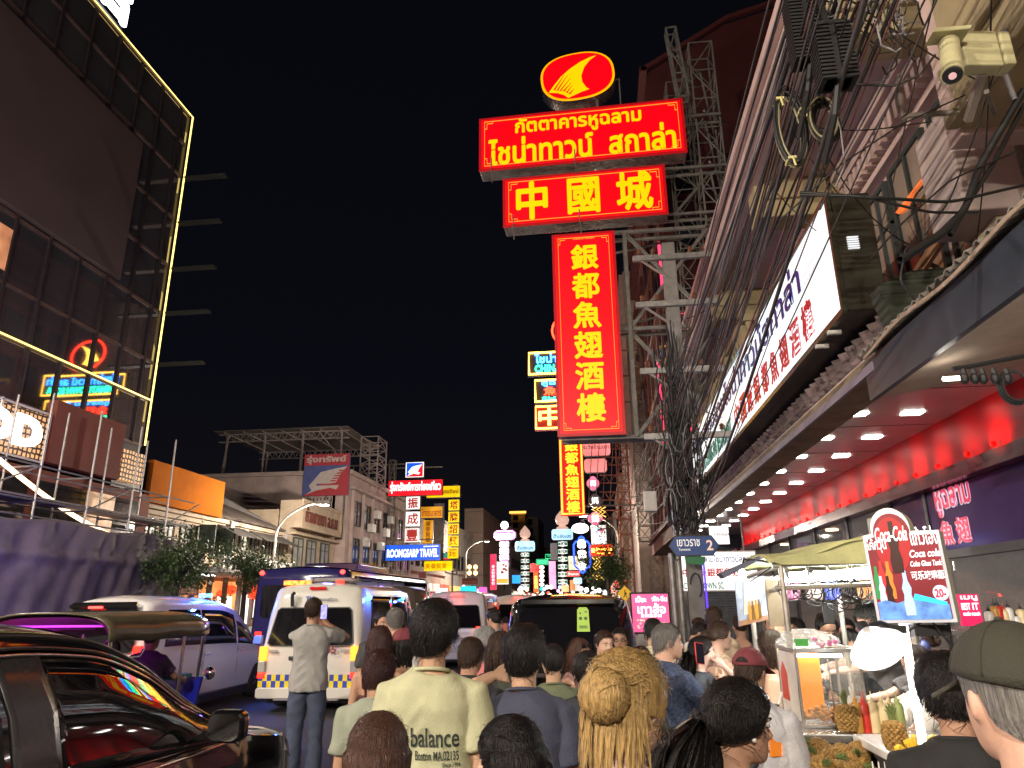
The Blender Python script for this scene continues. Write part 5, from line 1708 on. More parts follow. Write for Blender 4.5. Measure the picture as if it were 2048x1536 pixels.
# blue capsule with three clovers
r = rect_px(1148, 1073, 1180, 1146, 50)
t = thing('neon_sign', 'blue neon capsule outline around three white clover lamps', 'sign', ((r[0] + r[1]) / 2, 50, r[2]))
w, h = r[1] - r[0], r[3] - r[2]
cx = (r[0] + r[1]) / 2
out = [(cx - w * .5, r[2] + h * .22), (cx - w * .5, r[2] + h * .78), (cx - w * .36, r[2] + h * .86), (cx - w * .2, r[2] + h * .88), (cx - w * .14, r[2] + h * .96), (cx, r[3])]
out = out + [(2 * cx - x, z) for x, z in out[::-1][1:]] + [(cx + w * .5, r[2] + h * .22), (cx + w * .36, r[2] + h * .14), (cx + w * .2, r[2] + h * .12), (cx + w * .14, r[2] + h * .04), (cx, r[2]), (cx - w * .14, r[2] + h * .04), (cx - w * .2, r[2] + h * .12), (cx - w * .36, r[2] + h * .14), (cx - w * .5, r[2] + h * .22)]
MB().tube([(x, 50, z) for x, z in out], .075, 6).build('neon_tube', BTUBE, t, True)
for i in range(3):
    zc = r[2] + h * (.2 + .3 * i)
    MB().prism([(cx + .34 * (.72 + .28 * abs(math.cos(2 * a))) * math.cos(a + .785), zc + .34 * (.72 + .28 * abs(math.cos(2 * a))) * math.sin(a + .785)) for a in np.linspace(0, 2 * math.pi, 33)[:-1]], (0, 50.1, 0), X3, Z3, .15).build('clover_lamp', BULB, t, True)
MB().box(cx - .1, cx + .1, 50.2, 50.3, r[2], r[3]).build('backing', DARK, t, True)
t = px_sign('name_sign', 'red rounded lightbox with golden lettering under the white poster', (1180, 1089, 1227, 1113), 44, glow('hot_red_face', (1, .03, .0), 1.6), [('ร้านเยาวราช', NY, .25, .42, .92, .82, .02), ('昌', NY, .06, .2, .2, .85, .03), ('CHINATOWN', NY, .3, .18, .85, .32, .0)], rnd_)
# gold zigzag neon
for (x0, x1, y0, y1, n, lab) in ((1185, 1211, 1014, 1034, 4, 'gold zigzag neon tubes between the plum shaped signs'), (1186, 1206, 1114, 1160, 5, 'gold zigzag neon tubes below the red rounded lightbox')):
    t = thing('neon_tubes', lab, 'neon', at((x0 + x1) / 2, y1, 43))
    b = MB()
    for k in range(3):
        a, q = at(x0 + (x1 - x0) * k / 3, y1, 43), at(x0 + (x1 - x0) * (k + 1) / 3, y0, 43)
        b.tube([(a[0] + (q[0] - a[0]) * (.5 + .5 * (-1) ** i) * 1.0, 43, a[2] + (q[2] - a[2]) * i / n) for i in range(n + 1)], .035, 6)
    b.build('neon_tube', GOLDT, t, True)
px_sign('poster_lightbox', 'large salmon pink lightbox with brown Thai lettering behind the vertical neon board', (1165, 881, 1221, 912), 44, SAL, [('ระวังร้านเกา', mat('brown_letter2', (.2, .05, .05), .5), .02, .4, .95, .8, .01)], rnd_)
px_sign('poster_lightbox', 'second salmon pink lightbox hanging right under the lettered one', (1168, 917, 1214, 945), 44, SAL, (), rnd_)
px_sign('plum_sign', 'upper pink plum shaped lightbox with a white character', (1173, 952, 1199, 981), 44, PNK, [('梅', WLT, .25, .2, .75, .8, .03)], plum)
px_sign('plum_sign', 'dark grey plum shaped sign between two pink ones', (1176, 987, 1204, 1015), 44, mat('dark_plum_face', (.12, .13, .16), .4, emit=.08, var=.2), [('媽', WLT, .25, .2, .75, .8, .03)], plum)
px_sign('plum_sign', 'lower pink plum shaped lightbox with white character', (1175, 1023, 1206, 1051), 44, PNK, [('媽', WLT, .25, .2, .75, .8, .03)], plum)
t = px_sign('poster_lightbox', 'tall white poster with pink and blue flowers above the red rounded lightbox', (1182, 1050, 1213, 1089), 45, WHIF)
r = rect_px(1182, 1050, 1213, 1089, 45)
b = MB()
for k in range(6):
    b.prism([(.12 * math.cos(a), .12 * math.sin(a)) for a in np.linspace(0, 6.28, 9)[:-1]], (rnd.uniform(r[0] + .2, r[1] - .2), 44.98, rnd.uniform(r[2] + .2, r[3] - .2)), X3, Z3, .01, m=k % 2)
b.build('picture', [PNK, LBL], t, True)
t = thing('sign_gantry', 'orange lit lattice brackets holding the plum shaped signs', 'frame', at(1225, 1000, 44))
b = MB()
for y in (898, 930, 966, 1000, 1037):
    p, q = at(1200, y, 44.3), at(1260, y, 44.3)
    b.bar(p, q, .06).bar(p + [0, 0, .5], q + [0, 0, .5], .06)
    for k in range(6):
        u, v = p + (q - p) * k / 6, p + (q - p) * (k + 1) / 6
        b.bar(u + [0, 0, .5 * (k % 2)], v + [0, 0, .5 * ((k + 1) % 2)], .04)
p = at(1255, 1120, 44.5)
truss(b, (p[0], 44.5, 2), (p[0], 44.5, 15), .7, 14, .7, .05)
b.build('frame', mat('red_lattice', (.28, .08, .04), .6, .2, var=.2), t, True)
for q, Y, f, ln, lab in (((1072, 1118, 1097, 1130), 84, GRN, (), 'green lightbox between the two green ended stacks'), ((1060, 1127, 1081, 1144), 86, glow('red_neon_face', (1, .02, .02), 1.6), (), 'small red rounded lightbox left of the round white lamps'),
                      ((1098, 1122, 1112, 1178), 70, glow('lilac_face', (1, .45, .72), 1.05, .2, 1), (), 'tall lilac pink banner lightbox left of the nearer character stack'), ((1024, 1150, 1041, 1167), 78, glow('sky_blue_face', (.02, .35, 1), 1.4), (), 'small bright blue lightbox beside the farther character stack'),
                      ((1101, 1086, 1115, 1120), 75, mat('grey_board', (.14, .14, .17), .5), (), 'dark grey round marked board left of the nearer character stack'), ((1137, 1112, 1157, 1140), 58, glow('cream_face', (1, .8, .5), 1.1, .4, 1), [('美食', RLT, .1, .1, .4, .9, .02)], 'cream lightbox behind the blue capsule'),
                      ((1134, 1142, 1160, 1153), 56, glow('red_hot', (1, .05, .03), 1.5), [('ร้านทอง', WLT, .1, .2, .9, .8, .01)], 'red ribbon shaped lightbox below the cream one'), ((1123, 1170, 1138, 1184), 54, glow('peach_face', (1, .45, .2), 1.2, .4, 1), (), 'peach square lightbox at the foot of the nearer stack'),
                      ((1140, 1160, 1150, 1182), 54, glow('brown_orange', (.8, .3, .08), .8), (), 'brown orange narrow lightbox right of the peach one'), ((1150, 1168, 1160, 1182), 54, WHID, (), 'dim white little lightbox right of the brown orange one'),
                      ((1147, 1155, 1164, 1168), 53, LBL, (), 'pale blue little lightbox under the capsule'), ((1087, 1191, 1103, 1199), 60, WHIF, (), 'white flat lightbox low at the end of the road'), ((1180, 1198, 1202, 1207), 40, WHIF, (), 'white flat lightbox over the roof of the black van'),
                      ((1067, 1143, 1077, 1185), 82, glow('vermilion', (1, .1, .02), 1.6, .5, 3), [('大\n金\n行\n利', NY, .2, .05, .8, .95, .0)], 'vermilion vertical sign beside the round white lamps')):
    px_sign('shop_sign', lab, q, Y, f, ln, rnd_ if f in (GRN, LBL) else None, border=(GCH, .08, .06) if f is GRN else None)
t = thing('neon_tubes', 'thin green neon outline above the green lightbox', 'neon', at(1092, 1116, 84))
P = [at(x, y, 84) for x, y in ((1103, 1109), (1091, 1109), (1091, 1117), (1103, 1117))]
MB().tube(P, .05, 6).tube([at(1094, 1112, 84), at(1103, 1112, 84)], .04, 6).build('neon_tube', GRN, t, True)
for i in range(6):
    px_sign('round_lamp_sign', 'round white lamp boxes stacked beside the vermilion sign', (1078.5, 1131 + i * 8.6, 1088.5, 1138.5 + i * 8.6), 80, BULB if i < 5 else CYN, (), ovl_, group='round white lamp boxes')
# left low signs behind the vans
for q, Y, f, ln, lab in (((921, 1172, 952, 1191), 62, CYN, [('NO.1', WLT, .05, .3, .25, .6, .01)], 'bright cyan lightbox above the roof of the second white van'), ((871, 1176, 896, 1192), 60, WHIF, [('A   B\nC   D', GCH, .15, .15, .85, .85, .0)], 'white lightbox with green marks left of the cyan one'),
                      ((896, 1184, 917, 1192), 61, LBL, (), 'narrow pale blue lightbox next to the cyan one'), ((958, 1174, 974, 1192), 64, glow('magenta_face', (1, .1, .5), 1.0, .5, .6), (), 'magenta and blue lightbox right of the cyan one'),
                      ((924, 1156, 956, 1169), 66, mat('dim_brown_sign', (.22, .07, .05), .6, emit=.05), [('ร้านทองเยาวราช', mat('pale_gold_letter', (.5, .3, .2), .5), .1, .2, .9, .8, .01)], 'dim brown lettered board above the cyan lightbox'),
                      ((837, 1143, 852, 1157), 52, mat('dim_red_sign', (.2, .03, .03), .5, emit=.05), (), 'dim red square board under the flat yellow lightbox')):
    if 'A   B' in (ln[0][0] if ln else ''): ln = [('ร้าน\nทอง', GCH, .15, .15, .85, .85, .0)]
    if ln and ln[0][0] == 'NO.1': ln = ()
    px_sign('shop_sign', lab, q, Y, f, ln)
# ornate street lamp with four globes
t = thing('globe_lamp', 'ornate street lamp arm with four amber glass globes', 'street lamp', at(945, 1141, 58))
b = MB()
for dx, dy in ((-6, -6), (6, -6), (-6, 6), (6, 6)):
    c = at(945 + dx, 1140 + dy, 58)
    MB().ell(c, (.17, .17, .18), 12, 8).build('globe', glow('amber_globe', (1, .62, .25), 4), t, True, smooth=0)
    b.tube([at(945, 1140, 58), c], .03, 6)
b.tube([at(945, 1140, 58), at(905, 1142, 58)], .05, 6).tube([at(905, 1142, 58), (at(905, 1142, 58)[0], 58, .1)], .08, 8)
b.build('post', RUST, t, True)
t = thing('round_sign', 'green and red round enamel sign behind the yellow stack', 'sign', at(885, 1114, 58))
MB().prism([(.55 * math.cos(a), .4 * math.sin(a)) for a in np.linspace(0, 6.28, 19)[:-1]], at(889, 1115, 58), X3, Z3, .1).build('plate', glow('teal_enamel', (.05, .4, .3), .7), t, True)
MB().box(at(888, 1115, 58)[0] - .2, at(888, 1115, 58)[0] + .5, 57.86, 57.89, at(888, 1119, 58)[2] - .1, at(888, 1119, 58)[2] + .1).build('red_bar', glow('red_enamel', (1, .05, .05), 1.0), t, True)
# shop lights low along both pavements, each a lamp of its own
cols = [glow('bulb_white', (1, .96, .9), 4), glow('bulb_warm', (1, .7, .35), 4), glow('bulb_pink', (1, .35, .65), 3), glow('bulb_blue', (.4, .6, 1), 3), glow('bulb_red', (1, .08, .04), 3.5)]
rg = random.Random(5)
for i in range(64):
    px = rg.choice([rg.uniform(1035, 1170), rg.uniform(1035, 1170), rg.uniform(845, 985), rg.uniform(1160, 1265)])
    py = rg.uniform(1172, 1204)
    Y = rg.uniform(48, 110)
    c = at(px, py, Y)
    o = MB().ell((0, 0, 0), (.1 + Y * .0011, .1, .1 + Y * .0011), 10, 6).build('shop_lamp', cols[rg.randrange(5) if i % 2 else 0], smooth=0)
    o.location = c
    tag(o, 'tiny shop lamp among the crowd of lights at the end of the road', 'lamp', 'shop lamps far down the road')

# ================================================================ VEHICLES
class Body:
    """smooth vehicle body: stations along y hold (zb, zbelt, zt, wb, wt, crown); right half ring is mirrored"""
    def __init__(s, st, warp=None, cx=0.0):
        a = np.array(st, float)
        s.y, s.p, s.warp, s.cx = a[:, 0], a[:, 1:], warp or (lambda q: q), cx

    def par(s, y):
        i = int(min(max(np.searchsorted(s.y, y) - 1, 0), len(s.y) - 2))
        h = s.y[i + 1] - s.y[i]
        u = min(max((y - s.y[i]) / h, 0), 1)
        a, b = s.p[i], s.p[i + 1]
        d = (b - a) / h
        n = len(s.y)

        def tan(j):      # limited slope, so the profile never overshoots
            if j == 0 or j == n - 1:
                return d
            l, r = (s.p[j] - s.p[j - 1]) / (s.y[j] - s.y[j - 1]), (s.p[j + 1] - s.p[j]) / (s.y[j + 1] - s.y[j])
            return np.where(l * r > 0, 2 * l * r / np.where(np.abs(l + r) < 1e-9, 1e-9, l + r), 0)
        m0, m1 = tan(i), tan(i + 1)
        return list((2 * u ** 3 - 3 * u ** 2 + 1) * a + (u ** 3 - 2 * u ** 2 + u) * h * m0 + (-2 * u ** 3 + 3 * u ** 2) * b + (u ** 3 - u ** 2) * h * m1)

    def ring(s, y):
        zb, zl, zt, wb, wt, cr = s.par(y)
        h = zl - zb
        g = zt - zl
        c = min(1.0, g / .3)
        return [(0, zb), (wb * .86, zb), (wb * .965, zb + h * .1), (wb, zb + h * .35), (wb * 1.0, zb + h * .8), (wb * .985, zl), (wb * .5 + wt * .5 + .012 * c, zl + g * .5), (wt, zt - .09 * c), (wt - .035, zt - .035 * c), (wt - .11, zt - .004 * c), (wt * .5, zt + cr * .7), (0, zt + cr)]

    def P(s, y, k, side=1, off=0.0):
        r = s.ring(y)
        i = min(len(r) - 2, int(k))
        f = k - i
        x = r[i][0] * (1 - f) + r[i + 1][0] * f
        z = r[i][1] * (1 - f) + r[i + 1][1] * f
        if off:
            dx, dz = r[i + 1][0] - r[i][0], r[i + 1][1] - r[i][1]
            L = math.hypot(dx, dz) or 1
            x, z = x + off * dz / L, z - off * dx / L
        q = s.warp(np.array([x * side, y, z]))
        return (q[0] + s.cx, q[1], q[2])

    def build(s, name, mats, parent, n=48, skip=None):
        ys = sorted(set(list(np.linspace(s.y[0], s.y[-1], n)) + list(s.y)))
        b = MB()
        rings = [[s.P(y, k) for k in range(12)] + [s.P(y, k, -1) for k in range(10, 0, -1)] for y in ys]
        b.loft(rings)
        return b.build(name, mats, parent, smooth=38)

    def patch(s, name, m, parent, y0, y1, k0, k1, side=1, off=.006, nu=14, nv=5, slant0=0.0, slant1=0.0):
        """panel lying on the body; slants shift the upper edge along y"""
        def f(u, v):
            k = k0 + (k1 - k0) * v
            ya, yb = y0 + slant0 * v, y1 + slant1 * v
            return s.P(ya + (yb - ya) * u, k, side, off)
        o = MB().grid(f, nu, nv).build(name, m, parent, smooth=0, thick=.008)
        o.modifiers['thick'].offset = 1 if side < 0 else -1
        return o


WPAINT = mat('white_car_paint', (.62, .61, .56), .22, var=.05, vscale=1.5, coat=.6, rvar=.04)
WPAINT2 = mat('pearl_white_paint', (.66, .65, .66), .18, var=.04, vscale=1.5, coat=.7, rvar=.04)
BPAINT = mat('black_car_paint', (.008, .008, .009), .1, var=.1, coat=1.0, rvar=.03)
NPAINT = mat('navy_coach_paint', (.02, .018, .075), .15, var=.1, coat=.8, rvar=.04)
TINT = mat('tinted_glass', (.006, .006, .008), .03, var=.1, spec=.8, rvar=.01)
TYRE = mat('tyre_rubber', (.02, .02, .021), .8, var=.2)
ALLOY = mat('alloy_rim', (.45, .45, .46), .3, .9, var=.1)
TRIM = mat('black_plastic_trim', (.02, .02, .02), .5, var=.1)
TAILR = glow('tail_red', (1, .02, .01), 3.2)
TAILO = glow('tail_orange', (1, .28, .02), 3.0)
BRK = glow('brake_red', (1, .04, .03), 7)
LENSR = mat('red_lens', (.3, .01, .01), .15, emit=.35, ecol=(1, .01, .01), var=0)
LENSW = mat('clear_lens', (.5, .48, .46), .12, .4, var=.1)
BLUL = glow('blue_beacon', (.04, .2, 1.0), 14)
PLATE = mat('number_plate', (.6, .6, .58), .4, var=.08)


def wheel(parent, x, y, r=.33, side=1, w=.2):
    q = MB().lathe([(r * .72, -w / 2), (r * .95, -w / 2), (r, -w / 3), (r, w / 3), (r * .95, w / 2), (r * .72, w / 2)], (x, y, r), 28, ax=(side, 0, 0)).build('wheel', TYRE, parent, smooth=40)
    b = MB().lathe([(.02, w * .36), (r * .2, w * .4), (r * .7, w * .3), (r * .72, w * .45), (r * .68, w * .2), (.02, w * .2)], (x, y, r), 24, ax=(side, 0, 0))
    for k in range(7):
        a = k * 2 * math.pi / 7
        b.bar((x + side * w * .4, y + .06 * math.cos(a), r + .06 * math.sin(a)), (x + side * w * .36, y + r * .69 * math.cos(a), r + r * .69 * math.sin(a)), .05, .02)
    b.build('rim', ALLOY, q)
    return q


def lamp(parent, loc, col, power, r=.05, name='lamp_light', spot=None, aim=None):
    ld = bpy.data.lights.new(name, 'SPOT' if spot else 'POINT')
    ld.energy, ld.color, ld.shadow_soft_size = power, col, r
    if spot:
        ld.spot_size, ld.spot_blend = R(spot), .5
    lo = bpy.data.objects.new(name, ld)
    COL.objects.link(lo)
    lo.parent = parent
    lo.location = loc
    if aim is not None:
        lo.rotation_euler = (Vector(aim) - Vector(loc)).to_track_quat('-Z', 'Y').to_euler()
    return lo


def van(name, label, x, y, lab_extra=None, H=2.15, L=4.85, hw=.94, police=False, paint=WPAINT, s=1.0):
    t = thing(name, label, 'van', (x, y, 0))
    lean = lambda q: np.array([q[0], q[1] + max(0, q[2] - .95) * (.2 if q[1] < 1.5 else -.0) * max(0, 1 - q[1] / 1.5), q[2]])
    B = Body([(-.0, .36, 1.08, H - .2, hw - .11, hw - .3, .03), (.03, .3, 1.1, H - .1, hw - .05, hw - .2, .05), (.1, .26, 1.12, H - .03, hw - .015, hw - .13, .06), (.3, .24, 1.12, H, hw, hw - .1, .06), (2.6, .24, 1.1, H, hw, hw - .09, .06),
              (3.5, .24, 1.08, H - .06, hw, hw - .1, .06), (3.9, .24, 1.06, H - .3, hw - .01, hw - .12, .06), (4.35, .26, 1.02, 1.4, hw - .03, hw - .14, .05), (4.7, .28, .9, 1.05, hw - .08, hw - .2, .03), (L, .34, .7, .8, hw - .2, hw - .35, .0)], lean)
    B.build('body', paint, t)
    zl = lambda z: max(0, z - .95) * .2
    # rear window with its sloping corners, laid on the leaning tailgate
    uz = np.array([0, .196, .98])
    def rear(pts, off, m, nm, side=None, d=.012):
        return MB().prism(pts, (0, -off - .0, .95), X3, uz, d, side=side).build(nm, m, t)
    ww = hw - .13
    rear([(-ww + .0, .2), (-ww + .1, .78), (-ww + .16, .83), (ww - .16, .83), (ww - .1, .78), (ww, .2), (ww - .06, .15), (-ww + .06, .15)], .008, TRIM, 'window_seal')
    rear([(-ww + .03, .21), (-ww + .12, .77), (-ww + .17, .81), (ww - .17, .81), (ww - .12, .77), (ww - .03, .21), (ww - .08, .17), (-ww + .08, .17)], .022, TINT, 'rear_window')
    for sd in (-1, 1):
        B.patch('window', TINT, t, .55, 2.05, 5.15, 6.75, sd, nv=6, slant0=.06)
        B.patch('window', TINT, t, 2.15, 3.3, 5.15, 6.75, sd, nv=6, slant1=-.05)
        B.patch('window', TINT, t, 3.36, 4.1, 5.15, 6.6, sd, nv=6, slant1=-.42)
        tl = MB().prism([(0, .58), (.125, .56), (.13, .98), (.1, 1.12), (.03, 1.1)], (0, 0, 0), X3, Z3, .02)
        # tail lamp cluster wraps the corner
        xo = sd * (hw - .155)
        tl = MB()
        tl.cbox((xo + sd * .06, .0, .98), (.13, .12, .24), 0, 0).cbox((xo + sd * .065, .0, .76), (.13, .12, .19), 0, 1).cbox((xo + sd * .065, .0, .615), (.125, .12, .09), 0, 2)
        tl.build('tail_light', [TAILO, LENSW, TAILR], t, bevel=.012)
        wheel(t, sd * (hw - .1), .95, .33, sd)
        wheel(t, sd * (hw - .1), 3.75, .33, sd)
        MB().cbox((sd * (hw - .27), -.03, 1.02), (.16, .03, .05)).build('reflector', LENSW, t, bevel=.004)
        MB().prism([(0, 0), (.12, 0), (.12, .22), (0, .2)], (sd * hw + (.03 if sd > 0 else -.15), 4.0, 1.15), X3, Z3, .08).build('mirror', TRIM, t, bevel=.02)
    MB().prism(rrect(-hw + .03, .24, hw - .03, .42, .05), (0, .07, 0), X3, Z3, .16).build('bumper', paint, t, bevel=.02)
    for x0, x1, z0, z1 in ((-.8, -.794, .45, 1.1), (.794, .8, .45, 1.1), (-.8, .8, .44, .446)):
        MB().box(x0, x1, -.009, .1, z0, z1).build('tailgate_seam', TRIM, t)
    for sd in (-1, 1):
        for y in (2.1, 3.33):
            B.patch('door_seam', TRIM, t, y, y + .008, 2.2, 6.9, sd, off=.001, nu=2)
        B.patch('door_rail', TRIM, t, .4, 2.1, 4.6, 4.68, sd, off=.002)
        B.patch('side_moulding', TRIM, t, .3, 4.0, 1.9, 2.0, sd, off=.004)
    MB().cbox((.05, -.012, 1.1), (.22, .008, .03)).build('badge', CHROME, t)
    MB().cbox((0, -.04, .82), (.5, .03, .03)).build('plate_lamp', CHROME, t)
    MB().cbox((0, .0, .22), (1.2, .05, .04)).build('step', CHROME, t, bevel=.01)
    MB().cbox((-.1, -.05, .9), (.5, .04, .07)).build('handle', TRIM, t, bevel=.01)
    MB().cbox((0, -.04, .7), (.36, .015, .16)).build('number_plate', PLATE, t)
    MB().cbox((0, .22, H - .05), (.3, .06, .05)).build('brake_light', BRK if not police else LENSR, t)
    MB().box(-hw + .1, hw - .1, .2, 4.4, .14, .3).build('underbody', TRIM, t)
    return t, B


police, PBd = van('police_van', 'white van with blue and yellow checkered band and blue beacons', -5.19, 13.0, police=True)
t = police
YCH, BCH = mat('checker_yellow', (.72, .6, .02), .35, var=.06), mat('checker_blue', (.03, .05, .42), .35, var=.06)
b = MB()
n = 22
for i in range(n):
    for j in range(2):
        x0 = -.9 + 1.8 * i / n
        b.box(x0, x0 + 1.8 / n, -.0255, -.02, .42 + j * .105, .42 + (j + 1) * .105, (i // 1 + j) % 2)
b.build('checker_band', [YCH, BCH], t)
for sd in (-1, 1):
    b = MB()
    for i in range(44):
        for j in range(2):
            y0, y1 = .12 + 4.1 * i / 44, .12 + 4.1 * (i + 1) / 44
            z0 = .45 + j * .1
            b.add([(sd * .947, y0, z0), (sd * .947, y1, z0), (sd * .947, y1, z0 + .1), (sd * .947, y0, z0 + .1)], [(0, 1, 2, 3)], (i + j) % 2)
    b.build('checker_band', [YCH, BCH], t)
text('emblem', 'TY', [mat('police_blue_letter', (.03, .08, .4), .4)], t, (-.2, .146, 1.86), X3, np.array([0, .196, .98]), .16, .1, .05, .01, world=False)
text('lettering', 'โรงพยาบาลตำรวจ', [mat('grey_blue_letter', (.15, .17, .24), .4)], t, (-.02, .148, 1.87), X3, np.array([0, .196, .98]), .42, .07, .0, .01, world=False)
text('number', '45', [mat('maroon_number', (.2, .02, .04), .4)], t, (.3, -.02, .98), X3, Z3, .2, .13, .02, .006, world=False)
for y in (.55, 2.9):
    MB().ell((.9, y, 1.93), (.03, .07, .05), 10, 6).build('beacon', BLUL, t, smooth=0)
    lamp(t, (1.02, y, 1.95), (.05, .15, 1), 14, .05, 'beacon_or_added_light')
lamp(t, (-.2, 1.2, 2.55), (.14, .1, 1), 70, .1, 'beacon_or_added_light')  # unseen violet light added over the van, with no beacon of its own
b = MB()
for x in (-.7, .7):
    b.box(x - .02, x + .02, .5, 3.6, 2.24, 2.27)
for y in (.6, 1.6, 2.6, 3.5):
    b.box(-.75, .75, y, y + .05, 2.2, 2.24)
b.build('roof_rack', TRIM, t)
MB().prism(rrect(-.26, 2.18, .5, 2.3, .05), (0, .95, 0), X3, Z3, .3).build('light_bar', mat('grey_light_bar', (.2, .2, .21), .3, var=.2), t)
MB().box(-.78, -.25, .46, .5, 2.17, 2.25).build('amber_display', glow('amber_display_glow', (1, .2, .02), 3.5, .8, 14), t)
MB().box(.25, .4, .46, .5, 2.2, 2.25).build('red_lamp', TAILR, t)
MB().tube([(-.42, .1, 1.78), (-.42, .06, 1.98), (-.4, .1, 2.02)], .035, 8).build('wiper_camera', TRIM, t)

van2, _ = van('white_van', 'white high roof van with a bright red brake lamp behind the tall man', -4.33, 22.0, H=2.12)
text('lettering', 'ตำรวจท่องเที่ยว', [mat('pink_letter', (.4, .15, .18), .4)], van2, (-.3, .16, 1.98), X3, np.array([0, .196, .98]), .6, .07, .0, .01, world=False)
for sd in (-1, 1):
    MB().cbox((sd * .72, -.07, 1.0), (.12, .02, .3)).build('tail_lamp', TAILR, van2)
lamp(van2, (.0, -.25, 2.05), (1, .04, .02), 7, .05, 'brake_light')
van3, _ = van('white_van', 'white van farther down the road beside the black van', -3.05, 27.5, H=2.05)
lamp(van3, (.0, -.3, 1.9), (1, .04, .02), 7, .05, 'brake_light')
for sd in (-1, 1):
    MB().cbox((sd * .72, -.07, .85), (.14, .02, .4)).build('tail_lamp', BRK, van3)

# navy coach behind the police van
t = thing('coach', 'dark navy coach with red roof lamps standing behind the checkered van', 'bus', (-7.5, 17.9, 0))
B = Body([(0, .5, 1.2, 2.5, 1.16, 1.05, .02), (.08, .42, 1.25, 2.66, 1.24, 1.15, .05), (.3, .4, 1.3, 2.7, 1.27, 1.2, .07), (8.5, .4, 1.3, 2.7, 1.27, 1.2, .07), (9.6, .42, 1.2, 2.5, 1.2, 1.1, .06), (9.9, .5, 1.0, 2.2, 1.05, .9, .03)])
B.build('body', NPAINT, t)
for sd in (-1, 1):
    B.patch('window', TINT, t, .6, 9.0, 5.2, 6.85, sd, nu=30)
    wheel(t, sd * 1.12, 2.2, .45, sd)
    wheel(t, sd * 1.12, 7.9, .45, sd)
MB().prism(rrect(-1.0, 1.5, 1.0, 2.3, .12), (0, .0, 0), X3, Z3, .012).build('rear_window', TINT, t)
for x in (-1.05, 1.08):
    MB().ell((x, .02, 2.6), (.07, .05, .055), 10, 6).build('marker_lamp', BRK, t, smooth=0)
MB().prism(rrect(-.5, 2.7, 1.0, 2.9, .06), (0, 4.2, 0), X3, Z3, 2.8).build('roof_unit', NPAINT, t, bevel=.03)
for sd in (-1, 1):
    MB().cbox((sd * 1.0, .0, 1.0), (.16, .06, .36)).build('tail_light', TAILR, t, bevel=.01)
lamp(t, (1.5, 2.0, 2.6), (.3, .12, 1), 40, .1, 'beacon_or_added_light')  # unseen light added beside the coach to tint it violet, no beacon there
b = MB()
b.box(1.262, 1.27, .3, 8.8, 1.18, 1.22)
b.build('trim_strip', CHROME, t)

# white people carrier with an assumed blue roof beacon
t = thing('people_carrier', 'white people carrier with black rear window beyond the three wheeler', 'car', (-8.1, 11.2, 0))
B = Body([(0, .4, 1.08, 1.55, .74, .6, .02), (.06, .3, 1.1, 1.78, .84, .7, .04), (.2, .24, 1.1, 1.88, .9, .74, .07), (.6, .22, 1.1, 1.92, .92, .76, .08), (2.4, .22, 1.06, 1.9, .93, .76, .08), (3.3, .22, 1.03, 1.72, .92, .74, .08), (3.9, .22, 1.0, 1.34, .91, .76, .06),
          (4.3, .22, .97, 1.08, .89, .78, .05), (4.8, .24, .88, .97, .84, .74, .03), (5.05, .34, .7, .78, .68, .56, .0)], lambda q: np.array([q[0], q[1] + max(0, q[2] - 1.0) * .28 * max(0, 1 - q[1] / 1.2), q[2]]))
B.build('body', WPAINT2, t)
MB().prism([(-.72, .06), (-.66, .62), (-.55, .74), (.55, .74), (.66, .62), (.72, .06), (.66, .0), (-.66, .0)], (0, -.005, 1.1), X3, np.array([0, .27, .963]), .015).build('rear_window', TINT, t)
MB().prism([(-.6, 0), (.6, 0), (.56, .1), (-.56, .1)], (0, .16, 1.78), X3, np.array([0, .8, .6]), .06).build('spoiler', BPAINT, t, bevel=.01)
MB().cbox((-.12, .13, 1.8), (.24, .03, .035)).build('brake_light', BRK, t)
for sd in (-1, 1):
    B.patch('window', TINT, t, .55, 1.75, 5.15, 6.75, sd, slant0=.1)
    B.patch('window', TINT, t, 1.8, 3.05, 5.15, 6.75, sd)
    B.patch('window', TINT, t, 3.12, 4.15, 5.15, 6.4, sd, slant1=-.75)
    B.patch('door_seam', TRIM, t, 1.765, 1.775, 2.6, 5.0, sd, off=.002, nu=2)
    B.patch('door_seam', TRIM, t, 3.08, 3.09, 2.6, 5.0, sd, off=.002, nu=2)
    for y in (1.9, 3.2):
        MB().cbox((sd * .945, y, .97), (.03, .2, .035)).build('handle', CHROME, t, bevel=.008)
    MB().cbox((sd * .8, .03, 1.0), (.14, .1, .42)).build('tail_light', TAILR, t, bevel=.012)
    MB().prism([(0, 0), (.2, .0), (.2, .17), (.03, .16)], (sd * .93 + (.0 if sd > 0 else -.2), 3.75, 1.05), X3, Z3, .1).build('mirror', WPAINT2, t, bevel=.02)
    wheel(t, sd * .82, .95, .34, sd)
    wheel(t, sd * .82, 4.05, .34, sd)
MB().box(-.85, .85, .15, 4.7, .13, .28).build('underbody', TRIM, t)
MB().cbox((.5, 2.4, 2.0), (.22, .1, .06)).build('beacon', BLUL, t, bevel=.01)  # assumed beacon, taken from the blue glow on the roof
lamp(t, (.62, 2.4, 2.2), (.03, .16, 1), 280, .05, 'beacon_or_added_light')  # light of the assumed beacon, made strong to brighten the white body
lamp(t, (-1.4, 1.6, 2.3), (.2, .1, 1), 400, .1, 'beacon_or_added_light', 130, (-5.5, 2.2, 2.6))  # unseen spot added beside the car to tint the netting violet, not a beacon

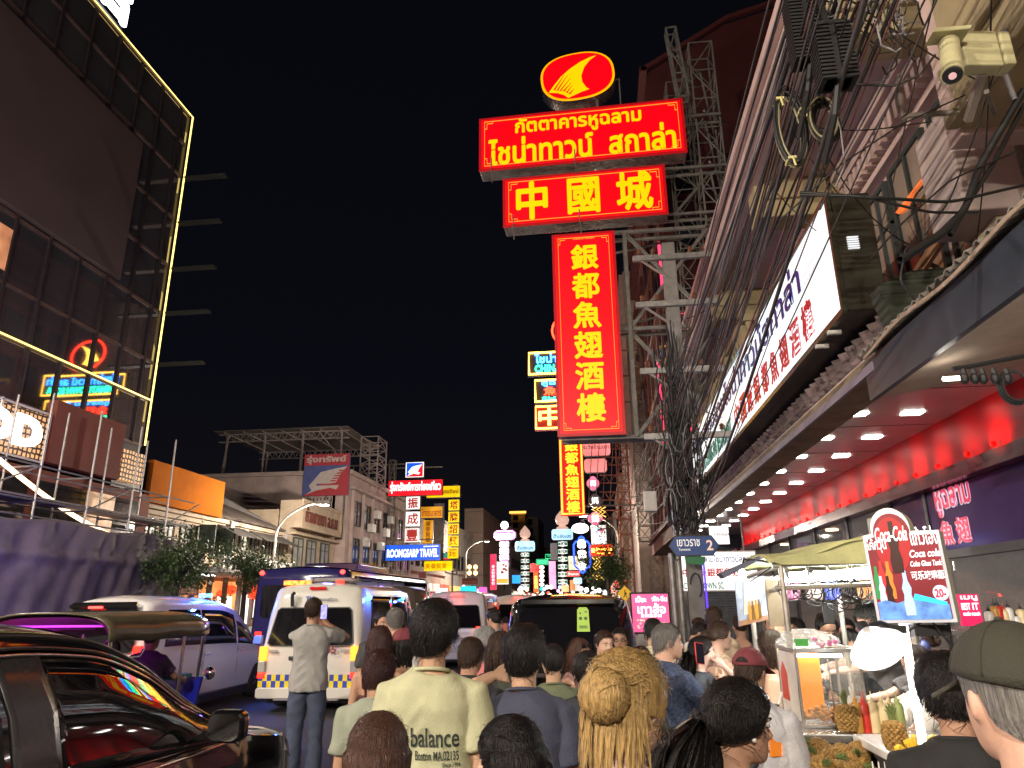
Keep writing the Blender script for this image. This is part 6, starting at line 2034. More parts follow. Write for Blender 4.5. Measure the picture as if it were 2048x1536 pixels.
# ---------------------------------------------------------------- three wheeler
t = thing('three_wheeler', 'open three wheeled taxi with black canopy and violet lit inside', 'taxi', (-5.45, 6.9, 0))
CAN = mat('black_canopy_vinyl', (.085, .075, .045), .22, var=.2, vscale=2, bump=.15, bscale=5)
def can(u, v):
    y = -.1 + 2.35 * v
    w = .7 * (1 - .42 * max(0, (v - .72) / .28) ** 1.6)
    a = math.pi * u
    k = abs(math.cos(a)) ** .75 * math.copysign(1, math.cos(a))
    zz = 1.47 + .27 * math.sin(a) ** .55 - .07 * max(0, (v - .7) / .3) ** 1.5 * math.sin(a)
    zz += .012 * math.sin(v * 16) * (1 - math.sin(a))
    return (w * k, y, zz)
MB().grid(can, 33, 24).build('canopy', CAN, t, smooth=0, thick=.015)
VIN = mat('violet_headliner', (.3, .04, .3), .5, var=.15)
def can2(u, v):
    q = can(.06 + .88 * u, .01 + .7 * v)
    return (q[0] * .965, q[1], q[2] - .03)
MB().grid(can2, 25, 8).build('headliner', VIN, t, smooth=0)
text('lettering', 'TUK TUK THAI', [mat('faded_gold_letter', (.35, .3, .15), .4)], t, (.69, .25, 1.5), Y3, unit([-.25, 0, 1]), .55, .07, .0, .004, world=False)
VL = glow('violet_tube', (.75, .04, .9), 3.5)
MB().tube([(-.5, .12, 1.62), (.5, .12, 1.62)], .012, 6).build('violet_tube', VL, t)
lamp(t, (-.1, .7, 1.6), (.8, .05, .9), 5, .08, 'violet_light')
lamp(t, (.1, .25, 1.55), (.8, .05, .9), 3, .08, 'violet_light')
b = MB()
for sd in (-1, 1):
    b.tube([(sd * .66, .0, .45), (sd * .66, .0, 1.5)], .02, 8).tube([(sd * .62, 1.35, .4), (sd * .64, 1.35, 1.5)], .018, 8).tube([(sd * .3, 2.28, .35), (sd * .4, 2.2, 1.5)], .022, 8)
    b.tube([(sd * .66, .02, 1.3), (sd * .66, .5, 1.31), (sd * .66, .55, 1.38)], .014, 8)
    b.tube([(sd * .66, .0, .85), (sd * .62, 1.3, .72)], .014, 8)
b.build('post', CHROME, t, smooth=50)
B = Body([(-.05, .35, .55, .78, .6, .56, 0), (.05, .3, .6, .85, .66, .62, 0), (1.1, .3, .58, .75, .66, .62, 0), (1.35, .28, .42, .5, .62, .58, 0), (1.9, .28, .4, .46, .5, .45, 0), (2.2, .3, .4, .46, .3, .26, 0)])
B.build('body', mat('dark_red_enamel', (.14, .015, .02), .25, var=.1, coat=.5), t)
MB().cbox((0, .55, .72), (1.2, .5, .12)).cbox((0, .24, 1.02), (1.2, .1, .46)).build('seat', mat('red_vinyl', (.3, .03, .06), .4, var=.15), t, bevel=.03)
MB().cbox((0, 1.2, .7), (.5, .34, .1)).cbox((0.0, 1.0, 1.0), (.62, .08, .34)).build('driver_seat', mat('quilted_red_vinyl', (.45, .12, .14), .45, var=.25, vscale=14), t, bevel=.03)
MB().prism([(-.3, .3), (.3, .3), (.42, .95), (-.42, .95)], (0, 2.28, 0), X3, Z3, .06).build('front_panel', mat('blue_enamel', (.02, .03, .5), .25, var=.1, coat=.6), t, bevel=.01)
MB().cbox((0, 1.95, .98), (.74, .3, .06)).build('dashboard', mat('teal_cloth', (.02, .14, .2), .7, var=.3), t, bevel=.02)
MB().tube([(-.34, 1.75, 1.02), (-.2, 1.9, 1.06), (.2, 1.9, 1.06), (.34, 1.75, 1.02)], .014, 8).build('handlebar', CHROME, t)
MB().prism([(-.42, .97), (.42, .97), (.4, 1.46), (-.4, 1.46)], (0, 2.26, 0), X3, Z3, .01).build('windscreen', mat('windscreen_glass', (.5, .5, .5), .02, alpha=.12, var=0), t)
MB().tube([(-.38, 1.98, 1.42), (.38, 1.98, 1.42)], .012, 6).build('crossbar', CHROME, t)
MB().ell((.44, 2.36, .98), (.08, .06, .08), 14, 8).build('headlight', CHROME, t, smooth=0)
MB().cbox((.3, 2.33, .88), (.1, .04, .05)).build('marker_lamp', glow('cream_lamp', (1, .9, .7), .6), t, bevel=.01)
MB().bar((-.42, -.07, 1.05), (-.47, -.07, 1.42), .045, .04).build('tail_lamp', glow('tail_tube', (1, .1, .03), 9), t)
for sd in (-1, 1):
    wheel(t, sd * .55, .3, .25, sd, .14)
wheel(t, 0.05, 2.3, .25, 1, .12)

# ---------------------------------------------------------------- black van in front of the crowd
t = thing('black_van', 'boxy black people carrier with a yellow green tag on its rear window', 'van', (-.4, 9.4, 0))
B = Body([(0, .4, 1.05, 1.6, .68, .58, .02), (.05, .3, 1.08, 1.76, .76, .67, .03), (.15, .24, 1.1, 1.83, .82, .73, .05), (.45, .22, 1.1, 1.86, .86, .76, .06), (3.2, .22, 1.05, 1.84, .86, .76, .06), (3.9, .22, 1.0, 1.3, .85, .74, .05), (4.3, .24, .95, 1.05, .82, .7, .03), (4.7, .34, .7, .85, .65, .5, 0)],
         lambda q: np.array([q[0], q[1] + max(0, q[2] - .9) * .1 * max(0, 1 - q[1] / 1.0), q[2]]))
B.build('body', BPAINT, t)
uz = np.array([0, .1, .995])
MB().prism([(-.7, .14), (-.62, .78), (-.54, .84), (.54, .84), (.62, .78), (.7, .14), (.64, .08), (-.64, .08)], (0, -.006, .9), X3, uz, .015).build('rear_window', TINT, t)
MB().prism([(-.6, .87), (.6, .87), (.58, .95), (-.58, .95)], (0, -.03, .9), X3, uz, .06).build('spoiler', BPAINT, t, bevel=.015)
for sd in (-1, 1):
    MB().cbox((sd * .72, .0, .82), (.14, .1, .34)).build('tail_light', LENSR, t, bevel=.02)
    B.patch('window', TINT, t, .5, 2.0, 5.15, 6.75, sd)
    B.patch('window', TINT, t, 2.1, 3.3, 5.15, 6.75, sd, slant1=-.2)
    wheel(t, sd * .74, .9, .33, sd)
    wheel(t, sd * .74, 3.7, .33, sd)
MB().cbox((0, -.02, .95), (.9, .03, .06)).build('chrome_strip', CHROME, t, bevel=.01)
MB().cbox((0, -.04, .62), (.36, .02, .17)).build('number_plate', PLATE, t)
TAGM = glow('yellow_green_tag', (.4, .65, .02), .3, .2, 5)
g = at(1166, 1240, 9.35) - np.array([-.4, 9.4, 0])
g[1] = -.03 + .1 * (g[2] - .9)
tg = MB().prism([(-.08, -.14), (.08, -.14), (.072, .12), (.045, .15), (-.045, .15), (-.072, .12)], g, X3, uz, .006).build('tag', TAGM, t)
b = MB()
for x, z, w, h in ((-.045, .07, .02, .02), (.02, .09, .03, .012), (-.05, .0, .035, .035), (.015, .0, .035, .035), (-.05, -.08, .1, .01), (-.05, -.1, .1, .01)):
    b.prism([(x, z), (x + w, z), (x + w, z + h), (x, z + h)], g + [0, -.008, 0], X3, uz, .003)
b.build('tag_mark', mat('dark_green_print', (.02, .1, .02), .5), tg)

# ---------------------------------------------------------------- black car, nearest
t = thing('black_car', 'glossy black car nearest the camera, cut by the lower left corner', 'car', (-3.2, .85, 0))
t.scale = (1.08, 1.08, 1.08)
B = Body([(0, .45, .85, .98, .66, .52, .02), (.1, .35, .9, 1.16, .78, .58, .03), (.5, .26, .96, 1.45, .85, .62, .04), (1.1, .22, .97, 1.555, .87, .63, .05), (1.9, .22, .96, 1.585, .875, .635, .05), (2.4, .22, .95, 1.55, .875, .63, .05), (2.85, .22, .94, 1.42, .875, .635, .05), (3.2, .22, .935, 1.24, .87, .66, .05), (3.62, .22, .93, 1.0, .865, .74, .04),
          (3.9, .22, .89, .945, .85, .74, .05), (4.25, .24, .83, .89, .82, .7, .04), (4.55, .28, .72, .8, .74, .6, .02), (4.7, .36, .6, .66, .58, .45, .0)])
B.build('body', BPAINT, t, n=90)
for sd in (-1, 1):
    B.patch('window', TINT, t, 1.0, 1.82, 5.1, 6.86, sd, off=.004, nu=20, slant0=.12)
    B.patch('window', TINT, t, 2.11, 3.42, 5.1, 6.84, sd, off=.004, nu=30, nv=8, slant1=-.86)
    B.patch('pillar', mat('satin_black_pillar', (.045, .045, .05), .28, .3, var=.1), t, 1.86, 2.1, 5.05, 6.95, sd, off=.008, nu=8)
    # rain deflector and roof channel run over the doors
    pts = [B.P(y, 7.25, sd, .012) for y in np.linspace(.75, 3.5, 40)]
    MB().tube(pts, .012, 6).build('roof_channel', BPAINT, t, smooth=0)
    pts = [B.P(y, 6.95, sd, .01) for y in np.linspace(.9, 3.35, 40)]
    MB().tube(pts, .008, 6).build('chrome_trim', CHROME, t, smooth=0)
    pts = [B.P(y, 8.2, sd, .006) for y in np.linspace(.6, 3.55, 40)]
    MB().tube(pts, .01, 6).build('roof_rail', TRIM, t, smooth=0)
    MB().tube([B.P(y, 5.0, sd, .008) for y in np.linspace(.8, 3.5, 20)], .009, 6).build('belt_trim', CHROME, t, smooth=0)
    m0 = np.array(B.P(3.2, 5.3, sd, .0))
    MB().prism(rrect(0, 0, .2, .16, .05), m0 + [(.05 if sd > 0 else -.25), -.02, 0], X3, Z3, .1).build('mirror', BPAINT, t, bevel=.03, bseg=3)
    MB().prism(rrect(.015, .015, .185, .145, .045), m0 + [(.05 if sd > 0 else -.25), -.122, 0], X3, Z3, .004).build('mirror_glass', CHROME, t)
    MB().bar(m0 + [0, .03, .03], m0 + [sd * .1, .0, .05], .05, .04).build('mirror_arm', TRIM, t)
    h0 = [B.P(y, k, sd, .012) for y, k in ((4.3, 4.3), (4.52, 4.2), (4.52, 5.3), (4.3, 5.6))]
    MB().add(h0, [(0, 1, 2, 3)]).build('headlight', LENSW, t, thick=.02)
    wheel(t, sd * .78, .85, .32, sd)
    wheel(t, sd * .78, 3.75, .32, sd)
    B.patch('door_seam', TRIM, t, 1.895, 1.905, 2.6, 5.0, sd, off=.001, nu=2)
MB().grid(lambda u, v: B.P(2.5 + 1.06 * v, 9.3 + 1.7 * abs(u * 2 - 1) if False else 11 - 1.9 * abs(u * 2 - 1), 1 if u > .5 else -1, .006), 25, 16).build('windscreen', TINT, t, smooth=0)

# ================================================================ FOOD STALL
ALU = mat('scuffed_steel_tube', (.42, .39, .34), .4, .7, var=.3, vscale=9)
YROOF = mat('stained_yellow_sheet', (.42, .42, .2), .6, var=.45, vscale=2.2, bump=.3, bscale=5)
INOX = mat('stainless_top', (.55, .55, .54), .25, .85, var=.15, vscale=5)
t = thing('food_cart', 'steel tube street food cart with a stained yellow sheet roof', 'food cart', (1.5, 5.1, .12))
b = MB()
for x, y, z1 in ((1.1, 4.6, 2.0), (1.1, 5.6, 1.95), (1.72, 5.6, 2.0), (1.84, 4.7, 2.15), (2.6, 5.6, 1.2)):
    b.tube([(x, y, .12), (x, y, z1)], .018, 8)
for z in (2.0, 1.87):
    b.tube([(1.05, 4.6, z), (1.86, 4.62, z + .02)], .014, 8).tube([(1.1, 4.6, z), (1.1, 5.65, z - .03)], .014, 8)
b.tube([(1.72, 4.6, 2.0), (1.72, 5.6, 2.0)], .014, 8).tube([(1.1, 5.6, 1.95), (1.86, 5.6, 2.0)], .014, 8)
for i in range(9):
    x = 1.13 + i * .12
    b.tube([(x, 4.6, 2.01), (x + .01, 4.62, 1.92 + .02 * (i % 3))], .007, 6)
b.build('frame', ALU, t, True, smooth=50)
P = lambda u, v: (1.03 + .82 * u, 4.56 + .02 * math.sin(u * 9) + 1.1 * v, 2.02 + .19 * u * (1 - v) + .26 * v * (1 - v) + .01 * math.sin(u * 14 + v * 5))
MB().grid(P, 24, 10).build('roof', YROOF, t, True, smooth=0, thick=.01)
MB().add([(1.1, 4.565, 2.005), (1.7, 4.565, 2.005), (1.69, 4.56, 2.19), (1.03, 4.56, 2.03)], [(0, 1, 2, 3)]).build('valance', YROOF, t, True, thick=.006)
MB().box(.98, 2.7, 4.25, 5.65, 1.08, 1.13).build('counter', INOX, t, True, bevel=.008)
MB().box(1.08, 2.6, 4.35, 5.55, .3, 1.08).build('cabinet', mat('greasy_wood_panel', (.13, .09, .07), .6, var=.35, vscale=3), t, True)
MB().box(.86, 1.08, 4.5, 5.5, 1.1, 1.125).build('shelf', INOX, t, True, bevel=.005)
for x, y in ((1.2, 4.45), (1.2, 5.4), (2.4, 4.45), (2.4, 5.4)):
    MB().lathe([(.05, -.02), (.09, -.02), (.09, .02), (.05, .02)], (x, y, .22), 14, ax=(1, 0, 0)).build('wheel', TYRE, t, True, smooth=40)
STALLT = glow('stall_tube', (.97, 1, .97), 240)
for p, q in (((1.17, 4.7, 1.95), (1.28, 4.7, 1.955)), ((1.32, 4.72, 1.955), (1.95, 4.72, 1.965)), ((1.2, 5.3, 1.93), (1.9, 5.3, 1.95))):
    MB().tube([p, q], .014, 8).build('tube_light', STALLT, t, True)
b = MB()
for k in range(26):
    c = np.array([rnd.choice([1.25, 1.4, 1.52]) + rnd.gauss(0, .05), 4.66, 1.85 + rnd.gauss(0, .02)])
    a0, rr = rnd.uniform(0, 6), rnd.uniform(.03, .08)
    b.tube([c + [rr * math.cos(a0 + i * .5), rnd.uniform(-.01, .01), rr * math.sin(a0 + i * .5)] for i in range(rnd.randint(6, 13))], .004, 5, cap=False)
for x0, x1, d in ((1.15, 1.5, .12), (1.3, 1.65, .16), (1.1, 1.45, .07), (1.5, 1.75, .2)):
    b.tube([(x0 + (x1 - x0) * i / 10, 4.64, 1.9 - d * 4 * i / 10 * (1 - i / 10)) for i in range(11)], .004, 5, cap=False)
b.build('wiring', BLACK, t, True, smooth=0)
MB().box(1.36, 1.42, 4.75, 4.79, 1.66, 1.78).build('adapter', BLACK, t, True, bevel=.008)
# hanging cloths and packets behind
for i, (x, c) in enumerate(((1.35, (.12, .03, .06)), (1.5, (.2, .14, .12)), (1.62, (.02, .03, .22)), (1.85, (.25, .08, .02)), (2.05, (.16, .1, .09)))):
    MB().grid(lambda u, v: (x + .1 * u, 5.58 + .012 * math.sin(u * 9 + v * 3), 1.8 + .13 * v), 8, 6).build('hanging_cloth', mat('cloth_%s' % 'abcde'[i], c, .8, var=.3), t, True, smooth=0, thick=.006)
# drinks poster hanging at the cart's left end
t = thing('drinks_poster', 'hanging picture board of iced drinks at the left end of the food cart', 'poster', (.96, 4.9, 1.65))
u = unit(np.array([.2, .03, .04]))
o_ = np.array([.87, 4.9, 1.645])
MB().prism([(0, 0), (.195, 0), (.195, .27), (0, .27)], o_, u, Z3, .012).build('board', mat('poster_blue_white', (.35, .42, .55), .4, var=.5, vscale=7), t, True)
MB().prism([(.002, 0), (.193, 0), (.193, .03), (.002, .03)], o_ + [0, -.014, 0], u, Z3, .003).build('wood_band', WOODB, t, True)
MB().prism([(.04, .06), (.13, .06), (.15, .26), (.06, .26)], o_ + [0, -.0145, 0], u, Z3, .003).build('light_patch', mat('poster_white', (.7, .68, .62), .4, var=.1), t, True)
b = MB()
for i in range(4):
    b.prism([(.07 + i * .022, .02), (.088 + i * .022, .02), (.088 + i * .022, .1), (.083 + i * .022, .115), (.083 + i * .022, .135), (.075 + i * .022, .135), (.075 + i * .022, .115), (.07 + i * .022, .1)], o_ + [0, -.019, 0], u, Z3, .003, m=i % 2)
b.build('bottle_picture', [mat('juice_orange', (.65, .28, .03), .4, var=.2), mat('juice_dark', (.2, .1, .02), .4, var=.2)], t, True)
MB().box(1.07, 1.16, 4.93, 4.95, 1.64, 1.93).build('brown_back', mat('brown_hardboard', (.16, .12, .07), .6, var=.2), t, True)
MB().tube([(.96, 4.91, 1.91), (1.08, 4.75, 2.0)], .004, 5).tube([(1.12, 4.94, 1.93), (1.12, 4.75, 2.0)], .004, 5).build('string', BLACK, t, True)
t = thing('shaded_lamp', 'lamp with a dark slanting shade and white bulb left of the cart roof', 'lamp', (.95, 5.0, 1.95))
MB().prism([(0, 0), (.3, .12), (.3, .1), (.02, -.03)], (.78, 5.0, 1.97), X3, Z3, .16).build('shade', mat('slate_shade', (.06, .06, .1), .5, var=.2), t, True)
MB().ell((.93, 4.92, 1.965), (.025, .025, .03), 12, 8).build('bulb', glow('cool_bulb', (.9, .97, 1), 60), t, True, smooth=0)
MB().tube([(.93, 4.93, 1.99), (.95, 4.93, 2.06), (1.08, 4.62, 2.02)], .008, 6).build('arm', BLACK, t, True)
# glass food case
t = thing('glass_food_case', 'steel framed glass case with an orange sheet and fried food on the cart counter', 'display case', (1.25, 4.5, 1.13))
x0, x1, y0, y1, z0, z1 = 1.08, 1.42, 4.42, 4.85, 1.14, 1.53
b = MB()
for x in (x0, x1):
    for y in (y0, y1):
        b.bar((x, y, z0), (x, y, z1), .014)
for z in (z0, z1):
    for y in (y0, y1):
        b.bar((x0, y, z), (x1, y, z), .022 if z == z1 else .018)
    for x in (x0, x1):
        b.bar((x, y0, z), (x, y1, z), .022)
b.bar((1.25, y0, z0), (1.25, y0, z1 - .05), .008)
b.build('frame', INOX, t, True, bevel=.002)
GLC = mat('case_glass', (.7, .72, .7), .02, alpha=.1, var=0)
b = MB().box(x0 + .01, x1 - .01, y0 + .004, y0 + .008, z0, z1).box(x1 - .008, x1 - .004, y0 + .01, y1, z0, z1).box(x0 + .004, x0 + .008, y0 + .01, y1, z0, z1)
b.build('glass', GLC, t, True)
MB().box(1.13, 1.27, 4.66, 4.67, 1.17, 1.5).build('orange_sheet', mat('orange_acrylic', (.8, .25, .01), .4, emit=.35, ecol=(1, .3, .0), var=.15, vscale=4), t, True)
b = MB()
for k in range(60):
    b.ell((rnd.uniform(1.12, 1.39), rnd.uniform(4.45, 4.7), 1.155 + abs(rnd.gauss(0, .025))), (rnd.uniform(.012, .024), .016, .013), 8, 6)
b.build('fried_food', mat('fried_gold', (.55, .25, .05), .5, var=.4, vscale=40, bump=.5, bscale=90), t, True, smooth=0)
MB().prism([(.05, .05), (.05, .2), (.12, .26), (.2, .2), (.2, .05)], (x0 - .003, y1, z0 + .05), -Y3, Z3, .004).build('red_sticker', mat('red_sticker', (.5, .05, .02), .4, var=.2), t, True)
MB().box(x0 - .004, x0 - .001, y0 + .02, y1 - .02, z0 + .02, z1 - .02).build('side_panel', mat('white_side_panel', (.6, .55, .5), .5, var=.2), t, True)
MB().tube([(1.12, 4.6, 1.49), (1.38, 4.6, 1.49)], .01, 6).build('tube_light', glow('warm_case_tube', (1, .8, .5), 30), t, True)
t = thing('plastic_bag', 'heap of clear plastic bags with a green pack on top of the glass case', 'bag', (1.22, 4.6, 1.54))
PLB = mat('clear_plastic_film', (.75, .76, .76), .15, alpha=.32, var=.2, vscale=15, bump=.8, bscale=18)
def bagf(u, v):
    a, ph = 2 * math.pi * u, math.pi * (v - .5)
    r = 1 + .18 * math.sin(5 * a + 3 * v) + .12 * math.sin(11 * a - 7 * v)
    return (1.2 + .15 * r * math.cos(ph) * math.cos(a), 4.62 + .14 * r * math.cos(ph) * math.sin(a), 1.53 + .042 * (1 + math.sin(ph)) * (1 + .3 * math.sin(6 * a)))
MB().grid(bagf, 48, 18, closed_u=True).build('film', PLB, t, True, smooth=60)
MB().cbox((1.13, 4.46, 1.57), (.07, .02, .04)).build('green_pack', mat('green_packet', (.05, .3, .05), .4, var=.2), t, True)
b = MB()
for k in range(8):
    b.ell((1.28 + rnd.gauss(0, .04), 4.5, 1.565 + rnd.gauss(0, .012)), (.014, .01, .012), 8, 5)
b.build('packets', mat('magenta_packet', (.5, .1, .3), .4, var=.4), t, True, smooth=0)
# illuminated drink sign on a white tube post
t = thing('drink_sign', 'tilted red drink sign with rounded top in a silver frame on a white post', 'sign', (1.42, 3.7, 1.2))
A = R(-33)
ux = unit(np.array([math.cos(A), math.sin(A), .02])); uy = unit(np.array([-.03, 0, 1])); uy = unit(uy - ux * np.dot(uy, ux))
so = np.array([1.305, 3.72, 1.695])
W, H = .325, .40
arch = [(0, 0), (W, 0), (W, H)] + [(.125 + .085 * math.cos(a) , H + .02 + .10 * math.sin(a)) for a in np.linspace(-.15, math.pi + .15, 16)] + [(0, H)]
ins = lambda k: [((x - W / 2) * k + W / 2, (y - H / 2) * k + H / 2) for x, y in arch]
nn = np.cross(ux, uy)
MB().prism(arch, so - nn * .11, ux, uy, .11).build('case', mat('olive_white_case', (.45, .44, .3), .4, var=.15), t, True, bevel=.004)
MB().prism(ins(1.012), so - nn * .004, ux, uy, .008).build('rim', mat('silver_rim', (.7, .72, .75), .25, .6, emit=.25, ecol=(.8, .9, 1), var=.1), t, True)
MB().prism(ins(.93), so + nn * .004, ux, uy, .003).build('face', mat('cola_red_face', (.12, .0, .006), .4, emit=.34, ecol=(.6, .004, .025), var=.1, evar=.3, vscale=5), t, True)
MB().prism([(.125 + .075 * math.cos(a), H - .05 + .13 * math.sin(a)) for a in np.linspace(0, 6.28, 33)[:-1]], so + nn * .0075, ux, uy, .002).build('red_disc', mat('cola_disc', (.2, .0, .004), .4, emit=.5, ecol=(.9, .01, .012), var=0), t, True)
bot = lambda s, x, y: [(x + s * a, y + s * c) for a, c in ((-.2, -1), (.2, -1), (.22, -.5), (.15, -.1), (.2, .2), (.09, .55), (.08, 1), (-.08, 1), (-.09, .55), (-.2, .2), (-.15, -.1), (-.22, -.5))]
MB().prism(bot(.12, .13, H - .06), so + nn * .0096, ux, uy, .0015).build('dark_bottle', mat('cola_brown', (.04, .008, .005), .3, var=.1), t, True)
SW = glow('sign_print_white', (1, 1, 1), 1.2)
def sgn(body, x, y, w, h, bold=.02, m=SW, shear=0.0):
    text('lettering', body, [m], t, so + nn * .0115 + ux * x + uy * y, ux, uy, w, h, bold, .0015, shear=shear)
sgn('Coca-Cola', .055, H - .035, .14, .07, .012, shear=.35)
sgn('โค้กวุ้น', .012, H - .085, .085, .075, .012)
sgn('แก้วโอ่ง', .205, H - .06, .115, .085, .012)
sgn('Coca cola', .19, H - .115, .125, .035, .02, shear=.25)
sgn('Coke Glass Tank', .185, H - .155, .13, .025, .02, shear=.2)
sgn('可乐玻璃瓶', .18, H - .215, .135, .04, .015)
MB().prism([(.285 + .032 * math.cos(a), .125 + .034 * math.sin(a)) for a in np.linspace(0, 6.28, 25)[:-1]], so + nn * .0078, ux, uy, .002).build('price_disc', glow('price_blue_white', (.6, .75, 1), .8), t, True)
sgn('20-', .262, .105, .045, .038, .03, glow('price_red', (.8, .02, .02), .7))
b = MB()
for i, (x, y, s) in enumerate(((.03, .18, .075), (.055, .2, .08), (.085, .19, .085), (.045, .14, .07), (.075, .13, .08), (.15, .13, .1))):
    b.prism(bot(s, x, y), so + nn * (.0078 + .0002 * i), ux, uy, .0015, m=i)
b.build('bottle_picture', [glow('b_green', (.02, .3, .08), .6), glow('b_red', (.7, .02, .02), .6), glow('b_or', (.9, .25, .02), .6), glow('b_wh', (.7, .8, 1), .8), mat('b_brown', (.05, .01, .01), .3), glow('b_clear', (.45, .6, .9), .8)], t, True)
ICE = glow('ice_blue', (.12, .3, .8), .7, .8, 26)
MB().prism([(.015, .012), (W - .015, .012), (W - .015, .075), (.26, .1), (.2, .115), (.15, .1), (.1, .085), (.05, .1), (.015, .09)], so + nn * .0082, ux, uy, .002).build('ice_picture', ICE, t, True)
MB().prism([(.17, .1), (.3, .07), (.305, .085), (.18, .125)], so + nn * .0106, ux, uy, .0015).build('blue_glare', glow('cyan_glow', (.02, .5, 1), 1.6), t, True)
STK = glow('white_post_tube', (1, .98, .92), 5)
MB().tube([(1.415, 3.72, 1.05), (1.415, 3.72, 1.69)], .018, 10).build('post', STK, t, True)
# clamp lamp
t = thing('clamp_lamp', 'white conical clamp lamp with a black clamp shining onto the pineapples', 'lamp', (1.23, 3.62, 1.55))
ax = unit(np.array([.12, -.72, -.68]))
c0 = np.array([1.215, 3.62, 1.655])
MB().lathe([(.028, 0), (.05, .015), (.125, .10), (.128, .104), (.05, .012), (.03, -.006)], c0, 28, ax=ax).build('shade', mat('white_enamel_shade', (.75, .76, .76), .35, var=.06), t, True, smooth=50)
MB().ell(c0 + ax * .055, (.03, .03, .034), 14, 10).build('bulb', glow('lamp_bulb_white', (1, .97, .9), 75), t, True, smooth=0)
b = MB().tube([c0 - ax * .05, c0 + ax * .005], .026, 10).tube([c0 - ax * .03, c0 + [.08, .05, .04], (1.40, 3.72, 1.66)], .012, 8).cbox((1.36, 3.7, 1.665), (.1, .05, .035))
b.cbox((1.52, 3.69, 1.66), (.16, .05, .05)).tube([(1.42, 3.68, 1.66), (1.5, 3.64, 1.72), (1.58, 3.66, 1.6), (1.6, 3.7, 1.5)], .007, 6)
b.build('clamp', BLACK, t, True, bevel=.004)
# fruit stand
t = thing('fruit_stand', 'white topped fruit stand with a dark sloping front below the lamp', 'stand', (1.6, 3.7, .12))
MB().box(1.26, 2.5, 3.35, 4.2, 1.1, 1.14).build('top', mat('white_laminate', (.62, .6, .58), .35, var=.1), t, True, bevel=.006)
MB().box(1.3, 2.45, 3.5, 4.15, .12, 1.1).build('cabinet', mat('dark_cloth_front', (.06, .05, .05), .8, var=.3), t, True)
MB().add([(.94, 3.3, .68), (1.24, 3.3, .68), (1.25, 4.2, 1.04), (1.0, 4.2, 1.04)], [(0, 1, 2, 3)]).build('slope', DARK, t, True, thick=.02)
PINE = mat('pineapple_skin', (.3, .17, .045), .6, var=.45, vscale=55, bump=.9, bscale=60)
PLEAF = mat('pineapple_leaf', (.12, .16, .05), .5, var=.4)


def pineapple(x, y, z, lab, group=None, s=1.0, tilt=(0, 0)):
    t = thing('pineapple', lab, 'pineapple', (x, y, z), group=group)
    b = MB()
    for i in range(10):
        for j in range(12):
            zz = (-.42 + .84 * (i + .5) / 10) * .15 * s
            r = .052 * s * math.sqrt(max(.05, 1 - (zz / (.085 * s)) ** 2))
            a = 2 * math.pi * (j + .5 * (i % 2)) / 12
            b.ell((r * math.cos(a), r * math.sin(a), zz + .07 * s), (.014 * s, .014 * s, .011 * s), 6, 4)
    b.ell((0, 0, .07 * s), (.05 * s, .05 * s, .08 * s), 12, 8)
    fr = b.build('fruit', PINE, t, smooth=0)
    b = MB()
    for k in range(16):
        a = k * 2.4
        l = (.05 + .05 * (k / 16)) * s
        o = (.8 - .7 * k / 16)
        b.tube([(.008 * math.cos(a), .008 * math.sin(a), .145 * s), (l * .4 * o * math.cos(a), l * .4 * o * math.sin(a), .145 * s + l * .6), (l * .8 * o * math.cos(a), l * .8 * o * math.sin(a), .145 * s + l * .85)], [.008 * s, .006 * s, .001], 4, flat=.4)
    b.build('leaf_crown', PLEAF, t)
    t.rotation_euler = (tilt[0], tilt[1], rnd.uniform(0, 6))
    return t


pineapple(1.27, 4.29, 1.135, 'upright pineapple standing at the left end of the white stand top', s=.95)
pineapple(1.30, 3.72, 1.145, 'upright pineapple standing beside the white tube post', s=.9)
pp = pineapple(1.1, 4.05, 1.07, 'pineapple in the heap piled on the sloping front of the stand', 'pineapples heaped in front of the stand', .74, (1.2, .3))
for i in range(40):
    r_, c_ = divmod(i, 4)
    q = dup(pp, (1.0 + c_ * .072 + .03 * (r_ % 2) - r_ * .006, 4.12 - r_ * .072, 1.07 - r_ * .03 + rnd.uniform(-.01, .02)))
    q.rotation_euler = (rnd.uniform(.9, 1.7), rnd.uniform(-.5, .5), rnd.uniform(-1.2, 1.2))
t = thing('fruit_slices', 'heap of bright yellow cut fruit on the white stand top', 'fruit', (1.4, 3.6, 1.14))
b = MB()
for k in range(34):
    c = (1.40 + rnd.gauss(0, .07), 3.55 + rnd.gauss(0, .05), 1.155 + abs(rnd.gauss(0, .025)))
    b.prism([(-.02, 0), (.02, 0), (.026, .02), (0, .034), (-.026, .02)], c, unit([rnd.gauss(0, 1), rnd.gauss(0, 1), .3]), Z3, .018)
b.build('slice', mat('yellow_flesh', (.75, .5, .04), .4, var=.25, vscale=20), t, True)
t = thing('fruit_bag', 'clear bag of yellow fruit hanging right of the white post', 'bag', (1.6, 3.5, 1.2))
b = MB()
for k in range(18):
    b.ell((1.52 + rnd.gauss(0, .02), 3.5 + rnd.gauss(0, .02), 1.2 + k * .011), (.026, .026, .02), 8, 6)
b.build('fruit', MATS['yellow_flesh'], t, True, smooth=0)
MB().tube([(1.52, 3.5, 1.15), (1.52, 3.5, 1.28), (1.52, 3.5, 1.42), (1.53, 3.5, 1.46)], [.045, .05, .03, .01], 12).build('film', PLB, t, True, smooth=0)


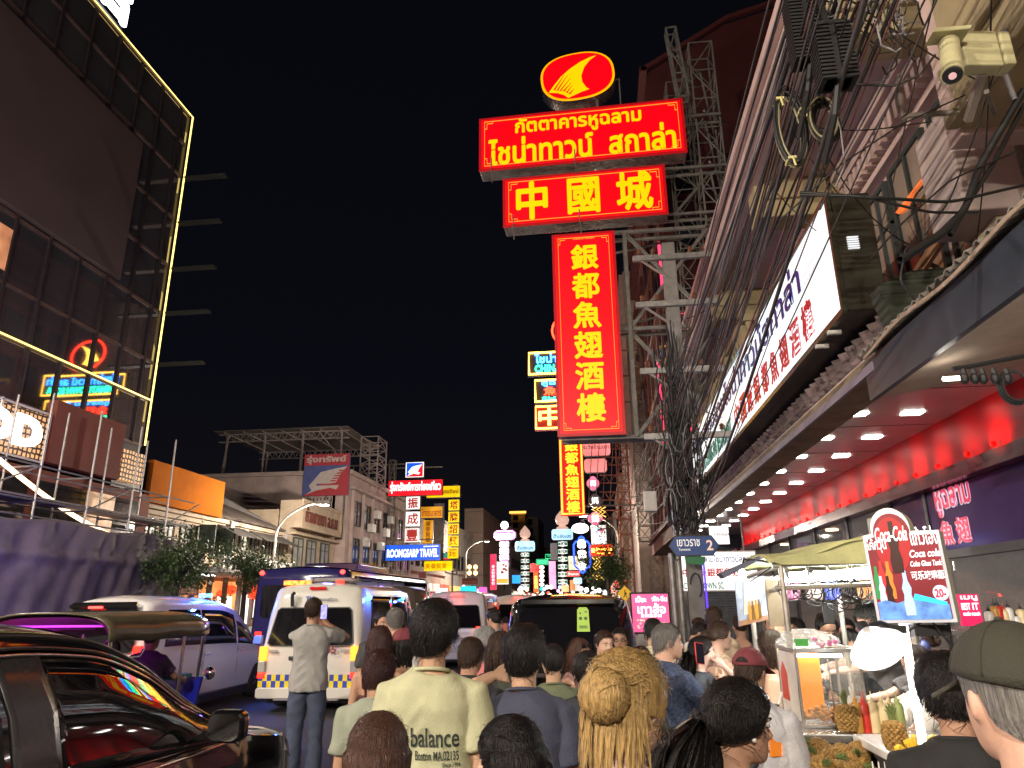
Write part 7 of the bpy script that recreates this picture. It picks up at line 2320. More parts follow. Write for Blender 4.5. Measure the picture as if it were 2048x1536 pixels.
def bottle(x, y, z, m, lab, h=.17, r=.027, capm=None, group=None, nm='sauce_bottle'):
    t = thing(nm, lab, 'bottle', (x, y, z), group=group)
    MB().lathe([(r * .9, 0), (r, .01), (r, h * .62), (r * .8, h * .7), (r * .45, h * .74), (.002, h * .75)], n=14).build('body', m, t, smooth=50)
    MB().lathe([(r * .45, h * .74), (r * .42, h * .8), (r * .12, h * .86), (r * .09, h), (.001, h * 1.005)], n=10).build('nozzle', capm or m, t, smooth=50)
    return t


SAU = [mat('sauce_amber', (.55, .28, .06), .35, var=.1), mat('sauce_red', (.5, .03, .02), .35, var=.1), mat('sauce_cream', (.62, .5, .28), .35, var=.1), mat('sauce_green', (.25, .3, .1), .35, var=.1), mat('bottle_white', (.65, .65, .62), .35, var=.1)]
for px, m, lab in ((1715, 0, 'amber squeeze bottle next to the glass food case'), (1731, 1, 'red squeeze bottle between an amber and a cream one'), (1748, 2, 'cream squeeze bottle right of the red one'), (1768, 2, 'cream squeeze bottle farther right behind the lamp glow'), (1783, 2, 'tall cream squeeze bottle by the white post'), (1799, 3, 'green squeeze bottle touching the white post')):
    c = at(px, 1440, 4.32)
    bottle(c[0], 4.32, 1.13, SAU[m], lab, .2, .028)
for px, lab in ((1706, 'white straw cup behind the sauce bottles'),):
    c = at(px, 1400, 4.7)
    t = thing('straw_cup', lab, 'cup', (c[0], 4.7, 1.13))
    MB().lathe([(.03, 0), (.042, .13), (.04, .13), (.028, .005)], n=16).build('cup', SAU[4], t, smooth=50)
    MB().tube([(0, 0, .02), (.01, 0, .2)], .006, 6).tube([(.015, .01, .02), (-.01, .01, .18)], .006, 6).build('straw', WHITEM, t)
for px, m, lab in ((1741, 3, 'green glass bottle in the red crate, left'), (1753, 1, 'dark red glass bottle in the red crate'), (1765, 3, 'green glass bottle in the red crate, right')):
    c = at(px, 1500, 3.25)
    bottle(c[0], 3.25, .99, [mat('green_glass', (.01, .13, .04), .1, var=.1), mat('cola_glass', (.06, .005, .005), .1, var=.1)][0 if m == 3 else 1], lab, .2, .027, WHITEM, nm='glass_bottle')
t = thing('red_crate', 'red plastic bottle crate beside the pineapple heap', 'crate', (1.2, 3.25, .8))
b = MB()
cx = at(1755, 1500, 3.25)[0]
for z in (.82, .9, .98):
    b.box(cx - .12, cx + .16, 3.14, 3.155, z, z + .05).box(cx - .12, cx + .16, 3.36, 3.375, z, z + .05).box(cx - .12, cx - .105, 3.155, 3.36, z, z + .05).box(cx + .145, cx + .16, 3.155, 3.36, z, z + .05)
for x in (cx - .118, cx + .14):
    b.box(x, x + .018, 3.142, 3.37, .8, 1.03)
b.box(cx - .115, cx + .155, 3.16, 3.36, .8, .815)
b.build('slat', mat('red_crate_plastic', (.5, .02, .02), .4, var=.1), t, True)
MB().box(cx - .1, cx + .14, 3.18, 3.35, .5, .8).build('stand_leg', DARK, t, True)
# counter of the restaurant with condiment jars, poster board
t = thing('service_counter', 'pale service counter with shelf in front of the restaurant glass', 'counter', (3.2, 7.2, .12))
MB().box(2.5, 4.2, 7.0, 7.6, .12, 1.0).build('base', mat('counter_base', (.3, .25, .22), .6, var=.2), t, True)
MB().box(2.4, 4.25, 6.95, 7.65, 1.5, 1.54).box(2.45, 4.2, 7.0, 7.6, 1.0, 1.04).build('shelf', INOX, t, True, bevel=.006)
b = MB()
for x in (2.5, 4.15):
    b.bar((x, 7.3, 1.04), (x, 7.3, 1.5), .04)
b.build('post', STEEL, t, True)
for i, (px, m, h) in enumerate(((1972, 4, .2), (1985, 0, .26), (1992, 1, .26), (2003, 2, .22), (2012, 4, .24), (2024, 4, .14), (2036, 2, .22))):
    c = at(px, 1200, 7.2)
    bottle(c[0], 7.2, 1.54, SAU[m], ['white squat jar at the left end of the condiment row', 'amber sauce bottle in the condiment row', 'red chilli sauce bottle beside the amber one', 'cream bottle in the middle of the condiment row', 'white bottle right of the cream one on the shelf', 'short white tub on the condiment shelf', 'cream bottle at the right end of the condiment row'][i], h, .04, SAU[1] if i in (3,) else DARK, nm='condiment_bottle')
t = thing('menu_board', 'magenta menu board with pale lettering on the service counter', 'sign', (2.6, 6.9, 1.3))
r = rect_px(1920, 1188, 1962, 1252, 6.9)
MB().box(r[0], r[1], 6.9, 6.94, r[2], r[3]).build('board', glow('magenta_board', (.75, .02, .12), .6, .2, 6), t, True)
for body, a, b_, c, d in (('เมนู', .1, .78, .9, .95), ('BEST', .08, .5, .5, .72), ('IT', .6, .5, .9, .72), ('ขนมจีบ ซาลาเปา', .1, .32, .9, .45)):
    text('lettering', body, [SW], t, (r[0] + (r[1] - r[0]) * a, 6.893, r[2] + (r[3] - r[2]) * b_), X3, Z3, (r[1] - r[0]) * (c - a), (r[3] - r[2]) * (d - b_), .02, .004)
MB().bar(((r[0] + r[1]) / 2, 6.95, .12), ((r[0] + r[1]) / 2, 6.95, r[3]), .03).build('post', STEEL, t, True)
# rubbish and cups on the left shelf
t = thing('iced_drink', 'clear plastic cup of green iced drink on the left shelf of the cart', 'cup', (.97, 4.6, 1.125))
MB().lathe([(.028, 0), (.04, .11), (.038, .11), (.027, .004)], n=16).build('cup', mat('clear_cup', (.7, .75, .7), .05, alpha=.4, var=0), t, smooth=50)
MB().lathe([(.026, .004), (.031, .05), (.001, .052)], n=14).build('drink', mat('green_drink', (.15, .35, .08), .2, var=.2), t)
MB().tube([(0, 0, .02), (.05, -.01, .17)], .007, 6).build('straw', WHITEM, t)


# ================================================================ PEOPLE
SKIN = {k: mat('skin_' + k, c, .5, var=.12, vscale=7, bump=.08, bscale=120, spec=.4) for k, c in dict(fair=(.56, .34, .25), tan=(.42, .24, .16), olive=(.47, .29, .19), brown=(.29, .16, .1), pale=(.66, .45, .37)).items()}
HAIRM = {k: mat('hair_' + k, tuple(v * .72 for v in c), .42, var=.6, vscale=6, spec=.26, rvar=.06, bump=.5, bscale=9, stretch=(26, 26, 3)) for k, c in dict(black=(.012, .01, .01), brown=(.045, .024, .016), burgundy=(.05, .018, .018), blond=(.45, .29, .11), grey=(.2, .19, .18), silver=(.3, .3, .3), auburn=(.07, .03, .02)).items()}
LIP, EYEW, EYED = mat('lips', (.36, .13, .11), .45, var=.1), mat('eye_white', (.6, .58, .55), .3, var=0), mat('eye_iris', (.02, .012, .01), .15, var=0)


def cloth(n, c, r=.85):
    return mat('cloth_' + n, c, r, var=.1, vscale=9, bump=.25, bscale=130)


def voxel(mb, size, it=3):
    me = mb.mesh('tmp')
    o = bpy.data.objects.new('tmp', me)
    COL.objects.link(o)
    m = o.modifiers.new('v', 'REMESH')
    m.mode, m.voxel_size, m.use_smooth_shade = 'VOXEL', size, True
    if it:
        s = o.modifiers.new('s', 'SMOOTH')
        s.iterations, s.factor = it, .5
    dg = bpy.context.evaluated_depsgraph_get()
    out = bpy.data.meshes.new_from_object(o.evaluated_get(dg))
    bpy.data.objects.remove(o)
    bpy.data.meshes.remove(me)
    out.polygons.foreach_set('use_smooth', [True] * len(out.polygons))
    return out


def wrinkle(me, amp, seed, zc=1.2):
    n = len(me.vertices)
    co, no = np.empty(n * 3), np.empty(n * 3)
    me.vertices.foreach_get('co', co)
    me.vertex_normals.foreach_get('vector', no)
    co, no = co.reshape(-1, 3), no.reshape(-1, 3)
    d = np.zeros(n)
    sd = seed * 1.7
    for i in range(n):
        x, y, z = co[i]
        q = mnoise.noise((x * 5 + sd, y * 5, z * 3.2 + x * 4))
        d[i] = amp * (q * 1.0 + .55 * (1 - abs(mnoise.noise((x * 8 - sd, y * 8, z * 9 + x * 7 * (1 if x > 0 else -1)))) * 2))
    co += no * (d + amp * .05)[:, None]
    me.vertices.foreach_set('co', co.ravel())
    me.update()


HS = np.array([(0, .34, -.12, .10), (.05, .42, .0, .19), (.12, .43, .09, .25), (.2, .42, .19, .285), (.3, .415, .30, .31), (.4, .41, .39, .325), (.5, .385, .435, .33), (.58, .41, .455, .332), (.68, .40, .465, .337), (.78, .36, .45, .328), (.86, .29, .40, .29), (.93, .18, .31, .22), (.975, .06, .2, .13), (1.0, -.05, .1, .03)])


def rotz(a):
    c, s = math.cos(a), math.sin(a)
    return np.array([[c, -s, 0], [s, c, 0], [0, 0, 1]])


def rotx(a):
    c, s = math.cos(a), math.sin(a)
    return np.array([[1, 0, 0], [0, c, -s], [0, s, c]])


def roty(a):
    c, s = math.cos(a), math.sin(a)
    return np.array([[c, 0, s], [0, 1, 0], [-s, 0, c]])


def ik(S_, W_, a, b, hint):
    S_, W_ = np.array(S_, float), np.array(W_, float)
    d = W_ - S_
    L = min(np.linalg.norm(d), (a + b) * .995)
    u = unit(d)
    W_ = S_ + u * L
    x = (a * a - b * b + L * L) / (2 * L)
    h = math.sqrt(max(0, a * a - x * x))
    hp = np.array(hint, float)
    hp = unit(hp - u * np.dot(hp, u))
    return S_ + u * x + hp * h, W_


def hand(mb, W, d, n, side, k, curl=25, spread=1.0):
    d = unit(d)
    n = unit(np.array(n, float) - d * np.dot(n, d))
    s = np.cross(d, n) * side
    Rm = np.stack([d, s, n], 1)
    mb.ell(W + d * .05 * k, (.055 * k, .042 * k, .017 * k), 14, 8, rot=Rm)
    mb.tube([W - d * .02 * k, W + d * .03 * k], [.026 * k, .028 * k], 10, flat=.7)
    for i, L in enumerate((.074, .084, .078, .062)):
        p = W + d * .088 * k + s * ((1.5 - i) * .0215 * k * spread)
        pts = [p - d * .03 * k, p]
        a = 0
        dd = d + s * (1.5 - i) * .06 * spread
        for j in range(3):
            a += R(curl * (.8 + .25 * j) + i * 4)
            p = p + (unit(dd) * math.cos(a) + n * math.sin(a)) * L * (.42, .32, .26)[j] * k
            pts.append(p)
        mb.tube(pts, [.0098 * k, .0096 * k, .009 * k, .0082 * k, .0068 * k], 8)
    p = W + d * .022 * k + s * .03 * k
    pts = [W + d * .01 * k + s * .01 * k, p, p + unit(d * .75 + s * .6 + n * .45) * .036 * k, p + unit(d * .75 + s * .6 + n * .45) * .036 * k + unit(d + s * .1 + n * .5) * .028 * k]
    mb.tube(pts, [.014 * k, .0135 * k, .0115 * k, .008 * k], 8)


def person(label, px, py, Y, face=0, skin='olive', top=('tee', None), bottom=None, hair=('short', 'black'), head=(0, 0), hands=None, vox=.009, fem=False, showface=True, strands=0, seed=1, group=None, slim=1.0, h=None, palm=None, curl=(25, 25),
           shoes=None, lean=(0, 0), sit=None, z0=None, hem=.84, base=None, beard=None, hint=None, head_scale=1.0):
    p = at(px, py, Y)
    if z0 is None:
        z0 = .12 if p[0] > 1.0 else 0.0
    h = h or float(p[2]) - z0
    k = h / 1.75
    w = slim * (.93 if fem else 1.0)
    loc = base if base is not None else (float(p[0]), float(p[1]), z0)
    mb, cl, pt = MB(), MB(), MB()
    lx, ly = lean
    sh = lambda q: np.array([q[0] + lx * max(0, q[2] / k - .9) * 1.0, q[1] + ly * max(0, q[2] / k - .9), q[2]])
    dz = 0.0
    if sit is not None:
        dz = sit - .93 * k       # seated: pelvis drops to the seat
    T = [(.90, .15, .105, 0), (.98, .168 if not fem else .178, .115, 0), (1.06, .158 if not fem else .15, .108, .0), (1.14, .152 if not fem else .135, .105, .005), (1.24, .163 if not fem else .145, .115, .005), (1.34, .178 if not fem else .158, .12, .0), (1.41, .155 if not fem else .138, .1, -.012), (1.455, .1, .075, -.015), (1.49, .066, .062, -.008)]

    def ring(z, rx, ry, cy, infl=0.0, n=28):
        out = []
        for j in range(n):
            a = 2 * math.pi * j / n
            c, s_ = math.cos(a), math.sin(a)
            e = .82
            q = np.array([(rx * w + infl) * k * math.copysign(abs(c) ** e, c), ((ry * w + infl) * math.copysign(abs(s_) ** e, s_) + cy) * k, z * k])
            q = sh(q)
            q[2] += dz
            out.append(q)
        return out
    mb.loft([ring(*r_, infl=-.02 if top[0] not in ('tank', 'none') else 0) for r_ in T])
    v3 = lambda x, y, z: sh(np.array([x * k, y * k, z * k])) + np.array([0, 0, dz])
    # head
    H = .232 * k * head_scale
    hy, hp = R(head[0]), R(head[1])
    RM = rotz(hy) @ rotx(hp)
    nb = v3(0, -.005, 1.47)
    top_z = h
    hc = v3(0, .018, 1.518) if sit is None else v3(0, .018, 1.518)
    piv = hc + np.array([0, -.02 * k, .05 * k])
    HP = lambda q: piv + RM @ (np.array(q, float) * H + np.array([0, .02 * k, -.05 * k]))
    for_r = []
    for z, f, b, ww in HS:
        rr = []
        for j in range(28):
            a = 2 * math.pi * j / 28
            c, s_ = math.cos(a), math.sin(a)
            x = ww * math.copysign(abs(c) ** .9, c) * (.95 if fem else 1)
            y = f * abs(s_) ** .95 if s_ > 0 else -b * abs(s_) ** .9
            if s_ <= 0 and b < 0:
                y = -b * abs(s_)
            if .46 < z < .55 and s_ > .3:
                y -= .035 * max(0, math.sin(min(math.pi, abs(x) / .33 * math.pi)))
            rr.append(HP((x, y, z)))
        for_r.append(rr)
    mb.loft(for_r)
    mb.tube([HP((0, .38, .56)), HP((0, .43, .45)), HP((0, .485, .37)), HP((0, .45, .315))], [.028 * H, .04 * H, .058 * H, .05 * H], 10)
    for sd in (-1, 1):
        mb.ell(HP((sd * .055, .42, .33)), (.04 * H, .045 * H, .032 * H), 8, 6)
        mb.ell(HP((sd * .345, -.03, .45)), (.03 * H, .075 * H, .125 * H), 12, 8, rot=RM @ rotz(sd * .35))
    mb.ell(HP((0, .40, .205)), (.11 * H, .05 * H, .035 * H), 10, 6, rot=RM)
    mb.ell(HP((0, .395, .155)), (.09 * H, .05 * H, .03 * H), 10, 6, rot=RM)
    mb.tube([v3(0, -.012, 1.42), v3(0, -.012, 1.48), HP((0, -.12, .1)), HP((0, -.1, .35))], [.066 * k * w, .057 * k * w, .058 * k * w, .06 * k], 16)
    # arms
    hands = hands or {}
    kind, cm = top[0], top[1]
    for sd, nm in ((-1, 'l'), (1, 'r')):
        S_ = v3(sd * .176 * w, -.008, 1.382)
        tgt = hands.get(nm, (sd * .225, .04, .80))
        Wt = v3(*tgt) if sit is None or nm in hands else v3(sd * .2, .35, 1.0)
        hn = (hint or {}).get(nm, (sd * .35, -.8, -.35))
        E_, Wt = ik(S_, Wt, .285 * k, .255 * k, hn)
        mb.tube([S_ + [-sd * .07 * k, 0, .02 * k], S_, S_ * .5 + E_ * .5, E_, E_ * .6 + Wt * .4, Wt], np.array([.036, .046, .045, .038, .04, .026]) * k * (w if not fem else .86), 14)
        pn = (palm or {}).get(nm, (-sd, .25, 0))
        hand(mb, Wt, Wt - E_ if True else 0, pn, sd if np.cross(unit(Wt - E_), np.array(pn, float))[1] * sd > -9 else sd, k * (.9 if fem else 1), curl[0 if nm == 'l' else 1])
        if kind in ('tee', 'polo', 'shirt', 'long'):
            f = {'tee': .72, 'polo': .78, 'shirt': .95, 'long': 1.0}[kind]
            dirs = E_ - S_
            e2 = S_ + dirs * f
            cl.tube([S_ + [-sd * .08 * k, 0, .03 * k], S_ + [0, 0, .0], S_ + dirs * f * .5, e2], np.array([.05, .066, .068, .07]) * k * (w if not fem else .9), 16)
            if kind == 'long':
                cl.tube([S_ + dirs * .9, E_, E_ * .5 + Wt * .5, Wt * .93 + E_ * .07], np.array([.06, .056, .048, .04]) * k, 14)
    # legs
    for sd in (-1, 1):
        if sit is None:
            J = [v3(sd * .088 * w, 0, .93), v3(sd * .1 * w, .005, .70), v3(sd * .105 * w, .012, .48), v3(sd * .105 * w, -.012, .30), v3(sd * .105 * w, -.01, .08)]
        else:
            J = [v3(sd * .09, 0, .93), v3(sd * .13, .2, .93), v3(sd * .16, .42, .93), v3(sd * .16, .43, .7), v3(sd * .16, .42, .50)]
        mb.tube(J, np.array([.085, .08, .055, .052, .036]) * k * w, 14)
        if bottom:
            nl = {'trousers': 5, 'shorts': 3}[bottom[0]]
            pt.tube(J[:nl], (np.array([.098, .094, .078, .074, .072]) * k * w)[:nl] + (.02 * k if nl == 3 else 0), 16)
        a = J[-1]
        sole = MB()
        ft = [(-.045, -.075), (-.048, .02), (-.052, .12), (-.03, .185), (.0, .195), (.03, .185), (.05, .12), (.042, .02), (.04, -.075)]
        sole.prism([(x * k, y * k) for x, y in ft], (a[0], a[1], a[2] - .08 * k + .001), X3, Y3, .03 * k)
        sole.tube([(a[0], a[1] - .04 * k, a[2] - .02 * k), (a[0], a[1] + .02 * k, a[2] - .02 * k), (a[0], a[1] + .1 * k, a[2] - .045 * k), (a[0], a[1] + .165 * k, a[2] - .055 * k)], np.array([.045, .05, .042, .028]) * k, 12)
        if sd == -1:
            shoe_l = sole
        else:
            shoe_r = sole
    body = link('person', voxel(mb, vox), SKIN[skin])
    tag(body, label, 'person', group)
    body.location = loc
    body.rotation_euler = (0, 0, R(face))
    # clothing
    if kind != 'none':
        infl = .016 if kind != 'tank' else .009
        TT = T if kind != 'tank' else T[:6]
        rg_ = [ring(hem, .178 if not fem else .18, .128, 0, infl * .9)] + [ring(*r_, infl=infl) for r_ in TT[1:-1]]
        if kind != 'tank':
            rg_.append(ring(1.474, .08, .074, -.012, .004))
        cl.loft(rg_)
        if kind == 'tank':
            for sd in (-1, 1):
                cl.tube([v3(sd * .09, .12, 1.3), v3(sd * .085, .07, 1.43), v3(sd * .08, -.02, 1.47), v3(sd * .085, -.1, 1.40), v3(sd * .09, -.125, 1.30)], .013 * k, 8)
        me = voxel(cl, max(vox, .009), 4)
        wrinkle(me, .016 * k, seed)
        so_ = link('shirt', me, cm, body)
        if kind in ('tee', 'polo', 'shirt'):
            cr = [sh(np.array([.074 * k * w * math.cos(a), (.071 * math.sin(a) - .012) * k * w, (1.474 - .016 * math.sin(a)) * k])) + np.array([0, 0, dz]) for a in np.linspace(0, 2 * math.pi, 25)]
            MB().tube(cr, (.008 if kind == 'tee' else .015) * k, 8, flat=1.6 if kind != 'tee' else 1.0).build('collar', cm, so_, smooth=0)
    if bottom:
        pt.loft([ring(.86, .168, .12, 0, .002), ring(.93, .17, .116, 0, .002), ring(.98, .158, .106, 0, .0)])
        me = voxel(pt, max(vox, .012), 3)
        wrinkle(me, .013 * k, seed + 5)
        link('trousers' if bottom[0] == 'trousers' else 'shorts', me, bottom[1], body)
    for s_ in (shoe_l, shoe_r):
        s_.build('shoe', shoes or BLACK, body, smooth=40)
    # face
    if showface:
        for sd in (-1, 1):
            e = MB()
            e.ell(HP((sd * .15, .35, .5)), (.058 * H, .03 * H, .027 * H), 10, 6, 0, RM @ rotz(-sd * .25))
            e.ell(HP((sd * .148, .374, .5)), (.026 * H, .014 * H, .027 * H), 8, 6, 1, RM)
            e.build('eye', [EYEW, EYED], body, smooth=0)
            MB().tube([HP((sd * .06, .408, .585)), HP((sd * .15, .40, .605)), HP((sd * .24, .33, .58))], [.016 * H, .018 * H, .008 * H], 6, flat=.6).build('eyebrow', HAIRM.get(hair[1] if hair else 'black', EYED), body, smooth=0)
        MB().ell(HP((0, .428, .182)), (.1 * H, .025 * H, .028 * H), 12, 6, rot=RM).build('lips', LIP, body, smooth=0)
    if beard:
        b = MB()
        b.grid(lambda u, v: HP((.345 * math.sin((u - .5) * 2.9) * (.5 + .5 * v), .44 * math.cos((u - .5) * 2.6) * (.86 + .2 * v) - .01, -.03 + .38 * v * (.35 + .65 * abs(u - .5) * 2))), 20, 8)
        b.build('beard', HAIRM[beard], body, smooth=0)
    # hair
    if hair:
        build_hair(body, HP, RM, H, k, hair, strands, seed, v3)
    return body, HP, H, v3


CZH, CYH, RX, RY, RZU, RZD = .62, -.035, .352, .438, .40, .80


def sk(az, ph, t=0.0):
    """scalp point (head units): az 0 = face, ph 0 = crown"""
    s, c = math.sin(ph), math.cos(ph)
    rz = RZU if c > 0 else RZD
    back = math.cos(az)
    ry = RY if back > 0 else RY + .01
    return np.array([(RX + t) * s * math.sin(az), CYH + (ry + t) * s * math.cos(az), CZH + (rz + t) * c])


def edge(az, style):
    """hairline polar angle"""
    a = abs((az + math.pi) % (2 * math.pi) - math.pi)
    pts = {'short': ((0, 58), (.6, 62), (1.0, 82), (1.35, 108), (1.55, 104), (1.75, 92), (1.95, 112), (2.4, 120), (3.2, 122)),
           'long': ((0, 48), (.5, 62), (.9, 88), (1.3, 112), (1.6, 118), (2.2, 128), (3.2, 130)),
           'tied': ((0, 52), (.6, 64), (1.0, 84), (1.3, 104), (1.55, 96), (1.8, 98), (2.3, 112), (3.2, 116))}[style]
    return R(np.interp(a, [p[0] for p in pts], [p[1] for p in pts]))


def ribbon(mb, pts, w, up=None):
    pts = np.array(pts)
    n = len(pts)
    t = np.gradient(pts, axis=0)
    vs = []
    for i in range(n):
        s = unit(np.cross(t[i], up[i] if up is not None else (0, 1, 0)))
        ww = w * (1 - .75 * (i / (n - 1)) ** 2)
        vs += [pts[i] - s * ww, pts[i] + s * ww]
    mb.add(vs, [(2 * i, 2 * i + 1, 2 * i + 3, 2 * i + 2) for i in range(n - 1)])


def build_hair(body, HP, RM, H, k, hair, strands, seed, v3):
    style, cname = hair[0], hair[1]
    opt = hair[2] if len(hair) > 2 else {}
    rg = np.random.default_rng(seed * 13 + 1)
    hs = 'short' if style == 'short' else 'long' if style == 'long' else 'tied'
    th = opt.get('thick', .045 if style == 'short' else .04)
    M_ = HAIRM[cname]
    mb = MB()
    n0 = seed * 3.1

    def shell(u, v):
        az = 2 * math.pi * u
        e = edge(az, hs)
        ph = e * (.02 + .98 * v)
        tuft = mnoise.noise((math.sin(az) * 2.5 + n0, math.cos(az) * 2.5, ph * 2.2)) * .5 + mnoise.noise((math.sin(az) * 9 + n0, math.cos(az) * 9, ph * 5)) * .35
        t = th * ((.6 if strands else 1.0) + (.6 if style in ('short', 'long') else .2) * tuft) * (1 - max(0, (v - .86) / .14) ** 2 * 1.15)
        if style == 'short' and ph > 1.5:
            t *= .6
        return HP(sk(az, ph, t))
    mb.grid(shell, 56, 22, closed_u=True)
    ob = mb.build('hair', M_, body, smooth=0)
    sm = MB()
    U = lambda q: RM @ unit(unit(q - np.array([0, CYH, CZH - .1])) + rg.normal(0, .16, 3))

    def add(pts, w):
        ribbon(sm, [HP(q) for q in pts], w, [U(q) for q in pts])
    tie = np.array(opt.get('tie', (0, -.52, .55)))
    if strands:
        for i in range(strands):
            az = rg.uniform(0, 2 * math.pi)
            e = edge(az, hs)
            ph = e * math.sqrt(rg.uniform(.004, 1))
            if opt.get('cap') and ph < 1.62:
                continue
            if style in ('short', 'long'):
                L = R(rg.uniform(18, 34)) if style == 'short' else R(60)
                L *= opt.get('L', 1)
                if style == 'short' and ph > 1.4:
                    L *= .45
                sw = rg.normal(0, .18) + .25 * opt.get('swirl', 1.0)
                q, m = [], 6
                lift = abs(rg.normal(0, .022)) if style == 'short' else rg.uniform(0, .02)
                jt, wv = 1.0 + rg.uniform(-.08, .2), rg.normal(0, .014)
                for j in range(m):
                    f = j / (m - 1)
                    pp = min(ph + L * f, e + R(6))
                    q.append(sk(az + sw * f * (1 if ph > .15 else 2) + wv * math.sin(f * 5 + az * 7), pp, th * jt + lift * f * f))
                if style == 'short':
                    add(q, .0028 * H / .23)
                else:
                    if abs((az + math.pi) % (2 * math.pi) - math.pi) < .55 and ph > .5:
                        continue
                    add(q, .0042 * H / .23)
            else:
                r0 = sk(az, ph, th)
                jt = rg.uniform(-.003, .014)
                q = []
                for j in range(8):
                    f = j / 7
                    p_ = r0 * (1 - f) + tie * f
                    d = p_ - np.array([0, CYH, CZH])
                    rad = math.sqrt((d[0] / (RX + th)) ** 2 + (d[1] / (RY + th)) ** 2 + (d[2] / ((RZU if d[2] > 0 else RZD) + th)) ** 2)
                    if rad < 1.02:
                        d = d / max(rad, .05) * (1.02 + jt * math.sin(f * 3.1))
                    q.append(np.array([0, CYH, CZH]) + d)
                add(q, .0042 * H / .23)
    if style == 'long':
        Lh = opt.get('len', .9)        # in head heights below the crown
        wav = opt.get('wave', .02)
        ns = max(90, strands)
        for i in range(ns):
            az = rg.uniform(opt.get('front', .95), 2 * math.pi - opt.get('front', .95))
            e = edge(az, 'long')
            q = [sk(az, x, th * 1.1) for x in (.15 + rg.uniform(0, .6), .9, 1.3, 1.57)]
            p_ = q[-1].copy()
            out = rg.uniform(.96, 1.14)
            x0, y0 = p_[0] * out, CYH + (p_[1] - CYH) * out
            zend = 1 - Lh * rg.uniform(.86, 1.05)
            ph0 = rg.uniform(0, 6)
            for j in range(1, 9):
                f = j / 8
                z = p_[2] + (zend - p_[2]) * f
                back = max(0, -math.cos(az))
                yy = y0 + (-.06 * back) * min(1, f * 2) - .1 * max(0, .05 - z) * back
                q.append(np.array([x0 * (1 - .12 * f) + wav * math.sin(ph0 + z * 9), yy + wav * math.cos(ph0 + z * 8), z]))
            add(q, (.006 if strands > 300 else .016) * H / .23)
    if style in ('bun', 'pony'):
        if style == 'bun':
            br = opt.get('r', .2)
            c = tie + unit(tie - np.array([0, CYH, CZH])) * br * .55
            core = MB().ell(HP(c), (br * .86 * H, br * .8 * H, br * .8 * H), 18, 12)
            core.build('hair_bun', M_, body, smooth=0)
            ax_ = unit(tie - np.array([0, CYH, CZH]))
            _, a_, b_ = frame(ax_)
            for i in range(strands // 2 + 30):
                p0, tilt, sp_, jr = rg.uniform(0, 2 * math.pi), rg.uniform(-.9, 1.3), rg.uniform(.3, .7), rg.normal(0, .035)
                q = []
                for j in range(8):
                    f = j / 7
                    an = p0 + f * sp_
                    ti = tilt + 1.5 * (.5 - f)
                    rr = br * (1.0 + jr + .05 * math.sin(f * 3.1))
                    q.append(c + (a_ * math.cos(an) + b_ * math.sin(an)) * rr * math.cos(ti) + ax_ * rr * .95 * math.sin(ti))
                ribbon(sm, [HP(z) for z in q], .0042 * H / .23, [RM @ unit(z - c) for z in q])
        else:
            Lt = opt.get('len', .9)
            dirn = np.array(opt.get('dir', (0, -.25, -1)))
            for i in range(max(60, strands // 2)):
                o_ = rg.normal(0, .05, 3)
                q = []
                for j in range(9):
                    f = j / 8
                    sp = o_ * (0.5 + 2.2 * math.sin(min(1, f * 1.3) * math.pi * .62))
                    q.append(tie + sp + np.array([dirn[0] * f * Lt, dirn[1] * (1 - (1 - f) ** 2) * Lt, .06 * math.sin(f * 3.1) + dirn[2] * Lt * f ** 1.25]))
                ribbon(sm, [HP(z) for z in q], .012 * H / .23, [RM @ unit(z - np.array([0, .2, z[2]])) for z in q])
            MB().tube([HP(tie + np.array([.05 * math.cos(a), .0, .05 * math.sin(a)])) for a in np.linspace(0, 6.28, 14)], .02 * H, 6).build('hair_tie', opt.get('band', EYED), body, smooth=0)
    for i in range(opt.get('loose', 0)):      # loose hair falling from the nape
        az = rg.uniform(1.9, 4.4)
        r0, w0 = sk(az, edge(az, hs) - rg.uniform(.1, .7), th), rg.uniform(0, 6)
        L = rg.uniform(.35, .95)
        add([r0 + np.array([.05 * math.sin(w0 + 3 * f) * f, -.16 * f * (1 - f) - .04 * f * math.sin(w0), -L * f]) for f in np.linspace(0, 1, 8)], .0042 * H / .23)
    # stray hairs
    if strands > 400 and not opt.get('cap'):
        for i in range(strands // 22):
            az = rg.uniform(.6, 5.7)
            ph = rg.uniform(.1, edge(az, hs))
            q = [sk(az + rg.normal(0, .1) * j, ph + .12 * j, th + .02 * j * rg.uniform(.2, 1.3)) for j in range(5)]
            add(q, .0018 * H / .23)
    if sm.f:
        o = sm.build('hair_strands', M_, ob, smooth=0)
    if opt.get('part'):
        MB().tube([HP(sk(0.0, x, th * 1.02)) for x in np.linspace(.05, .8, 10)], .012 * H, 5).build('parting', SKIN['olive'], ob, smooth=0)


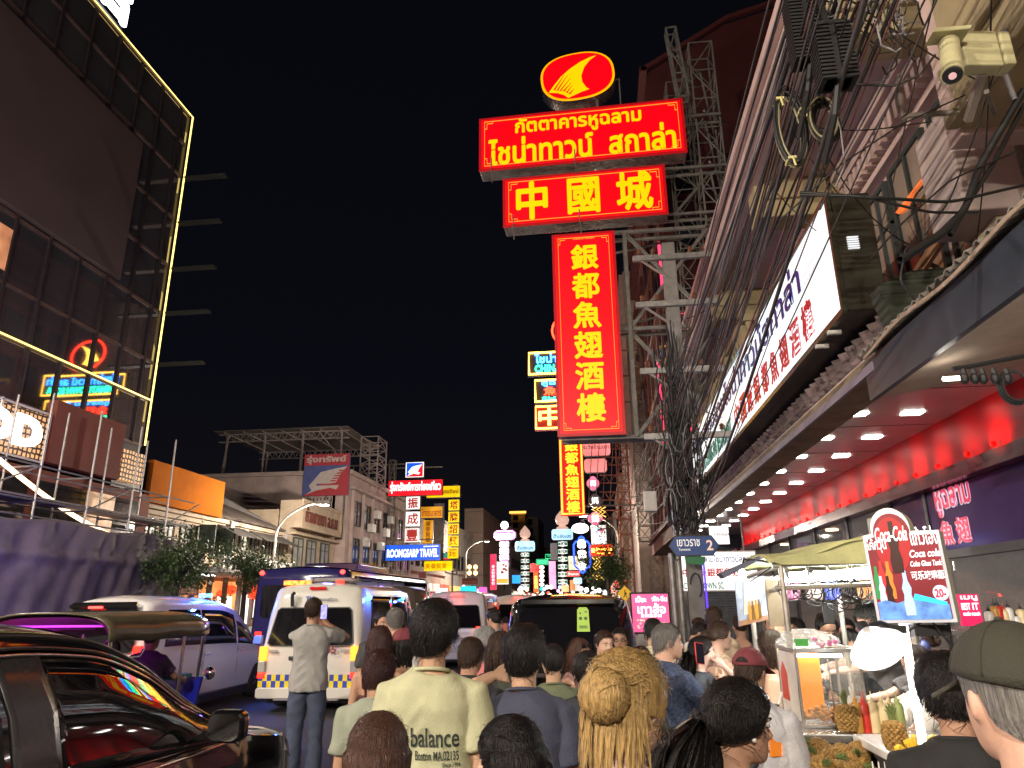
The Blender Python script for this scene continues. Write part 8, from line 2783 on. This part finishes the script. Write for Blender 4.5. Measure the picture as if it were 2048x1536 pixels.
def cap(body, HP, RM_, m, back=False, tilt=0.0, hp=1.0):
    """baseball cap on the head: crown panel dome plus brim"""
    d = MB()
    s = -1 if back else 1
    d.grid(lambda u, v: HP(sk(2 * math.pi * u, (.02 + 1.46 * v) * (1.0 + .1 * math.cos(2 * math.pi * u) * -s), .06)), 36, 12, closed_u=True)
    for kx in range(6):
        d.tube([HP(sk(kx * math.pi / 3, .04 + 1.44 * i / 7, .064)) for i in range(8)], .0018, 4)
    d.ell(HP(sk(0, 0, .075)), (.008, .008, .005), 8, 5)
    c = d.build('cap', m, body, smooth=0, thick=.003)
    MB().prism([(.15 * math.cos(a), .13 * math.sin(a)) for a in np.linspace(0, math.pi, 14)], HP(sk(math.pi, 1.52, .05)), unit(HP((1, 0, 0)) - HP((0, 0, 0))) * np.linalg.norm(HP((1, 0, 0)) - HP((0, 0, 0))), (HP((0, .25, 1)) - HP((0, 0, 0))), .004).build('opening', HAIRM['black'], c)
    fz = CZH + .05 + tilt

    def br(u, v):
        a = (u - .5) * 2.0
        r0, r1 = .47, .47 + .30 * math.cos(a * .75) ** .8
        r = r0 + (r1 - r0) * v
        return HP((r * math.sin(a) * .82, s * (r * math.cos(a)) + CYH, fz + .07 - .12 * v - .07 * abs(math.sin(a)) ** 2))
    MB().grid(br, 20, 6).build('brim', m, c, smooth=0, thick=.005)
    return c


def glasses(body, HP, H):
    b = MB()
    for sd in (-1, 1):
        b.tube([HP((sd * .16 + .085 * math.cos(a), .435 - .02 * abs(math.cos(a)), .49 + .06 * math.sin(a))) for a in np.linspace(0, 6.28, 16)], .008 * H + .0006, 5)
        b.tube([HP((sd * .25, .41, .5)), HP((sd * .34, .2, .5)), HP((sd * .36, -.02, .5))], .007 * H + .0005, 5)
    b.tube([HP((-.075, .44, .5)), HP((.075, .44, .5))], .007 * H, 5)
    b.build('glasses', EYED, body)


def strap(body, v3, m, pts, w=.02):
    MB().tube([v3(*q) for q in pts], w, 8, flat=.3).build('bag_strap', m, body, smooth=40)


def phone(label, loc, rz=0.0, tilt=0.0, lit=True, m=None):
    t = thing('phone', label, 'phone', loc, rz)
    MB().box(-.037, .037, -.005, .004, -.075, .075).build('body', m or BLACK, t, bevel=.003)
    MB().box(-.034, .034, -.0062, -.0055, -.071, .071).build('screen', glow('phone_screen', (.35, .35, 1), .9, .7, 25) if lit else TINT, t)
    if lit is False:
        MB().cbox((-.018, .006, .05), (.025, .003, .03)).build('camera_bump', BLACK, t, bevel=.001)
    return t

# ---------------------------------------------------------------- the crowd
JEAN = mat('denim', (.05, .065, .11), .85, var=.35, vscale=4, bump=.2, bscale=150)
KHAKI, DTR, GTR = cloth('khaki', (.2, .18, .15)), cloth('dark_trousers', (.02, .02, .025)), cloth('grey_trousers', (.1, .1, .11))
TD, TG, TB = ('trousers', DTR), ('trousers', GTR), ('trousers', JEAN)

# man in grey T-shirt filming with a phone in the road
b_, HP, H, v3 = person('man in a grey T-shirt and jeans standing in the road and filming', 628, 1197, 8.2, 12, 'tan', ('tee', cloth('heather_grey', (.3, .3, .29))), TB, ('short', 'brown'), (-6, 4), {'r': (.13, .30, 1.47), 'l': (.05, .31, 1.46)}, .011, seed=2, strands=300, palm={'r': (-1, 0, .3), 'l': (1, 0, .3)}, curl=(50, 45))
phone('phone held up with a lit screen by the man in the grey T-shirt', at(648, 1224, 7.86), 0)
# tall man in pale T-shirt with lettering
TEEM = cloth('pale_lime_tee', (.44, .44, .28))
b_, HP, H, v3 = person('tall man in a pale yellow T-shirt with dark lettering on the back', 868, 1206, 3.3, 0, 'olive', ('tee', TEEM), TG, ('short', 'black', {'thick': .075}), (-10, 0), seed=3, strands=4200, vox=.008)
INK = mat('dark_print_ink', (.025, .035, .03), .7, var=.15)




def decal(body, name, s, x, z, w, h, bold, shirt='shirt', off=.003):
    """lettering shrink-wrapped onto the shirt mesh from behind"""
    me, co, asp = text_mesh(s, bold)
    sh_ = [c for c in body.children if c.name.startswith(shirt)][0]
    from mathutils.bvhtree import BVHTree
    bv = BVHTree.FromPolygons([v.co for v in sh_.data.vertices], [tuple(p.vertices) for p in sh_.data.polygons])
    P = []
    for q in co:
        X_, Z_ = x + q[0] * w, z + q[1] * h
        hit = bv.ray_cast(Vector((X_, -1, Z_)), Vector((0, 1, 0)))
        y = hit[0].y if hit[0] else -.14
        P.append((X_, y - off - .002 * q[2], Z_))
    me.vertices.foreach_set('co', np.array(P).ravel())
    me.materials.clear()
    me.update()
    return link(name, me, INK, sh_)


decal(b_, 'lettering', 'new balance', -.192, 1.235, .335, .075, .012)
decal(b_, 'lettering', 'Boston MA.02135', -.04, 1.185, .18, .036, .006)
decal(b_, 'lettering', 'Since 1906', .075, 1.16, .07, .016, .0)
# teenager with burgundy brown hair
b_, HP, H, v3 = person('young man with reddish dark hair in a grey green T-shirt', 757, 1304, 4.1, 4, 'tan', ('tee', cloth('grey_green_tee', (.26, .28, .22))), TD, ('short', 'burgundy', {'thick': .07}), (-16, -6), seed=4, strands=2400, vox=.009)
decal(b_, 'lettering', 'MA', -.13, 1.0, .1, .05, .01)
# man in navy T-shirt with cross strap, left hand raised
b_, HP, H, v3 = person('man in a navy T-shirt with a black cross strap and a raised left hand', 1047, 1253, 3.4, -2, 'olive', ('tee', cloth('navy_tee', (.045, .05, .085))), TD, ('short', 'black', {'thick': .05}), (-4, 0), {'l': (-.17, .16, 1.52)}, .008, seed=6, strands=3400, palm={'l': (1, .3, .1)}, curl=(38, 25), hint={'l': (-.9, -.2, -.6)})
strap(b_, v3, BLACK, [(-.11, -.03, 1.475), (-.09, -.105, 1.40), (.0, -.15, 1.25), (.10, -.148, 1.1), (.17, -.10, .95)], .024)
strap(b_, v3, BLACK, [(-.11, -.03, 1.475), (-.08, .09, 1.40), (.05, .15, 1.2), (.17, .08, .98)], .024)
# others in the middle
person('balding man in a dark collared shirt between the pale and navy T-shirts', 940, 1275, 4.75, -8, 'tan', ('polo', cloth('black_shirt', (.018, .018, .022))), TD, ('short', 'brown', {'thick': .025}), (-4, -8), seed=7, strands=1500)
person('woman with long silver hair and a pink top', 968, 1255, 6.0, -28, 'fair', ('tee', cloth('pink_top', (.5, .16, .17))), TG, ('long', 'silver', {'len': 1.25, 'thick': .05}), (-10, -5), seed=8, fem=True, strands=260, vox=.011)
person('man in a lavender white T-shirt standing by the white vans', 990, 1219, 9.6, 35, 'tan', ('tee', cloth('lavender_tee', (.5, .5, .66))), TD, ('short', 'black'), (15, -12), seed=9, vox=.014)
person('dark haired woman in a black top beside the silver haired woman', 1000, 1265, 5.5, -30, 'olive', ('tee', cloth('olive_black_top', (.04, .045, .035))), TD, ('long', 'brown', {'len': 1.3}), (-20, 0), seed=10, fem=True, strands=150, vox=.012)
b_, HP, H, v3 = person('woman in a maroon cap with long wavy black hair and bare shoulders', 806, 1260, 6.0, -72, 'tan', ('tank', cloth('cream_tank', (.5, .42, .3))), TD, ('long', 'black', {'len': 2.3, 'wave': .05, 'thick': .035, 'cap': 1}), (8, -4), seed=11, fem=True, strands=320, vox=.011)
MAR = cloth('maroon_cap', (.16, .03, .04))
cap(b_, HP, None, MAR)
strap(b_, v3, cloth('cream_strap', (.55, .48, .34)), [(-.14, .03, 1.44), (-.17, -.03, 1.40), (-.16, -.1, 1.2), (-.17, -.06, 1.0)], .016)
person('woman with long straight reddish black hair left of the maroon cap', 760, 1255, 5.6, 8, 'tan', ('tank', cloth('plum_top', (.08, .02, .03))), TD, ('long', 'burgundy', {'len': 2.5, 'thick': .06}), (-6, 0), seed=12, fem=True, strands=420, vox=.011, showface=False)
person('silver haired man in a white T-shirt by the checkered van', 791, 1217, 7.4, 8, 'fair', ('tee', cloth('white_tee', (.6, .59, .56))), TG, ('short', 'grey'), (10, 0), seed=13, vox=.012, strands=250)
person('bearded man turning toward the silver haired man by the checkered van', 763, 1224, 8.0, 190, 'tan', ('tee', cloth('charcoal_tee', (.05, .05, .055))), TD, ('short', 'black'), (35, -4), seed=14, vox=.012, beard='brown')
# nearest row
b_, HP, H, v3 = person('short woman with wavy brown hair raising her left hand, lowest in front', 757, 1437, 2.2, 12, 'olive', ('tee', cloth('taupe_top', (.2, .15, .12))), TD, ('long', 'auburn', {'len': 1.25, 'thick': .075, 'wave': .02}), (0, -8), {'l': (-.30, .12, 1.38)}, .007, seed=15, fem=True, strands=4200, palm={'l': (1, -.2, .2)}, curl=(45, 30), showface=False, hint={'l': (-.8, -.3, -.6)})
person('woman with straight black hair seen in left profile in front of the navy T-shirt', 1032, 1438, 2.3, 62, 'olive', ('tee', cloth('black_top', (.02, .02, .022))), TD, ('long', 'black', {'len': 1.5, 'thick': .05, 'wave': .004, 'front': 1.15}), (24, -6), vox=.006, seed=16, fem=True, strands=4200)
b_, HP, H, v3 = person('woman with blond hair tied in a bun and a gold hoop earring', 1240, 1312, 1.9, -4, 'pale', ('tank', cloth('denim_blue_top', (.12, .14, .22))), TD, ('bun', 'blond', {'tie': (.06, -.46, .6), 'r': .25, 'thick': .07, 'loose': 150}), (-30, -6), vox=.006, seed=17, fem=True, strands=6500, head_scale=1.0)
MB().tube([HP((.385, -.03 + .055 * math.cos(a), .27 + .055 * math.sin(a))) for a in np.linspace(0, 6.28, 20)], .0022, 6).build('hoop_earring', mat('gold_metal', (.75, .5, .2), .2, 1.0, var=.05), b_, smooth=0)
MB().tube([HP((-.36 + .07 * math.cos(a), -.28, .33 + .07 * math.sin(a))) for a in np.linspace(0, 6.28, 18)], .006, 8).build('hair_tie', BLACK, b_, smooth=0)
b_, HP, H, v3 = person('woman with a black ponytail and a pearl earring in a mint top', 1455, 1364, 2.3, -40, 'tan', ('tank', cloth('mint_top', (.45, .6, .45))), TD, ('pony', 'black', {'tie': (-.06, -.52, .36), 'len': 1.35, 'dir': (-.12, -.22, -1), 'thick': .055, 'band': mat('tan_band', (.4, .25, .12), .6)}), (-28, -8), vox=.006, seed=18, fem=True, strands=4500)
MB().ell(HP((.37, -.0, .33)), (.007, .007, .007), 10, 8).build('pearl_earring', mat('pearl', (.75, .73, .7), .2), b_, smooth=0)
# right foreground
person('man in a black T-shirt with black hair at the fruit stand', 1888, 1310, 2.5, -14, 'tan', ('tee', cloth('black_tee', (.012, .012, .013))), TD, ('short', 'black', {'thick': .06}), (10, -8), vox=.007, seed=19, strands=3600)
b_, HP, H, v3 = person('grey haired man in a dark olive cap cut by the right edge', 2016, 1262, 1.5, -8, 'fair', ('tee', cloth('dark_brown_tee', (.05, .04, .035))), TD, ('short', 'grey', {'thick': .02, 'cap': 1, 'L': .35}), (10, -4), vox=.006, seed=20)
cap(b_, HP, None, cloth('olive_cap', (.035, .034, .024)), tilt=-.08)
# polo man and neighbours
POLO = mat('navy_dotted_polo', (.035, .05, .1), .8, var=.9, vscale=55, bump=.3, bscale=120)
b_, HP, H, v3 = person('grey haired man in a navy patterned polo shirt lifting his hand', 1327, 1248, 5.2, -62, 'fair', ('polo', POLO), ('shorts', KHAKI), ('short', 'grey', {'thick': .03}), (-14, -4), {'r': (.06, .40, 1.33), 'l': (-.12, .36, 1.12)}, .009, seed=21, strands=700, palm={'r': (-.6, -.3, 0)}, curl=(35, 30), slim=1.1, shoes=WHITEM)
b_, HP, H, v3 = person('woman with sleek black hair holding a red phone to her ear', 1398, 1275, 5.75, -66, 'pale', ('tee', cloth('slate_top', (.06, .07, .09))), TD, ('pony', 'black', {'tie': (0, -.5, .4), 'len': .9}), (-10, 0), {'r': (.15, .12, 1.53)}, .009, seed=22, fem=True, strands=500, palm={'r': (-1, 0, 0)}, curl=(20, 45), hint={'r': (.4, .6, -.8)})
t = phone('red phone held to the ear of the sleek haired woman', at(1399, 1307, 5.62), R(35), lit=False, m=mat('red_phone_case', (.6, .03, .02), .35, var=.05))
t.rotation_euler = (R(-14), R(10), R(30))
person('woman with bare shoulders and tied brown hair looking right', 1432, 1244, 6.4, -60, 'fair', ('tank', cloth('sand_tank', (.4, .3, .2))), TD, ('bun', 'brown', {'tie': (0, -.5, .5), 'r': .16}), (-10, -6), seed=23, fem=True, strands=420, vox=.01)
b_, HP, H, v3 = person('man in a maroon cap and light grey shirt with a black shoulder strap', 1492, 1300, 4.0, -22, 'tan', ('shirt', cloth('light_grey_shirt', (.45, .45, .48))), TD, ('short', 'brown', {'thick': .03, 'cap': 1}), (-12, -14), {'r': (.22, .14, .86), 'l': (-.1, .35, 1.2)}, .008, seed=24, strands=700, curl=(30, 60))
cap(b_, HP, None, MAR, back=False)
strap(b_, v3, BLACK, [(.12, .05, 1.46), (.13, -.06, 1.44), (.11, -.12, 1.36), (.02, -.15, 1.2), (-.12, -.12, 1.0)], .02)
person('man in a beige T-shirt standing below the street name sign', 1425, 1214, 7.6, -12, 'tan', ('tee', cloth('beige_tee', (.45, .35, .24))), TD, ('short', 'brown'), (-16, -4), seed=25, vox=.012, strands=300)
person('woman in a black strappy top with a bare back', 1478, 1232, 8.0, 6, 'tan', ('tank', cloth('black_tank', (.012, .012, .013))), TD, ('bun', 'brown', {'tie': (0, -.45, .75), 'r': .18}), (0, 0), seed=26, fem=True, vox=.012, strands=200)
b_, HP, H, v3 = person('black haired man in a cream T-shirt with black lettering on the back', 1304, 1238, 7.2, -10, 'olive', ('tee', cloth('cream_tee', (.55, .49, .36))), TD, ('short', 'black', {'thick': .06}), (-8, -8), seed=27, vox=.011, strands=400)
decal(b_, 'lettering', 'AUTHENTIC', -.15, 1.28, .30, .06, .02)
person('man in a beige shirt bending over behind the polo man', 1366, 1242, 8.0, -95, 'tan', ('tee', cloth('pale_beige_tee', (.46, .37, .25))), TD, ('short', 'black'), (0, -32), seed=28, vox=.012, strands=200, lean=(0, .2))
b_, HP, H, v3 = person('dark haired man with glasses facing the camera before the black van', 1240, 1257, 7.4, 160, 'brown', ('tee', cloth('dark_tee', (.03, .03, .035))), TD, ('short', 'black', {'thick': .05}), (12, 0), seed=29, vox=.009, strands=300)
glasses(b_, HP, H)
b_, HP, H, v3 = person('brown haired woman with sunglasses on her head looking down', 1152, 1276, 5.6, -132, 'fair', ('tank', cloth('dusty_pink_tank', (.3, .17, .16))), TD, ('long', 'auburn', {'len': 1.2, 'wave': .03}), (-6, -14), seed=30, fem=True, vox=.009, strands=350)
b = MB()
for sd in (-1, 1):
    b.prism([(.1 * math.cos(a), .07 * math.sin(a)) for a in np.linspace(0, 6.28, 14)[:-1]], HP((sd * .14, .36, .88)), unit(HP((1, 0, 0)) - HP((0, 0, 0))) * H, unit(HP((0, -.6, .8)) - HP((0, 0, 0))) * H, .004)
b.build('sunglasses', TINT, b_)
b_, HP, H, v3 = person('dark haired woman with glasses behind the polo man', 1281, 1294, 5.9, 160, 'olive', ('tee', cloth('charcoal_top', (.05, .05, .055))), TD, ('bun', 'black', {'tie': (0, -.5, .6), 'r': .12}), (18, -6), seed=31, fem=True, vox=.009, strands=300)
glasses(b_, HP, H)
person('black haired person mostly hidden behind the blond bun', 1250, 1300, 4.6, 10, 'olive', ('tee', cloth('ink_tee', (.02, .022, .03))), TD, ('short', 'black', {'thick': .06}), (0, 0), seed=32, vox=.012, strands=300)
person('black haired person hidden left of the blond bun', 1172, 1304, 4.4, -20, 'olive', ('tee', cloth('ink_tee', (.02, .022, .03))), TD, ('short', 'black', {'thick': .05}), (0, 0), seed=33, vox=.012, strands=300)
# vendors behind the stall
BLK = ('tee', cloth('black_apron_tee', (.02, .02, .022)))
person('young vendor woman with tied dark hair looking down behind the glass case', 1645, 1227, 6.3, 178, 'tan', BLK, TD, ('bun', 'black', {'tie': (0, -.45, .7), 'r': .16}), (8, -22), {'r': (.12, .34, 1.15), 'l': (-.1, .36, 1.15)}, .009, seed=34, fem=True, strands=350)
b_, HP, H, v3 = person('vendor man with a black quiff bending over the stall counter', 1738, 1206, 5.9, 118, 'fair', ('tee', cloth('grey_vendor_tee', (.14, .13, .13))), TD, ('short', 'black', {'thick': .085}), (14, -24), {'r': (.06, .5, 1.28), 'l': (-.1, .52, 1.27)}, .008, seed=35, strands=700, palm={'r': (0, 0, -1), 'l': (0, 0, -1)})
person('vendor woman with black hair looking down between two other vendors', 1697, 1256, 5.95, 150, 'tan', BLK, TD, ('long', 'black', {'len': .95}), (10, -26), {'r': (.1, .4, 1.18), 'l': (-.1, .4, 1.18)}, .009, seed=36, fem=True, strands=350)
person('older vendor woman almost hidden behind the vendor man', 1688, 1237, 6.9, 170, 'tan', BLK, TD, ('short', 'black'), (0, -10), seed=37, fem=True, vox=.011)
b_, HP, H, v3 = person('vendor woman with brown hair and headphones reaching across the counter', 1838, 1252, 5.0, 80, 'fair', ('tee', cloth('dark_vendor_tee', (.06, .05, .05))), TD, ('bun', 'brown', {'tie': (0, -.5, .45), 'r': .15}), (14, -16), {'r': (.12, .5, 1.2), 'l': (-.12, .52, 1.16)}, .008, seed=38, fem=True, strands=600, palm={'r': (0, 0, -1), 'l': (0, 0, -1)})
b = MB()
for sd in (-1, 1):
    b.ell(HP((sd * .37, -.02, .45)), (.03, .035, .04), 12, 8)
b.tube([HP((.38 * math.cos(a), -.02, .55 + .56 * math.sin(a))) for a in np.linspace(0, math.pi, 16)], .008, 6)
b.build('headphones', mat('dark_blue_plastic', (.03, .04, .12), .4), b_, smooth=0)
person('vendor woman in a white T-shirt partly hidden by the drink sign', 1835, 1290, 4.55, 95, 'fair', ('tee', cloth('white_vendor_tee', (.6, .58, .55))), TD, ('short', 'brown'), (20, -20), {'r': (.0, .5, 1.05), 'l': (-.1, .5, 1.05)}, .009, seed=39, fem=True, palm={'r': (0, 0, -1), 'l': (0, 0, -1)})
b_, HP, H, v3 = person('person in a white T-shirt holding snacks, face hidden by the drinks poster', 1548, 1216, 6.0, 165, 'tan', ('tee', cloth('cream_white_tee', (.55, .5, .46))), TG, ('short', 'black'), (0, -10), {'r': (.16, .3, 1.2), 'l': (.0, .32, 1.2)}, .01, seed=40, palm={'r': (0, .2, 1), 'l': (0, .2, 1)})
t = thing('snack_tray', 'small paper tray of orange fried snacks in the hand of the person in white', 'food', at(1532, 1318, 5.68))
b = MB()
for k in range(9):
    b.ell((rnd.gauss(0, .03), rnd.gauss(0, .02), .012 + abs(rnd.gauss(0, .008))), (.02, .016, .012), 8, 6)
b.build('snack', mat('orange_snack', (.6, .22, .03), .5, var=.3, vscale=30), t, smooth=0)
MB().box(-.06, .06, -.04, .04, -.006, 0).build('tray', WHITEM, t, bevel=.003)
# bag and carton at the cap man's hand
t = thing('carrier_bag', 'white plastic carrier bag with an orange carton in front of the cart', 'bag', at(1575, 1515, 3.9))
MB().grid(lambda u, v: (.09 * (1 + .2 * math.sin(9 * u)) * math.cos(6.283 * u) * (1 - .5 * v), .07 * math.sin(6.283 * u) * (1 - .5 * v), -.16 + .3 * v), 30, 8, closed_u=True).build('film', PLB, t, smooth=60)
MB().cbox((-.06, -.02, .07), (.07, .05, .12), .3).build('carton', mat('orange_carton', (.75, .22, .02), .5, var=.1), t, bevel=.003)
# three wheeler driver and passengers
person('driver in dark purple shirt seated in the three wheeler', 285, 1255, 8.15, 4, 'brown', ('tee', cloth('purple_shirt', (.05, .025, .07))), TD, ('short', 'black'), (-6, -10), {'l': (-.25, .42, 1.12), 'r': (.25, .42, 1.12)}, .012, seed=41, sit=.78, h=1.66, base=(-5.25, 8.3, 0), shoes=WHITEM)
person('passenger in a white top seated behind the driver of the three wheeler', 215, 1290, 7.6, 10, 'tan', ('tee', cloth('white_shirt', (.5, .48, .47))), TD, ('long', 'black', {'len': 1.1}), (-20, 0), None, .012, seed=42, sit=.72, h=1.58, base=(-5.2, 7.5, 0), fem=True, strands=120)
person('passenger with dark hair under the violet canopy of the three wheeler', 65, 1262, 7.2, 5, 'tan', ('tee', cloth('black_shirt2', (.02, .02, .022))), TD, ('short', 'black', {'thick': .07}), (20, 0), None, .012, seed=43, sit=.72, h=1.66, base=(-5.85, 7.4, 0))
# far pedestrians on the left
person('far pedestrian in pale shirt by the left shops', 507, 1236, 21, 170, 'tan', ('tee', cloth('white_tee', (.6, .59, .56))), TD, ('short', 'black'), seed=44, vox=.02, showface=False)
person('far pedestrian in orange lit shirt walking past the left shops', 531, 1232, 21.5, 20, 'tan', ('tee', cloth('peach_shirt', (.5, .3, .2))), TD, ('short', 'brown'), seed=45, vox=.02, showface=False)
# more of the crowd between the road and the stall
for px, py, Y, f, sk_, top_, hr, lab in ((1105, 1290, 5.0, 10, 'olive', cloth('moss_tee', (.12, .14, .08)), ('short', 'black'), 'man in a moss green T-shirt right of the navy T-shirt'), (1205, 1262, 6.6, -150, 'fair', cloth('sky_tee', (.3, .4, .5)), ('short', 'brown'), 'man in a sky blue T-shirt facing the camera before the black van'),
                                        (1592, 1236, 7.4, 120, 'tan', cloth('rust_tee', (.35, .12, .05)), ('short', 'black'), 'man in a rust red T-shirt behind the glass case'), (1398, 1236, 9.0, 20, 'olive', cloth('white_tee', (.6, .59, .56)), ('short', 'brown'), 'man in a white T-shirt far behind the polo man'),
                                        (1545, 1262, 5.2, 60, 'fair', cloth('peach_tee', (.55, .35, .25)), ('long', 'brown', {'len': 1.2}), 'woman in a peach top at the left end of the cart')):
    person(lab, px, py, Y, f, sk_, ('tee', top_), TD, hr, (0, -6), vox=.011, seed=int(px), strands=350, fem=hr[0] == 'long')
